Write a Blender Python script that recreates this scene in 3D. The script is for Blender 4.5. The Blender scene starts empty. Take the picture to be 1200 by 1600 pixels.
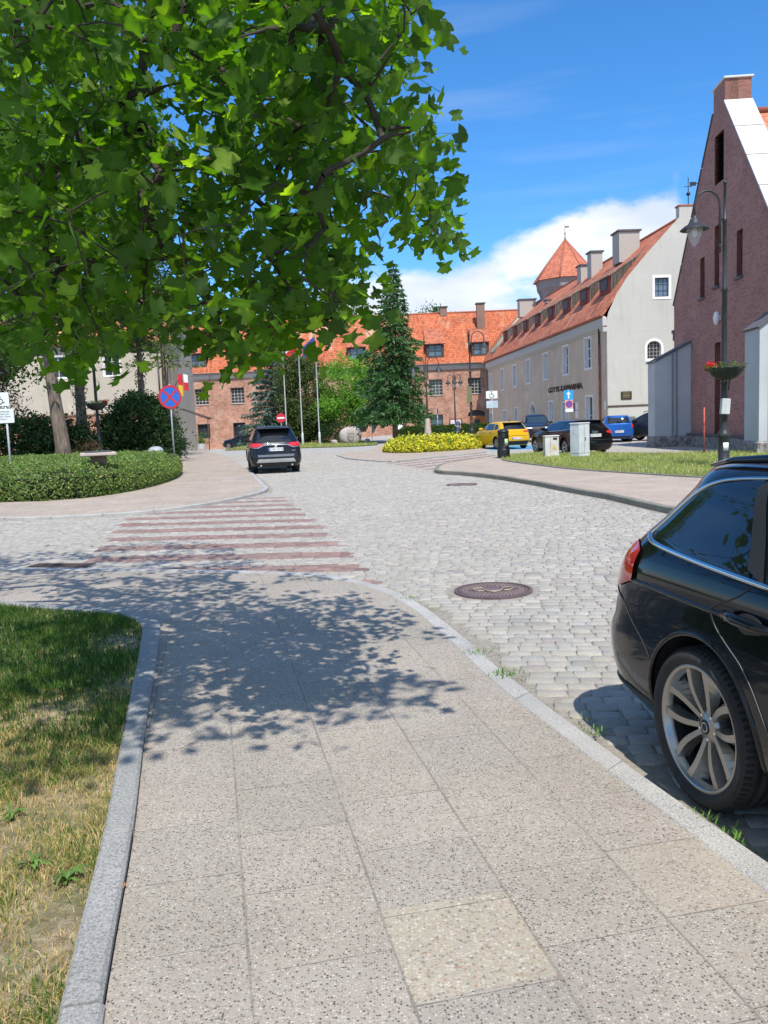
import bpy, bmesh, math, random
import numpy as np
from mathutils import Vector, Matrix
from mathutils.geometry import tessellate_polygon

random.seed(11)
RNG = np.random.default_rng(7)
PI = math.pi
SC = bpy.context.scene
COL = SC.collection
H = 1.65                                  # eye height above the road

# ------------------------------------------------------------------ camera
cam_d = bpy.data.cameras.new('camera')
cam = bpy.data.objects.new('camera', cam_d)
COL.objects.link(cam)
PITCH = math.atan(140/1280.0)
ROLL = 0.041
fw = Vector((0, math.cos(PITCH), -math.sin(PITCH)))
r0 = Vector((1, 0, 0)); u0 = r0.cross(fw)
rt = math.cos(ROLL)*r0 - math.sin(ROLL)*u0
upv = math.sin(ROLL)*r0 + math.cos(ROLL)*u0
cam.matrix_world = Matrix(((rt.x, upv.x, -fw.x, 0), (rt.y, upv.y, -fw.y, 0), (rt.z, upv.z, -fw.z, H), (0, 0, 0, 1)))
cam_d.sensor_fit = 'VERTICAL'
cam_d.sensor_height = 32.0
cam_d.sensor_width = 24.0
cam_d.lens = 32.0*1280/1600.0
cam_d.clip_start = 0.05
cam_d.clip_end = 3000
SC.camera = cam

# ------------------------------------------------------------------ light
SUN_EL = math.radians(58)
SUN_DIR = Vector((0.22, -0.975, 0)).normalized()*math.cos(SUN_EL) + Vector((0, 0, math.sin(SUN_EL)))
sun_d = bpy.data.lights.new('sun', 'SUN')
sun_d.energy = 4.9
sun_d.angle = math.radians(0.53)
sun_d.color = (1.0, 0.935, 0.84)
sun = bpy.data.objects.new('sun', sun_d)
COL.objects.link(sun)
sun.rotation_euler = (-SUN_DIR).to_track_quat('-Z', 'Y').to_euler()
sun.location = (0, 0, 60)

W = bpy.data.worlds.new('World'); SC.world = W; W.use_nodes = True
SC.view_settings.view_transform = 'Standard'
SC.view_settings.look = 'None'
SC.view_settings.exposure = 0.12
SC.view_settings.gamma = 1.0


def build_world():
    nt = W.node_tree; N = nt.nodes; L = nt.links
    for n in list(N): N.remove(n)
    out = N.new('ShaderNodeOutputWorld'); bg = N.new('ShaderNodeBackground')
    sky = N.new('ShaderNodeTexSky'); sky.sky_type = 'NISHITA'; sky.sun_disc = False
    sky.sun_elevation = SUN_EL
    sky.sun_rotation = math.atan2(SUN_DIR.x, SUN_DIR.y)
    sky.air_density = 1.0; sky.dust_density = 0.3; sky.ozone_density = 1.6; sky.altitude = 50
    hs = N.new('ShaderNodeHueSaturation'); hs.inputs['Saturation'].default_value = 1.10; hs.inputs['Value'].default_value = 1.3
    tint = N.new('ShaderNodeMix'); tint.data_type = 'RGBA'; tint.blend_type = 'MULTIPLY'; tint.inputs['Factor'].default_value = 1.0
    tint.inputs['B'].default_value = (.76, 1.13, 1.50, 1)
    L.new(sky.outputs[0], tint.inputs['A']); L.new(tint.outputs['Result'], hs.inputs['Color'])
    tc = N.new('ShaderNodeTexCoord'); sep = N.new('ShaderNodeSeparateXYZ')
    L.new(tc.outputs['Generated'], sep.inputs[0])

    def M(op, a, b=None, c=None):
        n = N.new('ShaderNodeMath'); n.operation = op
        for i, v in enumerate((a, b, c)):
            if v is None: continue
            if isinstance(v, (int, float)): n.inputs[i].default_value = v
            else: L.new(v, n.inputs[i])
        return n.outputs[0]
    # cloud layer: direction -> (azimuth, elevation), noise piled up towards the horizon
    az = M('ARCTAN2', sep.outputs[0], sep.outputs[1])
    elv = M('ARCSINE', sep.outputs[2])
    comb = N.new('ShaderNodeCombineXYZ'); L.new(M('MULTIPLY', az, 1.0), comb.inputs[0]); L.new(M('MULTIPLY', elv, 2.1), comb.inputs[1])
    n1 = N.new('ShaderNodeTexNoise'); n1.inputs['Scale'].default_value = 5.2; n1.inputs['Detail'].default_value = 9; n1.inputs['Roughness'].default_value = 0.56
    n1.inputs['Distortion'].default_value = 0.25
    L.new(comb.outputs[0], n1.inputs['Vector'])
    # bank of cumulus: rises from left to right ahead of the camera
    top = M('ADD', M('MULTIPLY', M('MINIMUM', M('MAXIMUM', az, -0.6), 0.40), 0.20), 0.175)
    above = M('SUBTRACT', elv, top)                       # >0 above the bank
    b1 = M('MULTIPLY', above, -6.0)
    b1 = M('MINIMUM', M('MAXIMUM', b1, -0.9), 0.20)
    gap = M('MULTIPLY', M('MAXIMUM', M('SUBTRACT', az, 0.345), 0.0), -9.0)
    dens = M('ADD', M('ADD', n1.outputs['Fac'], b1), gap)
    mr = N.new('ShaderNodeMapRange'); mr.interpolation_type = 'SMOOTHSTEP'
    mr.inputs['From Min'].default_value = 0.47; mr.inputs['From Max'].default_value = 0.64
    L.new(dens, mr.inputs['Value'])
    # unseen broken cloud, added behind and beside the viewer as neutral fill light
    side = N.new('ShaderNodeMapRange'); side.inputs['From Min'].default_value = 1.0; side.inputs['From Max'].default_value = 1.7; side.inputs['To Max'].default_value = .72
    L.new(M('ABSOLUTE', az), side.inputs['Value'])
    nb = N.new('ShaderNodeTexNoise'); nb.inputs['Scale'].default_value = 2.3; nb.inputs['Detail'].default_value = 7
    L.new(tc.outputs['Generated'], nb.inputs['Vector'])
    mrb = N.new('ShaderNodeMapRange'); mrb.interpolation_type = 'SMOOTHSTEP'; mrb.inputs['From Min'].default_value = .44; mrb.inputs['From Max'].default_value = .60
    L.new(nb.outputs['Fac'], mrb.inputs['Value'])
    back = M('MULTIPLY', mrb.outputs[0], side.outputs[0])
    # thin high wisps
    mp = N.new('ShaderNodeMapping'); mp.inputs['Scale'].default_value = (1.2, 5.0, 1); mp.inputs['Rotation'].default_value = (0, 0, 0.5)
    L.new(comb.outputs[0], mp.inputs['Vector'])
    n2 = N.new('ShaderNodeTexNoise'); n2.inputs['Scale'].default_value = 2.6; n2.inputs['Detail'].default_value = 6
    L.new(mp.outputs[0], n2.inputs['Vector'])
    mr2 = N.new('ShaderNodeMapRange'); mr2.inputs['From Min'].default_value = 0.52; mr2.inputs['From Max'].default_value = 0.9; mr2.inputs['To Max'].default_value = 0.16
    L.new(n2.outputs['Fac'], mr2.inputs['Value'])
    fac = M('MINIMUM', M('ADD', M('ADD', M('MULTIPLY', mr.outputs[0], 0.94), mr2.outputs[0]), back), 0.95)
    # cloud tone: brighter where dense, bluish-grey bottoms
    n3 = N.new('ShaderNodeTexNoise'); n3.inputs['Scale'].default_value = 7; n3.inputs['Detail'].default_value = 5
    L.new(comb.outputs[0], n3.inputs['Vector'])
    cr = N.new('ShaderNodeMix'); cr.data_type = 'RGBA'
    cr.inputs['A'].default_value = (7.2, 8.0, 9.2, 1); cr.inputs['B'].default_value = (10.4, 10.5, 10.5, 1)
    mr3 = N.new('ShaderNodeMapRange'); mr3.inputs['From Min'].default_value = 0.38; mr3.inputs['From Max'].default_value = 0.62
    L.new(n3.outputs['Fac'], mr3.inputs['Value']); L.new(mr3.outputs[0], cr.inputs['Factor'])
    mx = N.new('ShaderNodeMix'); mx.data_type = 'RGBA'
    L.new(fac, mx.inputs['Factor']); L.new(hs.outputs[0], mx.inputs['A']); L.new(cr.outputs['Result'], mx.inputs['B'])
    L.new(mx.outputs['Result'], bg.inputs['Color'])
    bg.inputs['Strength'].default_value = 0.10
    L.new(bg.outputs[0], out.inputs[0])


build_world()

# ------------------------------------------------------------------ material helpers
MATS = {}


class NG:
    """small node-graph helper"""
    def __init__(s, name):
        s.m = bpy.data.materials.new(name); s.m.use_nodes = True
        s.nt = s.m.node_tree; s.N = s.nt.nodes; s.L = s.nt.links
        s.b = s.N['Principled BSDF']; s.out = s.N['Material Output']
        MATS[name] = s.m

    def new(s, t, **kw):
        n = s.N.new(t)
        for k, v in kw.items(): setattr(n, k, v)
        return n

    def link(s, a, b): s.L.new(a, b)

    def val(s, sock, v):
        if isinstance(v, (int, float)): sock.default_value = v
        elif isinstance(v, tuple): sock.default_value = v if len(v) == 4 or len(v) == 3 and sock.type == 'VECTOR' else (*v, 1)
        else: s.L.new(v, sock)

    def math(s, op, a, b=None, c=None, clamp=False):
        n = s.new('ShaderNodeMath', operation=op); n.use_clamp = clamp
        for i, v in enumerate((a, b, c)):
            if v is not None: s.val(n.inputs[i], v)
        return n.outputs[0]

    def mix(s, f, a, b, mode='MIX'):
        n = s.new('ShaderNodeMix', data_type='RGBA'); n.blend_type = mode
        s.val(n.inputs['Factor'], f); s.val(n.inputs['A'], a); s.val(n.inputs['B'], b)
        return n.outputs['Result']

    def coord(s, kind='Object'):
        return s.new('ShaderNodeTexCoord').outputs[kind]

    def map(s, v, scale=(1, 1, 1), rot=(0, 0, 0), loc=(0, 0, 0)):
        n = s.new('ShaderNodeMapping'); s.link(v, n.inputs['Vector'])
        n.inputs['Scale'].default_value = scale; n.inputs['Rotation'].default_value = rot; n.inputs['Location'].default_value = loc
        return n.outputs[0]

    def noise(s, v, scale, detail=4, rough=0.5, out='Fac'):
        n = s.new('ShaderNodeTexNoise'); s.link(v, n.inputs['Vector'])
        n.inputs['Scale'].default_value = scale; n.inputs['Detail'].default_value = detail; n.inputs['Roughness'].default_value = rough
        return n.outputs[out]

    def ramp(s, f, stops):
        n = s.new('ShaderNodeValToRGB'); s.link(f, n.inputs[0])
        e = n.color_ramp.elements
        while len(e) > 1: e.remove(e[-1])
        e[0].position = stops[0][0]; e[0].color = (*stops[0][1], 1)
        for p, c in stops[1:]:
            x = e.new(p); x.color = (*c, 1)
        return n.outputs[0]

    def rng(s, v, a, b, c=0.0, d=1.0, smooth=False):
        n = s.new('ShaderNodeMapRange'); s.link(v, n.inputs['Value'])
        if smooth: n.interpolation_type = 'SMOOTHSTEP'
        n.inputs['From Min'].default_value = a; n.inputs['From Max'].default_value = b
        n.inputs['To Min'].default_value = c; n.inputs['To Max'].default_value = d
        return n.outputs[0]

    def bump(s, h, strength=0.3, dist=0.01, normal=None):
        n = s.new('ShaderNodeBump'); s.link(h, n.inputs['Height'])
        n.inputs['Strength'].default_value = strength; n.inputs['Distance'].default_value = dist
        if normal is not None: s.link(normal, n.inputs['Normal'])
        return n.outputs[0]

    def set(s, **kw):
        names = dict(color='Base Color', rough='Roughness', metal='Metallic', normal='Normal', spec='Specular IOR Level', coat='Coat Weight', coat_rough='Coat Roughness', trans='Transmission Weight', emit='Emission Color', emit_s='Emission Strength', alpha='Alpha', ior='IOR')
        for k, v in kw.items(): s.val(s.b.inputs[names[k]], v)
        return s.m


def plain(name, color, rough=0.6, metal=0.0, var=0.15, vscale=3.0, bump=0.0, bscale=40, **kw):
    """paint / metal / plaster with some wear so that nothing is perfectly even"""
    g = NG(name); co = g.coord()
    n = g.noise(co, vscale, 6, 0.6)
    f = g.rng(n, 0.3, 0.7, 1-var, 1+var)
    c = g.mix(1.0, color, g.new('ShaderNodeCombineXYZ').outputs[0], 'MULTIPLY')
    cx = g.new('ShaderNodeCombineXYZ')
    for i in range(3): g.link(f, cx.inputs[i])
    c = g.mix(1.0, color, cx.outputs[0], 'MULTIPLY')
    g.set(color=c, metal=metal)
    g.set(rough=g.rng(g.noise(co, vscale*4, 3), 0.2, 0.8, max(0.02, rough-0.1), min(1, rough+0.1)), **kw)
    if bump:
        g.set(normal=g.bump(g.noise(co, bscale, 5), bump, 0.01))
    return g.m


# ------------------------------------------------------------------ object helpers
def link(o, parent=None):
    COL.objects.link(o)
    if parent is not None: o.parent = parent
    return o


def tag(o, label, cat, group=None, kind=None):
    o['label'] = label; o['category'] = cat
    if group: o['group'] = group
    if kind: o['kind'] = kind
    return o


def thing(name, label, cat, loc=(0, 0, 0), rz=0.0, group=None):
    o = bpy.data.objects.new(name, None); o.empty_display_size = 0.2
    link(o); o.location = loc; o.rotation_euler = (0, 0, rz)
    return tag(o, label, cat, group)


class MB:
    """collects geometry, then builds ONE mesh object"""
    def __init__(s): s.v = []; s.f = []; s.m = []; s.uv = []; s.smooth = []

    def add(s, verts, faces, mi=0, uvs=None, smooth=False):
        o = len(s.v); s.v.extend([tuple(p) for p in verts])
        for k, f in enumerate(faces):
            s.f.append(tuple(i+o for i in f)); s.m.append(mi); s.smooth.append(smooth)
            s.uv.append(uvs[k] if uvs else None)
        return s

    def quad(s, a, b, c, d, mi=0, uv=None):
        return s.add([a, b, c, d], [(0, 1, 2, 3)], mi, [uv] if uv else None)

    def box(s, c, d, mi=0, rz=0.0, R=None, bevel=0.0):
        """box centred at c with full sizes d"""
        hx, hy, hz = d[0]/2, d[1]/2, d[2]/2
        if bevel:
            b = min(bevel, hx*.9, hy*.9, hz*.9)
            pts = []
            for sz, ins in ((-hz, b), (-hz+b, 0), (hz-b, 0), (hz, b)):
                for sx, sy in ((-1, -1), (1, -1), (1, 1), (-1, 1)):
                    pts.append((sx*(hx-ins), sy*(hy-ins), sz))
            fs = [(3, 2, 1, 0), (12, 13, 14, 15)]
            for k in range(3):
                for i in range(4):
                    j = (i+1) % 4
                    fs.append((k*4+i, k*4+j, k*4+4+j, k*4+4+i))
        else:
            pts = [(sx*hx, sy*hy, sz*hz) for sz in (-1, 1) for sx, sy in ((-1, -1), (1, -1), (1, 1), (-1, 1))]
            fs = [(3, 2, 1, 0), (4, 5, 6, 7), (0, 1, 5, 4), (1, 2, 6, 5), (2, 3, 7, 6), (3, 0, 4, 7)]
        M = R if R is not None else Matrix.Rotation(rz, 3, 'Z')
        pts = [tuple(M @ Vector(p) + Vector(c)) for p in pts]
        return s.add(pts, fs, mi)

    def tube(s, path, r, n=8, mi=0, cap=True, smooth=True):
        """path: points; r: number or list"""
        P = [Vector(p) for p in path]; K = len(P)
        R = r if isinstance(r, (list, tuple)) else [r]*K
        vs = []; t0 = (P[1]-P[0]).normalized()
        a = t0.orthogonal().normalized()
        for i in range(K):
            t = (P[min(i+1, K-1)]-P[max(i-1, 0)]).normalized()
            a = (a - t*a.dot(t))
            a = a.normalized() if a.length > 1e-6 else t.orthogonal().normalized()
            b = t.cross(a)
            for k in range(n):
                th = 2*PI*k/n
                vs.append(P[i] + (a*math.cos(th)+b*math.sin(th))*R[i])
        fs = []
        for i in range(K-1):
            for k in range(n):
                j = (k+1) % n
                fs.append((i*n+k, i*n+j, (i+1)*n+j, (i+1)*n+k))
        s.add(vs, fs, mi, smooth=smooth)
        if cap:
            o = len(s.v)-len(vs)
            s.f.append(tuple(o+k for k in reversed(range(n)))); s.f.append(tuple(o+(K-1)*n+k for k in range(n)))
            for _ in range(2): s.m.append(mi); s.uv.append(None); s.smooth.append(False)
        return s

    def lathe(s, prof, n=20, mi=0, M=None, smooth=True, a0=0.0, a1=2*PI):
        """prof: (r, z); about local z; M optional 4x4"""
        full = abs(a1-a0-2*PI) < 1e-6
        m = n if full else n+1
        vs = []
        for r, z in prof:
            for k in range(m):
                th = a0+(a1-a0)*k/n
                p = Vector((r*math.cos(th), r*math.sin(th), z))
                vs.append(M @ p if M is not None else p)
        fs = []
        for i in range(len(prof)-1):
            for k in range(n):
                j = (k+1) % m
                fs.append((i*m+k, i*m+j, (i+1)*m+j, (i+1)*m+k))
        return s.add(vs, fs, mi, smooth=smooth)

    def poly(s, pts, z, mi=0):
        """flat polygon"""
        P = [Vector((p[0], p[1], z)) for p in pts]
        tr = tessellate_polygon([P])
        fs = []
        for t in tr:
            a, b, c = (P[i] for i in t)
            fs.append(tuple(t) if (b-a).cross(c-a).z > 0 else (t[0], t[2], t[1]))
        return s.add(P, fs, mi)

    def build(s, name, mats, parent=None):
        me = bpy.data.meshes.new(name)
        me.from_pydata([tuple(v) for v in s.v], [], s.f)
        if not isinstance(mats, (list, tuple)): mats = [mats]
        for m in mats: me.materials.append(m)
        me.polygons.foreach_set('material_index', s.m)
        me.polygons.foreach_set('use_smooth', s.smooth)
        if any(u is not None for u in s.uv):
            ul = me.uv_layers.new(name='UVMap')
            flat = []
            for f, u in zip(s.f, s.uv):
                if u is None: flat.extend([0.0, 0.0]*len(f))
                else:
                    for q in u: flat.extend(q)
            ul.data.foreach_set('uv', flat)
        me.update()
        o = bpy.data.objects.new(name, me)
        return link(o, parent)


def struct(o):
    o['kind'] = 'structure'; return o


def mesh_np(name, V, F, mats, parent=None, col=None, mi=None, smooth=False, uv=None):
    """fast mesh from numpy arrays; F is (n,3) or (n,4); col per-vertex rgb"""
    me = bpy.data.meshes.new(name)
    k = F.shape[1]; n = len(F)
    me.vertices.add(len(V)); me.vertices.foreach_set('co', np.ascontiguousarray(V, np.float32).ravel())
    me.loops.add(n*k); me.loops.foreach_set('vertex_index', np.ascontiguousarray(F, np.int32).ravel())
    me.polygons.add(n); me.polygons.foreach_set('loop_start', np.arange(0, n*k, k, dtype=np.int32))
    if not isinstance(mats, (list, tuple)): mats = [mats]
    for m in mats: me.materials.append(m)
    if mi is not None: me.polygons.foreach_set('material_index', np.ascontiguousarray(mi, np.int32))
    me.polygons.foreach_set('use_smooth', np.full(n, smooth, dtype=bool))
    if col is not None:
        a = me.color_attributes.new('Col', 'FLOAT_COLOR', 'POINT')
        c = np.ones((len(V), 4), np.float32); c[:, :3] = col
        a.data.foreach_set('color', c.ravel())
    me.update(calc_edges=True); me.validate()
    o = bpy.data.objects.new(name, me)
    return link(o, parent)


def copy_tree(o, parent=None):
    c = o.copy(); COL.objects.link(c)
    if parent is not None: c.parent = parent
    for ch in [x for x in o.children]:
        copy_tree(ch, c)
    return c


def text_mesh(name, body, size, mat, parent, M, depth=0.003, align='CENTER'):
    cu = bpy.data.curves.new('text', 'FONT'); cu.body = body; cu.size = size; cu.align_x = align; cu.align_y = 'CENTER'; cu.extrude = depth
    t = bpy.data.objects.new('text', cu); COL.objects.link(t)
    dg = bpy.context.evaluated_depsgraph_get()
    me = bpy.data.meshes.new_from_object(t.evaluated_get(dg))
    bpy.data.objects.remove(t); bpy.data.curves.remove(cu)
    me.name = name; me.materials.clear(); me.materials.append(mat)
    me.transform(M)
    o = bpy.data.objects.new(name, me)
    return link(o, parent)


def smooth01(a, b, x):
    t = np.clip((x-a)/(b-a), 0, 1); return t*t*(3-2*t)


def gz(x, y):
    """ground height: level square, falling a little towards the far left"""
    return -0.85*smooth01(62, 104, np.asarray(y, float))*smooth01(1, -9, np.asarray(x, float))


def in_poly(X, Y, poly):
    X = np.asarray(X); Y = np.asarray(Y); c = np.zeros(X.shape, bool)
    n = len(poly); j = n-1
    for i in range(n):
        xi, yi = poly[i]; xj, yj = poly[j]
        if yi != yj:
            c ^= ((yi > Y) != (yj > Y)) & (X < (xj-xi)*(Y-yi)/(yj-yi)+xi)
        j = i
    return c


def densify(pts, step=0.3):
    """Catmull-Rom through points"""
    P = [Vector((p[0], p[1])) for p in pts]
    out = []
    for i in range(len(P)-1):
        p0 = P[max(i-1, 0)]; p1 = P[i]; p2 = P[i+1]; p3 = P[min(i+2, len(P)-1)]
        n = max(1, int((p2-p1).length/step))
        for k in range(n):
            t = k/n
            out.append(0.5*((2*p1)+(p2-p0)*t+(2*p0-5*p1+4*p2-p3)*t*t+(3*p1-p0-3*p2+p3)*t**3))
    out.append(P[-1])
    return [(p.x, p.y) for p in out]
# ------------------------------------------------------------------ ground materials
def slab_material(name, rot, tone, cw=0.435, rw=0.42, u0=0.02, special=None, peb=118.0, contrast=1.0):
    g = NG(name); co = g.coord()
    base = g.map(co, rot=(0, 0, rot))                 # rotate so that u runs across the slabs
    sep = g.new('ShaderNodeSeparateXYZ'); g.link(base, sep.inputs[0])
    u = g.math('DIVIDE', g.math('SUBTRACT', sep.outputs[0], u0), cw)
    cu = g.math('FLOOR', u)
    off = g.new('ShaderNodeTexWhiteNoise', noise_dimensions='1D'); g.link(cu, off.inputs['W'])
    v = g.math('ADD', g.math('DIVIDE', sep.outputs[1], rw), g.math('MULTIPLY', off.outputs['Value'], 0.9))
    cv = g.math('FLOOR', v)
    cell = g.new('ShaderNodeCombineXYZ'); g.link(cu, cell.inputs[0]); g.link(cv, cell.inputs[1])
    wn = g.new('ShaderNodeTexWhiteNoise', noise_dimensions='3D'); g.link(cell.outputs[0], wn.inputs['Vector'])
    fu = g.math('FRACT', u); fv = g.math('FRACT', v)
    wob = g.math('MULTIPLY', g.math('SUBTRACT', g.noise(co, 9, 5, .7), 0.5), 0.05)
    du = g.math('ADD', g.math('MULTIPLY', g.math('MINIMUM', fu, g.math('SUBTRACT', 1.0, fu)), cw), g.math('MULTIPLY', wob, .3))
    dv = g.math('ADD', g.math('MULTIPLY', g.math('MINIMUM', fv, g.math('SUBTRACT', 1.0, fv)), rw), g.math('MULTIPLY', wob, .3))
    d = g.math('MINIMUM', du, g.math('ADD', dv, 0.0012))
    joint = g.rng(d, 0.001, 0.0055, 1, 0, True)
    # exposed aggregate
    vo = g.new('ShaderNodeTexVoronoi'); vo.inputs['Scale'].default_value = peb
    g.link(co, vo.inputs['Vector'])
    wn2 = g.new('ShaderNodeSeparateXYZ'); g.link(vo.outputs['Color'], wn2.inputs[0])
    t = tone
    pc = g.ramp(wn2.outputs[0], [(0.0, (.06, .06, .065)), (0.12, (.11, .105, .105)), (0.20, (.25, .23, .215)), (0.3, (.40, .34, .30)), (.46, (.37, .265, .225)), (.58, (.45, .42, .37)), (.75, (.53, .50, .46)), (.88, (.60, .57, .52)), (1, (.68, .66, .61))])
    vo2 = g.new('ShaderNodeTexVoronoi'); vo2.inputs['Scale'].default_value = peb*0.52
    g.link(g.map(co, loc=(3.7, 1.3, 0)), vo2.inputs['Vector'])
    s2 = g.new('ShaderNodeSeparateXYZ'); g.link(vo2.outputs['Color'], s2.inputs[0])
    big = g.math('MULTIPLY', g.math('GREATER_THAN', s2.outputs[0], 0.84), g.rng(vo2.outputs['Distance'], .30, .42, 1, 0))
    pc2 = g.ramp(s2.outputs[1], [(0, (.09, .09, .10)), (.3, (.17, .16, .17)), (.45, (.36, .26, .22)), (.7, (.48, .44, .38)), (1, (.56, .53, .48))])
    stone = g.mix(big, pc, pc2)
    cement = g.mix(g.noise(co, 3.0, 5), (.385, .36, .335), (.455, .43, .40))
    pm = g.rng(vo.outputs['Distance'], 0.34, 0.56, 1, 0, True)
    c = g.mix(g.math('MULTIPLY', pm, 0.92*contrast), cement, stone)
    # slab-to-slab tone
    sl = g.rng(wn.outputs['Value'], 0, 1, 0.965, 1.035)
    cx = g.new('ShaderNodeCombineXYZ')
    sp = g.new('ShaderNodeSeparateXYZ'); g.link(wn.outputs['Color'], sp.inputs[0])
    g.link(g.math('MULTIPLY', sl, g.rng(sp.outputs[0], 0, 1, 1.0*t[0], 1.03*t[0])), cx.inputs[0])
    g.link(g.math('MULTIPLY', sl, t[1]), cx.inputs[1])
    g.link(g.math('MULTIPLY', sl, g.rng(sp.outputs[1], 0, 1, .98*t[2], 1.01*t[2])), cx.inputs[2])
    c = g.mix(1.0, c, cx.outputs[0], 'MULTIPLY')
    # a few odd slabs with warm coarse gravel
    odd = g.math('MULTIPLY', g.math('GREATER_THAN', sp.outputs[2], 0.985), 0.35)
    if special:
        a = g.math('COMPARE', cu, special[0], 0.1); b = g.math('MULTIPLY', g.math('GREATER_THAN', sep.outputs[1], special[1]), g.math('LESS_THAN', sep.outputs[1], special[2]))
        odd = g.math('MAXIMUM', odd, g.math('MULTIPLY', a, b))
    vo3 = g.new('ShaderNodeTexVoronoi'); vo3.inputs['Scale'].default_value = 82; g.link(co, vo3.inputs['Vector'])
    s3 = g.new('ShaderNodeSeparateXYZ'); g.link(vo3.outputs['Color'], s3.inputs[0])
    oc = g.ramp(s3.outputs[0], [(0, (.16, .15, .15)), (.12, (.27, .23, .18)), (.4, (.44, .36, .24)), (.6, (.50, .44, .33)), (.8, (.60, .56, .47)), (.93, (.34, .18, .12)), (1, (.64, .61, .55))])
    oc = g.mix(g.rng(vo3.outputs['Distance'], .38, .6, 0, 1), oc, (.42, .38, .30))
    c = g.mix(g.math('MULTIPLY', odd, .8), c, oc)
    dirt = g.rng(g.noise(co, 0.9, 6, .65), 0.33, 0.72, 0.84, 1.06)
    dx = g.new('ShaderNodeCombineXYZ')
    for i in range(3): g.link(dirt, dx.inputs[i])
    c = g.mix(1.0, c, dx.outputs[0], 'MULTIPLY')
    jfade = g.rng(g.noise(co, 2.3, 3), 0.32, 0.62, 0.12, 0.75)
    c = g.mix(g.math('MULTIPLY', joint, jfade), c, (.17, .15, .13))
    hgt = g.math('SUBTRACT', g.math('MULTIPLY', pm, 0.28), g.math('MULTIPLY', joint, 1.0))
    g.set(color=c, rough=0.86, normal=g.bump(hgt, 0.55, 0.006))
    return g.m


SLAB_ROT = -math.radians(11.8)
M_slab = slab_material('exposed aggregate slabs', SLAB_ROT, (.845, .825, .76), special=(1.0, 2.06, 2.50))
M_slab_far = slab_material('pale paving slabs', math.radians(-9), (.96, .885, .79), cw=0.5, rw=0.62, peb=70)
M_slab_right = slab_material('pale pinkish slabs', math.radians(-12), (.98, .895, .80), cw=0.5, rw=0.5, peb=70)


def granite(name, c0, c1, scale=260, dark=0.14):
    g = NG(name); co = g.coord()
    n = g.noise(co, scale, 2, .6)
    c = g.ramp(n, [(.3, (dark, dark, dark*1.05)), (.42, c0), (.6, c1), (.75, tuple(min(.8, x*1.25) for x in c1))])
    big = g.rng(g.noise(co, 2.2, 5, .65), .3, .75, .78, 1.1)
    cx = g.new('ShaderNodeCombineXYZ')
    for i in range(3): g.link(big, cx.inputs[i])
    c = g.mix(1.0, c, cx.outputs[0], 'MULTIPLY')
    vo = g.noise(co, 45, 5, .7)
    g.set(color=c, rough=.8, normal=g.bump(vo, .35, .008))
    return g.m


M_kerb = granite('kerb granite', (.36, .355, .335), (.50, .485, .455), 140, .16)
M_kerb_blue = granite('grey granite edging', (.265, .265, .255), (.37, .37, .355), 110, .15)
M_kerb_dark = granite('mossy old kerb', (.17, .17, .13), (.27, .26, .21), 60)

g = NG('cobble granite'); co = g.coord()
at = g.new('ShaderNodeVertexColor'); at.layer_name = 'Col'
sp_ = g.rng(g.noise(co, 190, 2, .7), .3, .7, .82, 1.15)
sp2 = g.rng(g.noise(co, 28, 4, .7), .3, .7, .86, 1.12)
mm = g.math('MULTIPLY', sp_, sp2); cx = g.new('ShaderNodeCombineXYZ')
for i in range(3): g.link(mm, cx.inputs[i])
cc = g.mix(1.0, at.outputs['Color'], cx.outputs[0], 'MULTIPLY')
dirt = g.rng(g.noise(co, 0.55, 5, .6), .4, .7, 0.0, 0.28)
cc = g.mix(dirt, cc, (.30, .27, .23))
g.set(color=cc, rough=.78, normal=g.bump(g.noise(co, 55, 5, .65), .5, .012))
M_cobble = g.m

g = NG('packed joint dirt'); co = g.coord()
c = g.ramp(g.noise(co, 30, 6, .7), [(.3, (.18, .165, .14)), (.5, (.29, .265, .225)), (.7, (.37, .335, .285))])
c = g.mix(g.rng(g.noise(co, 1.1, 4), .55, .72, 0, .35), c, (.10, .13, .05))
g.set(color=c, rough=.95, normal=g.bump(g.noise(co, 80, 4), .6, .01)); M_dirt = g.m

g = NG('far cobbled plaza'); co = g.coord()
vo = g.new('ShaderNodeTexVoronoi'); vo.inputs['Scale'].default_value = 5.5; g.link(co, vo.inputs['Vector'])
c = g.mix(g.rng(vo.outputs['Distance'], .3, .6, 0, .5), (.42, .415, .40), (.27, .26, .24))
sp = g.new('ShaderNodeSeparateXYZ'); g.link(vo.outputs['Color'], sp.inputs[0])
cx = g.new('ShaderNodeCombineXYZ'); f_ = g.rng(sp.outputs[0], 0, 1, .82, 1.15)
for i in range(3): g.link(f_, cx.inputs[i])
c = g.mix(1.0, c, cx.outputs[0], 'MULTIPLY')
g.set(color=c, rough=.85, normal=g.bump(vo.outputs['Distance'], .4, .02)); M_plaza = g.m

g = NG('dry lawn soil'); co = g.coord()
c = g.ramp(g.noise(co, 14, 7, .7), [(.25, (.16, .12, .075)), (.45, (.28, .22, .14)), (.6, (.46, .38, .26)), (.8, (.55, .47, .36))])
c = g.mix(g.rng(g.noise(co, 2.2, 5, .7), .45, .6, 0, .6), c, (.11, .13, .04))
g.set(color=c, rough=.95, normal=g.bump(g.noise(co, 60, 6, .7), .9, .02)); M_soil = g.m

g = NG('green lawn soil'); co = g.coord()
c = g.ramp(g.noise(co, 9, 7, .7), [(.3, (.06, .085, .025)), (.5, (.10, .13, .035)), (.7, (.20, .18, .08))])
g.set(color=c, rough=.95, normal=g.bump(g.noise(co, 30, 6, .7), .9, .03)); M_green = g.m


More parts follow.
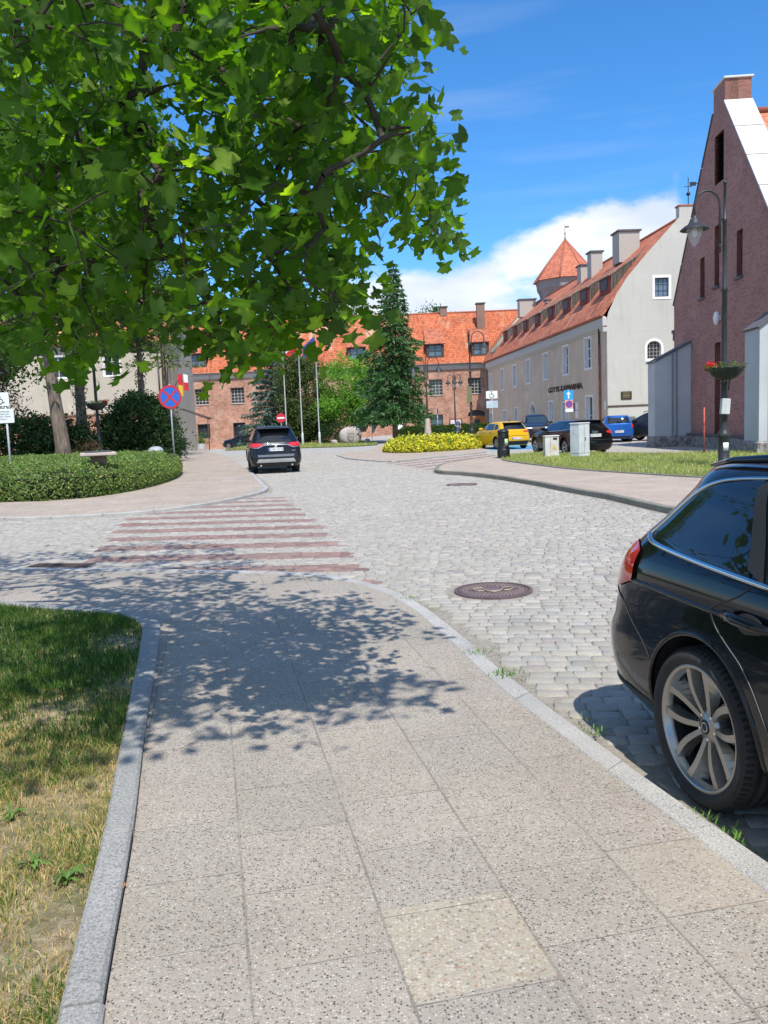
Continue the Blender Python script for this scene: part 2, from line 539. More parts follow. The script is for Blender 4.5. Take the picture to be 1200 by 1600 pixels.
def blade_mat(name, hue_shift=0.0):
    g = NG(name)
    at = g.new('ShaderNodeVertexColor'); at.layer_name = 'Col'
    g.set(color=at.outputs['Color'], rough=.55, spec=.3)
    tr = g.new('ShaderNodeBsdfTranslucent'); g.link(g.mix(1.0, at.outputs['Color'], (1.6, 1.7, .9), 'MULTIPLY'), tr.inputs['Color'])
    ms = g.new('ShaderNodeMixShader'); ms.inputs[0].default_value = .32
    g.link(g.b.outputs[0], ms.inputs[1]); g.link(tr.outputs[0], ms.inputs[2]); g.link(ms.outputs[0], g.out.inputs['Surface'])
    return g.m


M_blade = blade_mat('grass blades')

# ------------------------------------------------------------------ plan of the place (metres)
KERB_IN = [(1.78, .6), (1.45, 1.7), (1.22, 2.56), (1.07, 3.12), (.82, 4.07), (.61, 4.92), (.40, 6.04), (.19, 6.98), (-.03, 7.62), (-.42, 8.27), (-.92, 8.70), (-1.44, 8.93), (-3.01, 9.44), (-4.73, 9.92), (-9, 11.1), (-16, 13.2)]
KERB_OUT = [(1.92, .7), (1.57, 1.8), (1.34, 2.66), (1.18, 3.20), (.95, 4.08), (.745, 4.92), (.52, 6.06), (.30, 7.03), (.06, 7.72), (-.37, 8.42), (-.89, 8.86), (-1.42, 9.08), (-2.98, 9.59), (-4.70, 10.07), (-9, 11.26), (-16, 13.36)]
EDGE_OUT = [(-.33, .1), (-.60, 1.15), (-.82, 2.05), (-1.05, 3.11), (-1.30, 4.14), (-1.53, 5.14), (-1.83, 6.42), (-1.91, 6.71), (-2.05, 6.94), (-2.25, 7.14), (-2.48, 7.28), (-3.10, 7.58), (-3.84, 7.88), (-6, 8.7), (-12, 10.7)]
EDGE_IN = [(-.48, .1), (-.72, 1.15), (-.94, 2.05), (-1.168, 3.11), (-1.418, 4.14), (-1.648, 5.11), (-1.955, 6.36), (-2.03, 6.60), (-2.14, 6.80), (-2.32, 6.99), (-2.55, 7.13), (-3.16, 7.43), (-3.90, 7.73), (-6.05, 8.55), (-12, 10.5)]
K_in = densify(KERB_IN, .25); K_out = densify(KERB_OUT, .25)
E_in = densify(EDGE_IN, .2); E_out = densify(EDGE_OUT, .2)
S1 = E_out + K_in[::-1]                                    # pavement in the foreground
LAWN1 = E_in + [(-14, 9), (-14, -1), (-.4, -1)]
LKS = [(-26, 22), (-14, 18.4), (-7.82, 16.62), (-6.96, 16.42), (-5.46, 16.57), (-4.77, 16.92), (-4.24, 17.49), (-3.65, 18.71), (-3.2, 20.3), (-3.16, 21.58), (-3.57, 23.63), (-5.72, 33.78), (-7.97, 43.63), (-10.2, 52.13), (-14.75, 66.26)]
LK = densify(LKS, .3)
S2 = LK + [(-17, 67.5), (-34, 67.5), (-34, 24)]
RKS = [(6.6, 1), (5.9, 5), (5.2, 10), (4.69, 13.57), (4.46, 15.74), (4.13, 17.46), (3.75, 19.79), (3.18, 22.32), (2.51, 24.22), (1.99, 25.1), (1.82, 25.9), (1.88, 27.1), (2.15, 28.95), (2.68, 30.38), (3.6, 32.21), (4.76, 34.15)]
RK = densify(RKS, .3)
RG = [(11.5, 6), (9.9, 12), (8.14, 17.26), (7.2, 19.06), (6.52, 20.7), (5.53, 23.38), (4.87, 26.77), (4.53, 29.28), (4.55, 30.79), (4.94, 32.7), (5.65, 33.9), (7.18, 33.9), (8.4, 33.0), (9.2, 31.2), (10.6, 30.0), (12.5, 29.4)]
RGd = densify(RG, .3)
S3 = RK + [(5.65, 34.4), (5.65, 33.9), (4.94, 32.7), (4.55, 30.79)] + [p for p in RGd if p[1] < 30.75 and p[0] < 11.6 and not (p[1] > 29.3 and p[0] > 5)][::-1]
LAWN2 = RGd + [(13.35, 28), (13.2, 6)]
IS = [(-2.17, 41.94), (-1.54, 38.34), (-.46, 35.41), (.08, 34.2), (.7, 34.0), (1.74, 35.23), (3.62, 37.6), (4.87, 39.35), (5.37, 42.51), (5.06, 45.05), (3.5, 47.2), (.15, 47.93), (-1.5, 47.4), (-2.26, 45.2), (-2.4, 43.4), (-2.17, 41.94)]
ISL = densify(IS, .3)[:-1]


def sheet(name, poly, z, mat):
    return struct(MB().poly(poly, z).build(name, mat))


def strip(name, a, b, z0, z1, mat, joint=None, gap=.004):
    """kerb: top between the polylines a (inner) and b (outer), vertical faces down to z0; cut into stones of length joint"""
    m = MB(); n = min(len(a), len(b))
    # resample both to a common parameter
    def res(P, k):
        P = [Vector(p) for p in P]; L = [0]
        for i in range(1, len(P)): L.append(L[-1]+(P[i]-P[i-1]).length)
        out = []
        for q in range(k):
            d = L[-1]*q/(k-1); i = min(max(0, int(np.searchsorted(L, d))-1), len(P)-2)
            t = (d-L[i])/max(1e-6, L[i+1]-L[i]); out.append(P[i].lerp(P[i+1], min(1, max(0, t))))
        return out, L[-1]
    _, Ltot = res(a, 2)
    j = joint or 1.0
    ns = max(1, int(Ltot/j)); sub = 4; k = ns*sub+1
    A, _ = res(a, k); B, _ = res(b, k)
    for s_ in range(ns):
        dz = random.uniform(-.004, .004); sh = random.uniform(-.006, .006)
        pa = [A[s_*sub+i] for i in range(sub+1)]; pb = [B[s_*sub+i] for i in range(sub+1)]
        d = (pa[1]-pa[0]).normalized()*gap; pa[0] = pa[0]+d; pb[0] = pb[0]+d
        d = (pa[-1]-pa[-2]).normalized()*gap; pa[-1] = pa[-1]-d; pb[-1] = pb[-1]-d
        rows = []
        for i in range(sub+1):
            w = (pb[i]-pa[i]); wl = w.length; w = w/wl; c = min(.012, wl*.2)
            q = [pa[i], pa[i], pa[i]+w*c, pb[i]-w*c+w*sh, pb[i]+w*sh, pb[i]+w*sh]
            zz = [z0, z1+dz-c*.7, z1+dz, z1+dz, z1+dz-c, z0]
            rows.append([(p.x, p.y, z_+random.uniform(-.0015, .0015)) for p, z_ in zip(q, zz)])
        vs = [p for r in rows for p in r]; fs = []
        for i in range(sub):
            for c in range(5):
                fs.append((i*6+c, i*6+c+1, (i+1)*6+c+1, (i+1)*6+c))
        fs.append((5, 4, 3, 2, 1, 0)); o = sub*6; fs.append(tuple(o+q for q in range(6)))
        m.add(vs, [f[::-1] for f in fs], 0)
    o = m.build(name, mat)
    return struct(o)


def offset_poly(pts, d):
    out = []
    for i, p in enumerate(pts):
        a = Vector(pts[max(0, i-1)]); b = Vector(pts[min(len(pts)-1, i+1)])
        t = (b-a).normalized(); out.append((p[0]-t.y*d, p[1]+t.x*d))
    return out


# base ground, one big sheet to the horizon
xs = np.concatenate([np.linspace(-900, -60, 8), np.linspace(-50, 40, 46), np.linspace(60, 900, 8)])
ys = np.concatenate([np.linspace(-300, -20, 5), np.linspace(-10, 130, 71), np.linspace(160, 1500, 8)])
XX, YY = np.meshgrid(xs, ys)
ZZ = gz(XX, YY) - 0.010
V = np.stack([XX.ravel(), YY.ravel(), ZZ.ravel()], 1)
nx, ny = len(xs), len(ys)
ii, jj = np.meshgrid(np.arange(nx-1), np.arange(ny-1))
a = (jj*nx+ii).ravel()
F = np.stack([a, a+1, a+1+nx, a+nx], 1)
struct(mesh_np('ground', V, F, M_dirt, smooth=True))
# plaza beyond the detailed cobbles, follows the ground
xs = np.linspace(-40, 22, 63); ys = np.linspace(49.2, 108, 60)
XX, YY = np.meshgrid(xs, ys); ZZ = gz(XX, YY) - 0.004
V = np.stack([XX.ravel(), YY.ravel(), ZZ.ravel()], 1); nx, ny = len(xs), len(ys)
ii, jj = np.meshgrid(np.arange(nx-1), np.arange(ny-1)); a = (jj*nx+ii).ravel()
struct(mesh_np('plaza', V, np.stack([a, a+1, a+1+nx, a+nx], 1), M_plaza, smooth=True))

sheet('pavement', S1, .05, M_slab)
strip('kerb', K_in, K_out, -.03, .054, M_kerb, 1.0)
strip('lawn_edging', E_in, E_out, .0, .082, M_kerb_blue, 1.0)
sheet('lawn', LAWN1, .055, M_soil)
sheet('pavement', S2, .05, M_slab_far)
strip('kerb', LK, offset_poly(LK, -.13), -.03, .056, M_kerb, 1.0)
sheet('pavement', S3, .085, M_slab_right)
strip('kerb', offset_poly(RK, -.0), offset_poly(RK, .14), -.03, .10, M_kerb_dark, .8)
sheet('lawn', LAWN2, .095, M_green)
strip('lawn_edging', RGd[4:-6], offset_poly(RGd[4:-6], .07), .0, .125, M_kerb_dark, 1.0)
sheet('pavement', ISL, .045, M_slab_right)
IC = ISL+[ISL[0]]
strip('kerb', IC, offset_poly(IC, .12), -.03, .05, M_kerb, .9)
LAWN3 = densify([(-12, 62.5), (-5.6, 60.4), (-2.2, 59.0), (-.5, 60.2), (-.3, 64), (-1.0, 70), (-2, 76), (-7, 78), (-12, 78)], .6)
sheet('lawn', LAWN3, .03, M_green)
LAWN4 = [(1.5, 66), (20, 66), (11.5, 78), (0.5, 80)]
PATH = [(-.9, 48.6), (5.0, 48.6), (11, 62), (11, 70), (6, 71.2), (.9, 71.2), (.2, 66), (0, 60)]
sheet('path', PATH, .012, M_slab_right)

# ------------------------------------------------------------------ cobbles: every stone is a bevelled block
def cobbles():
    k = 0.128; nrm = math.sqrt(1+k*k); pitch = 0.965/8
    e = np.array([1, -k])/nrm                              # along a row
    rows = np.arange(int(1.2/pitch), int(50.5/pitch))
    cen = []; siz = []; rowi = []
    for r in rows:
        w = (r+.5)*pitch                                  # w = y + k x
        far = w > 24
        t = -22.0 + RNG.uniform(0, .2)
        L = RNG.uniform(.11, .185, 460) * (1.0 if not far else 1.15)
        ts = t+np.cumsum(L)-L/2
        keep = ts < 24
        ts, L = ts[keep], L[keep]
        x = ts*e[0]; y = w + ts*e[1]*1.0
        y = w - k*x
        cen.append(np.stack([x, y], 1)); siz.append(L); rowi.append(np.full(len(L), r))
    C = np.concatenate(cen); L = np.concatenate(siz); R = np.concatenate(rowi)
    X, Y = C[:, 0], C[:, 1]
    ok = (np.abs(X) < .56*Y+3.2) & (X > -15) & (X < 16.5) & (Y > 1.4) & (Y < 50)
    for poly in (E_in+K_out[::-1], S2+[], S3, LAWN2, ISL, LAWN1):
        ok &= ~in_poly(X, Y, poly)
    def nearline(pts, d, sgn=None):
        m = np.zeros(len(X), bool)
        for p, q in zip(pts[:-1], pts[1:]):
            p = np.array(p); q = np.array(q); u = q-p; l2 = (u@u)+1e-9
            t = np.clip(((X-p[0])*u[0]+(Y-p[1])*u[1])/l2, 0, 1)
            m |= (X-p[0]-t*u[0])**2+(Y-p[1]-t*u[1])**2 < d*d
        return m
    near = Y < 16
    ok &= ~(near & nearline(K_out, .16))
    ok &= ~nearline(offset_poly(LK, -.13), .13)
    ok &= ~nearline(offset_poly(RK, .14), .13)
    ok &= ~nearline(offset_poly(IC, .12), .11)
    for mx, my, mr in ((1.02, 7.76, .43), (2.01, 20.77, .45)):
        ok &= (X-mx)**2+(Y-my)**2 > mr*mr
    ok &= ~((np.abs(X+4.17) < .42) & (np.abs(Y-10.2+.22*(X+4.17)) < .33))
    C, L, R = C[ok], L[ok], R[ok]; X, Y = C[:, 0], C[:, 1]; n = len(C)
    # stone tones
    tone = RNG.normal(1.0, .075, n)[:, None]
    base = np.array([.372, .352, .308])*np.ones((n, 3))
    pick = RNG.random(n)
    base[pick < .18] = (.352, .342, .315); base[pick > .86] = (.39, .36, .32); base[pick > .97] = (.30, .27, .25)
    red = np.array([.255, .165, .145])
    w = Y+k*X
    ph = ((w-9.30+.24)/.965) % 1.0
    # crossing over the side street
    tt = np.clip((w-8.6)/(18.5-8.6), -1, 2)
    xr = -.10 - 2.05*tt - .25*np.maximum(0, tt-.6)
    xl = np.where(w < 15.6, -4.0-1.15*(w-10.6)/5.0, -5.15+(w-15.6)*.6)
    cw1 = (X < xr) & (X > xl) & (w > 8.3) & (w < 18.95) & (ph < .5)
    base[cw1] = red*(1+RNG.normal(0, .10, (cw1.sum(), 1)))
    # second crossing towards the parking area
    quad = [(.0, 33.9), (1.75, 26.4), (2.3, 28.9), (2.9, 30.7), (5.0, 34.4), (4.9, 38.9), (3.7, 37.4), (1.8, 35.0)]
    d2 = np.array([.60, .80]); q2 = (X*d2[1]-Y*d2[0])
    cw2 = in_poly(X, Y, quad) & ((q2/1.05 % 1.0) < .5)
    base[cw2] = red*1.05
    bay = in_poly(X, Y, [(5.5, 42.2), (8.0, 41.3), (9.9, 46.2), (6.4, 47.6)])
    base[bay] = (.05, .27, .52)
    col = np.clip(base*tone, .03, .8)
    # geometry: 4 base + 4 rim + 4 top + centre
    half_w = pitch*.5*.955 + RNG.normal(0, .003, n)
    half_l = L*.5 - .004
    Vv = np.zeros((n, 13, 3), np.float32)
    sg = np.array([(-1, -1), (1, -1), (1, 1), (-1, 1)])
    jit = RNG.normal(0, .0045, (n, 4, 2))
    top = RNG.normal(0, .003, n); tilt = RNG.normal(0, .012, (n, 2))
    for c in range(4):
        lx = sg[c, 0]*half_l + jit[:, c, 0]; ly = sg[c, 1]*half_w + jit[:, c, 1]
        for lvl, (ins, z) in enumerate(((-.002, -.03), (-.0005, -.006), (.009, 0.0))):
            ax = lx-sg[c, 0]*ins; ay = ly-sg[c, 1]*ins
            Vv[:, lvl*4+c, 0] = X+ax*e[0]-ay*e[1]; Vv[:, lvl*4+c, 1] = Y+ax*e[1]+ay*e[0]
            Vv[:, lvl*4+c, 2] = z+(top+tilt[:, 0]*ax+tilt[:, 1]*ay if lvl else 0)
    Vv[:, 12, 0] = X; Vv[:, 12, 1] = Y; Vv[:, 12, 2] = top+.003
    fq = []
    for lvl in (0, 1):
        for c in range(4):
            d = (c+1) % 4
            a, b, cc, dd = lvl*4+c, lvl*4+d, lvl*4+4+d, lvl*4+4+c
            fq += [(a, b, cc), (a, cc, dd)]
    for c in range(4): fq.append((8+c, 8+(c+1) % 4, 12))
    fq = np.array(fq)
    F = (fq[None]+np.arange(n)[:, None, None]*13).reshape(-1, 3)
    struct(mesh_np('cobbled_road', Vv.reshape(-1, 3), F, M_cobble, col=np.repeat(col, 13, 0), smooth=True))


cobbles()


# ------------------------------------------------------------------ grass
def grass(name, poly, n, h, w, zbase, palette, clump=1.5, bare=0.0, lean=.5, box=None, weight=None, keep=None):
    P = np.array(poly); lo, hi = P.min(0), P.max(0)
    if box: lo, hi = np.array(box[0]), np.array(box[1])
    X = RNG.uniform(lo[0], hi[0], n*3); Y = RNG.uniform(lo[1], hi[1], n*3)
    if weight: Y = lo[1]+(hi[1]-lo[1])*RNG.random(n*3)**weight
    m = in_poly(X, Y, poly)
    # clumps from a few sine fields
    f = (np.sin(X*clump*3.1+1.3*np.sin(Y*2.3*clump))+np.sin(Y*clump*2.7+1.7*np.sin(X*1.9*clump+2))+np.sin((X+Y)*clump*6.3)*.6)/2.6
    m &= RNG.random(n*3) < np.clip(.75+f*.6-bare, .02, 1)
    if keep is not None: m &= keep(X, Y)
    X, Y, f = X[m][:n], Y[m][:n], f[m][:n]; n = len(X)
    ht = h*(.55+.75*RNG.random(n))*(1+.35*f); az = RNG.uniform(0, 2*PI, n); ln = lean*(.3+RNG.random(n))
    bw = w*(.7+.6*RNG.random(n)); fa = az+RNG.normal(0, .9, n)+PI/2
    dx, dy = np.cos(az)*ln, np.sin(az)*ln; wx, wy = np.cos(fa)*bw, np.sin(fa)*bw
    V = np.zeros((n, 5, 3), np.float32)
    for i, (s, t, q) in enumerate(((-1, 0, 0), (1, 0, 0), (1, .55, .25), (-1, .55, .25), (0, 1, 1))):
        ww = 1.0 if t == 0 else .8
        V[:, i, 0] = X+s*wx*ww*(t < 1)+dx*ht*q; V[:, i, 1] = Y+s*wy*ww*(t < 1)+dy*ht*q; V[:, i, 2] = zbase+ht*t*(1-.18*ln*q)
    F = np.array([(0, 1, 2), (0, 2, 3), (3, 2, 4)])
    F = (F[None]+np.arange(n)[:, None, None]*5).reshape(-1, 3)
    pal = np.array(palette); ci = RNG.integers(0, len(pal), n)
    c = pal[ci]*(1+RNG.normal(0, .18, (n, 1)))
    # dry straw towards the open, worn end of the plot
    return V, F, X, Y, c, f


def grass_obj(name, parts, label):
    V = []; F = []; C = []; o = 0
    for v, f, c in parts:
        V.append(v.reshape(-1, 3)); F.append(f+o); C.append(np.repeat(np.clip(c, .004, .8), 5, 0)); o += len(v)*5
    ob = mesh_np(name, np.concatenate(V), np.concatenate(F), M_blade, col=np.concatenate(C))
    ob['kind'] = 'stuff'; ob['label'] = label; ob['category'] = 'grass'
    return ob


GREENS = [(.045, .115, .016), (.06, .145, .02), (.09, .18, .025), (.035, .09, .013), (.12, .20, .04)]
STRAW = [(.60, .44, .20), (.68, .52, .28), (.52, .39, .17), (.40, .35, .11), (.24, .27, .06)]
v1, f1, X1, Y1, c1, _ = grass('g', LAWN1, 84000, .050, .0024, .055, GREENS, 1.4, bare=.0, lean=.42, box=((-5.5, 4.0), (-1.2, 8.2)))
v2, f2, X2, Y2, c2, ff = grass('g', LAWN1, 24000, .042, .0018, .055, GREENS, 1.9, bare=.25, lean=.9, box=((-2.6, 1.7), (-.7, 4.3)))
mixs = RNG.random(len(X2)) < np.clip(.62-.25*ff, 0, 1)
st = np.array(STRAW)[RNG.integers(0, len(STRAW), len(X2))]
c2 = np.where(mixs[:, None], st, c2*1.25)
mixs = RNG.random(len(X1)) < .03+.30*smooth01(4.5, 3.9, Y1)
c1 = np.where(mixs[:, None], np.array(STRAW)[RNG.integers(0, 5, len(X1))], c1)
v3, f3, X3, Y3, c3, _ = grass('g', LAWN1, 26000, .026, .0014, .055, STRAW[:4], 2.5, bare=-.2, lean=.9, box=((-2.6, 1.7), (-.7, 5.0)))
grass_obj('grass', [(v1, f1, c1), (v2, f2, c2), (v3, f3, c3)], 'patchy lawn in the left foreground, lush under the tree and dry in the sun')
GR2 = [(.30, .38, .08), (.37, .45, .11), (.24, .33, .065), (.46, .46, .17), (.58, .52, .27)]
v4, f4, X4, Y4, c4, _ = grass('g', LAWN2, 34000, .10, .006, .095, GR2, .8, bare=.0, lean=.6, box=((4.4, 15.5), (13.3, 34.2)))
grass_obj('grass', [(v4, f4, c4)], 'sunlit grass verge between the right pavement and the parked cars')
v5, f5, X5, Y5, c5, _ = grass('g', LAWN3, 9000, .14, .015, .03, GR2, .6, bare=.15)
grass_obj('grass', [(v5, f5, c5)], 'small lawn around the carved boulder by the flagpoles')


def weeds():
    """little tufts in the joints of the near kerb and on the worn lawn"""
    parts = []
    for (x, y, n, h, s) in ((.71, 5.0, 60, .03, .045), (1.0, 4.05, 40, .025, .04), (1.2, 3.08, 50, .03, .05), (1.0, 4.2, 30, .02, .06), (1.28, 2.95, 40, .03, .05), (.62, 5.5, 40, .025, .05), (.2, 7.3, 30, .03, .06)):
        X = x+RNG.normal(0, s, n); Y = y+RNG.normal(0, s, n)
        ht = h*(.5+RNG.random(n)); az = RNG.uniform(0, 2*PI, n)
        V = np.zeros((n, 5, 3), np.float32)
        for i, (q, t) in enumerate(((-1, 0), (1, 0), (1, .55), (-1, .55), (0, 1))):
            V[:, i, 0] = X+q*np.sin(az)*.003+np.cos(az)*ht*t*.8; V[:, i, 1] = Y-q*np.cos(az)*.003+np.sin(az)*ht*t*.8; V[:, i, 2] = .0+ht*t*.8+(.05 if x < .9 else .03)
        F = (np.array([(0, 1, 2), (0, 2, 3), (3, 2, 4)])[None]+np.arange(n)[:, None, None]*5).reshape(-1, 3)
        parts.append((V, F, np.array(GREENS)[RNG.integers(0, 5, n)]*1.6))
    grass_obj('weeds', parts, 'small green weeds growing in the joints of the granite kerb')


weeds()
# ------------------------------------------------------------------ building materials
def brick_mat(name, c1, c2, c3, mortar, bw=.27, bh=.082, ms=.009, blotch=.35, patch=None, bumps=.4, soot=0.0):
    g = NG(name); uv = g.coord('UV')
    br = g.new('ShaderNodeTexBrick'); g.link(uv, br.inputs['Vector'])
    br.inputs['Scale'].default_value = 1.0; br.inputs['Brick Width'].default_value = bw; br.inputs['Row Height'].default_value = bh
    br.inputs['Mortar Size'].default_value = ms; br.inputs['Mortar Smooth'].default_value = .25
    br.inputs['Color1'].default_value = (*c1, 1); br.inputs['Color2'].default_value = (*c2, 1); br.inputs['Mortar'].default_value = (*mortar, 1)
    br.inputs['Bias'].default_value = 0.0
    # per-brick outliers
    sep = g.new('ShaderNodeSeparateXYZ'); g.link(uv, sep.inputs[0])
    row = g.math('FLOOR', g.math('DIVIDE', sep.outputs[1], bh))
    cu = g.math('FLOOR', g.math('ADD', g.math('DIVIDE', sep.outputs[0], bw), g.math('MULTIPLY', g.math('MODULO', row, 2.0), .5)))
    cb = g.new('ShaderNodeCombineXYZ'); g.link(cu, cb.inputs[0]); g.link(row, cb.inputs[1])
    wn = g.new('ShaderNodeTexWhiteNoise', noise_dimensions='2D'); g.link(cb.outputs[0], wn.inputs['Vector'])
    c = g.mix(g.math('MULTIPLY', g.math('GREATER_THAN', wn.outputs['Value'], .78), g.math('SUBTRACT', 1.0, br.outputs['Fac'])), br.outputs['Color'], c3)
    n = g.rng(g.noise(uv, .55, 7, .65), .32, .7, 1-blotch, 1+blotch*.7)
    cx = g.new('ShaderNodeCombineXYZ')
    for i in range(3): g.link(n, cx.inputs[i])
    c = g.mix(1.0, c, cx.outputs[0], 'MULTIPLY')
    if patch:
        pf = g.rng(g.noise(g.map(uv, loc=(5, 2, 0)), .8, 6, .7), .50, .66, 0, .75, True)
        c = g.mix(pf, c, patch)
    if soot:
        sf = g.rng(g.noise(g.map(uv, scale=(1, .35, 1)), .5, 6, .7), .50, .75, 0, soot, True)
        c = g.mix(sf, c, (.06, .05, .05))
    g.set(color=c, rough=.9, normal=g.bump(g.math('SUBTRACT', g.noise(uv, 30, 4), g.math('MULTIPLY', br.outputs['Fac'], 1.0)), bumps, .012))
    return g.m


M_brick_old = brick_mat('old red brick', (.41, .17, .10), (.52, .25, .165), (.28, .11, .075), (.48, .39, .31), patch=(.52, .36, .27), blotch=.3)
M_brick_purple = brick_mat('purple clinker brick', (.36, .165, .135), (.42, .20, .165), (.29, .13, .115), (.40, .26, .23), bw=.25, bh=.075, ms=.008, blotch=.18, bumps=.3)
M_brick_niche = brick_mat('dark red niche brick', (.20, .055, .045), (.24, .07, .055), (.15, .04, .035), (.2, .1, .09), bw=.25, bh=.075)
M_brick_pink = brick_mat('sunlit coping brick', (.52, .25, .20), (.58, .30, .24), (.45, .2, .16), (.5, .33, .28), bw=.25, bh=.075, ms=.008, blotch=.15)  # lighter copy of the clinker brick, sunlight put into the colour


def tile_mat(name, c1, c2, c3, tw=.22, th=.30, bleach=0.0, moss=0.0):
    g = NG(name); uv = g.coord('UV')
    sep = g.new('ShaderNodeSeparateXYZ'); g.link(uv, sep.inputs[0])
    cu = g.math('FLOOR', g.math('DIVIDE', sep.outputs[0], tw)); cv = g.math('FLOOR', g.math('DIVIDE', sep.outputs[1], th))
    fu = g.math('FRACT', g.math('DIVIDE', sep.outputs[0], tw)); fv = g.math('FRACT', g.math('DIVIDE', sep.outputs[1], th))
    cb = g.new('ShaderNodeCombineXYZ'); g.link(cu, cb.inputs[0]); g.link(cv, cb.inputs[1])
    wn = g.new('ShaderNodeTexWhiteNoise', noise_dimensions='2D'); g.link(cb.outputs[0], wn.inputs['Vector'])
    c = g.ramp(wn.outputs['Value'], [(0, c3), (.25, c1), (.7, c2), (1, tuple(min(.9, x*1.15) for x in c2))])
    n = g.rng(g.noise(uv, .45, 6, .65), .32, .7, .8, 1.18)
    cx = g.new('ShaderNodeCombineXYZ')
    for i in range(3): g.link(n, cx.inputs[i])
    c = g.mix(1.0, c, cx.outputs[0], 'MULTIPLY')
    if bleach:
        bf = g.rng(g.noise(g.map(uv, scale=(1.0, .35, 1), loc=(3, 1, 0)), .42, 5, .6), .56, .66, 0, bleach, True)
        bf = g.math('MULTIPLY', bf, g.rng(g.noise(uv, 5, 3), .35, .6, .2, 1))
        c = g.mix(bf, c, (.62, .46, .30))
    if moss:
        mf = g.rng(g.noise(g.map(uv, loc=(9, 4, 0)), .7, 6, .7), .55, .75, 0, moss, True)
        c = g.mix(mf, c, (.16, .10, .07))
    # rolled pantile: round in u, step at each row
    hu = g.math('SINE', g.math('MULTIPLY', fu, PI))
    step = g.math('SUBTRACT', 1.0, fv)
    hgt = g.math('ADD', g.math('MULTIPLY', hu, .7), g.math('MULTIPLY', step, .55))
    gro = g.math('MAXIMUM', g.rng(hu, .0, .30, .5, 0), g.rng(fv, .80, 1.0, 0, .85))
    c = g.mix(gro, c, tuple(x*.22 for x in c1))
    g.set(color=c, rough=.8, normal=g.bump(hgt, .8, .05))
    return g.m


M_tile = tile_mat('orange roof tile', (.44, .115, .045), (.52, .15, .065), (.34, .085, .038), bleach=.9, moss=.45, tw=.24, th=.34)
M_tile_old = tile_mat('weathered roof tile', (.44, .135, .07), (.53, .18, .095), (.30, .09, .05), bleach=.7, moss=.8, tw=.24, th=.34)
M_tile_tower = tile_mat('tower roof tile', (.50, .15, .085), (.57, .19, .11), (.42, .12, .07), tw=.2, th=.28)


def plaster(name, c, c_dirt, c_patch, streak=.5, scale=.35, coordk='UV'):
    g = NG(name); uv = g.coord(coordk)
    n = g.noise(uv, scale, 8, .65)
    col = g.mix(g.rng(n, .35, .68, 0, 1), c, c_dirt)
    p = g.noise(g.map(uv, loc=(4, 7, 0)), scale*1.7, 6, .6)
    col = g.mix(g.rng(p, .56, .68, 0, .65, True), col, c_patch)
    st = g.noise(g.map(uv, scale=(2.2, .16, 1)), 1.0, 6, .7)
    col = g.mix(g.rng(st, .52, .75, 0, streak), col, tuple(x*.45 for x in c))
    ln = g.noise(g.map(uv, scale=(.15, 3.0, 1)), 1.0, 4, .6)
    col = g.mix(g.rng(ln, .6, .72, 0, .16), col, tuple(x*.6 for x in c))
    g.set(color=col, rough=.93, normal=g.bump(g.noise(uv, 9, 6, .65), .35, .03))
    return g.m


M_pl_front = plaster('grey brown plaster', (.65, .52, .40), (.52, .42, .325), (.73, .60, .47), .65)
M_pl_gable = plaster('pale grey plaster', (.52, .515, .465), (.475, .465, .42), (.56, .55, .50), .3)
M_pl_beige = plaster('beige plaster', (.52, .475, .40), (.46, .42, .355), (.57, .52, .45), .3)
M_cornice = plaster('grey cornice plaster', (.55, .53, .49), (.44, .43, .40), (.62, .60, .56), .4)
M_tower = plaster('tower plaster', (.30, .30, .30), (.25, .25, .25), (.38, .37, .35), .4)
M_chim = plaster('chimney plaster', (.47, .45, .41), (.36, .345, .32), (.53, .51, .46), .5)
M_cap = plain('dark chimney capping', (.11, .11, .12), .8)
M_white = plain('white window paint', (.80, .80, .79), .55, var=.06)
M_reveal = plain('white plaster reveal', (.74, .74, .73), .8, var=.08)
M_darkframe = plain('dark window frame', (.045, .045, .05), .5)
M_bars = plain('pale window bars', (.42, .40, .37), .6)
M_wood_grey = None
g = NG('weathered boards'); uv = g.coord()
st = g.noise(g.map(uv, scale=(9, 9, .6)), 1.0, 6, .7)
c = g.ramp(st, [(.25, (.05, .042, .035)), (.45, (.16, .14, .12)), (.6, (.24, .22, .195)), (.8, (.33, .31, .28))])
g.set(color=c, rough=.9, normal=g.bump(st, .6, .02)); M_board = g.m
g = NG('dark old boards'); uv = g.coord()
st = g.noise(g.map(uv, scale=(9, 9, .6)), 1.0, 6, .7)
c = g.ramp(st, [(.3, (.035, .025, .02)), (.6, (.11, .075, .055)), (.8, (.2, .14, .1))])
g.set(color=c, rough=.9); M_board_dark = g.m
M_board_red = plain('dark red boards', (.24, .055, .035), .8, var=.3)
M_zinc = plain('bright zinc sheet', (.66, .67, .67), .35, .0, var=.05)
M_clad = plain('blue grey buttress render', (.48, .50, .51), .75, var=.10, vscale=.8, bump=.1)
M_iron = plain('dark iron', (.035, .037, .04), .45, .5)
M_pipe = plain('copper red drainpipe', (.33, .13, .09), .55, .3, var=.35)
M_pipe_grey = plain('grey gutter', (.17, .18, .19), .5, .4)
M_green_cu = plain('green copper flashing', (.28, .36, .30), .7, var=.3)
M_orange_door = plain('orange brown door', (.48, .17, .045), .5)
M_stone = granite('rough field stone plinth', (.22, .20, .19), (.36, .33, .30), 6, .1)
g = NG('window glass'); co = g.coord()
g.set(color=g.mix(g.noise(co, .7, 2), (.012, .016, .022), (.05, .062, .075)), rough=.05, spec=.6, normal=g.bump(g.noise(co, 1.3, 2), .08, .02))
M_glass = g.m
g = NG('blue lit window glass'); co = g.coord()
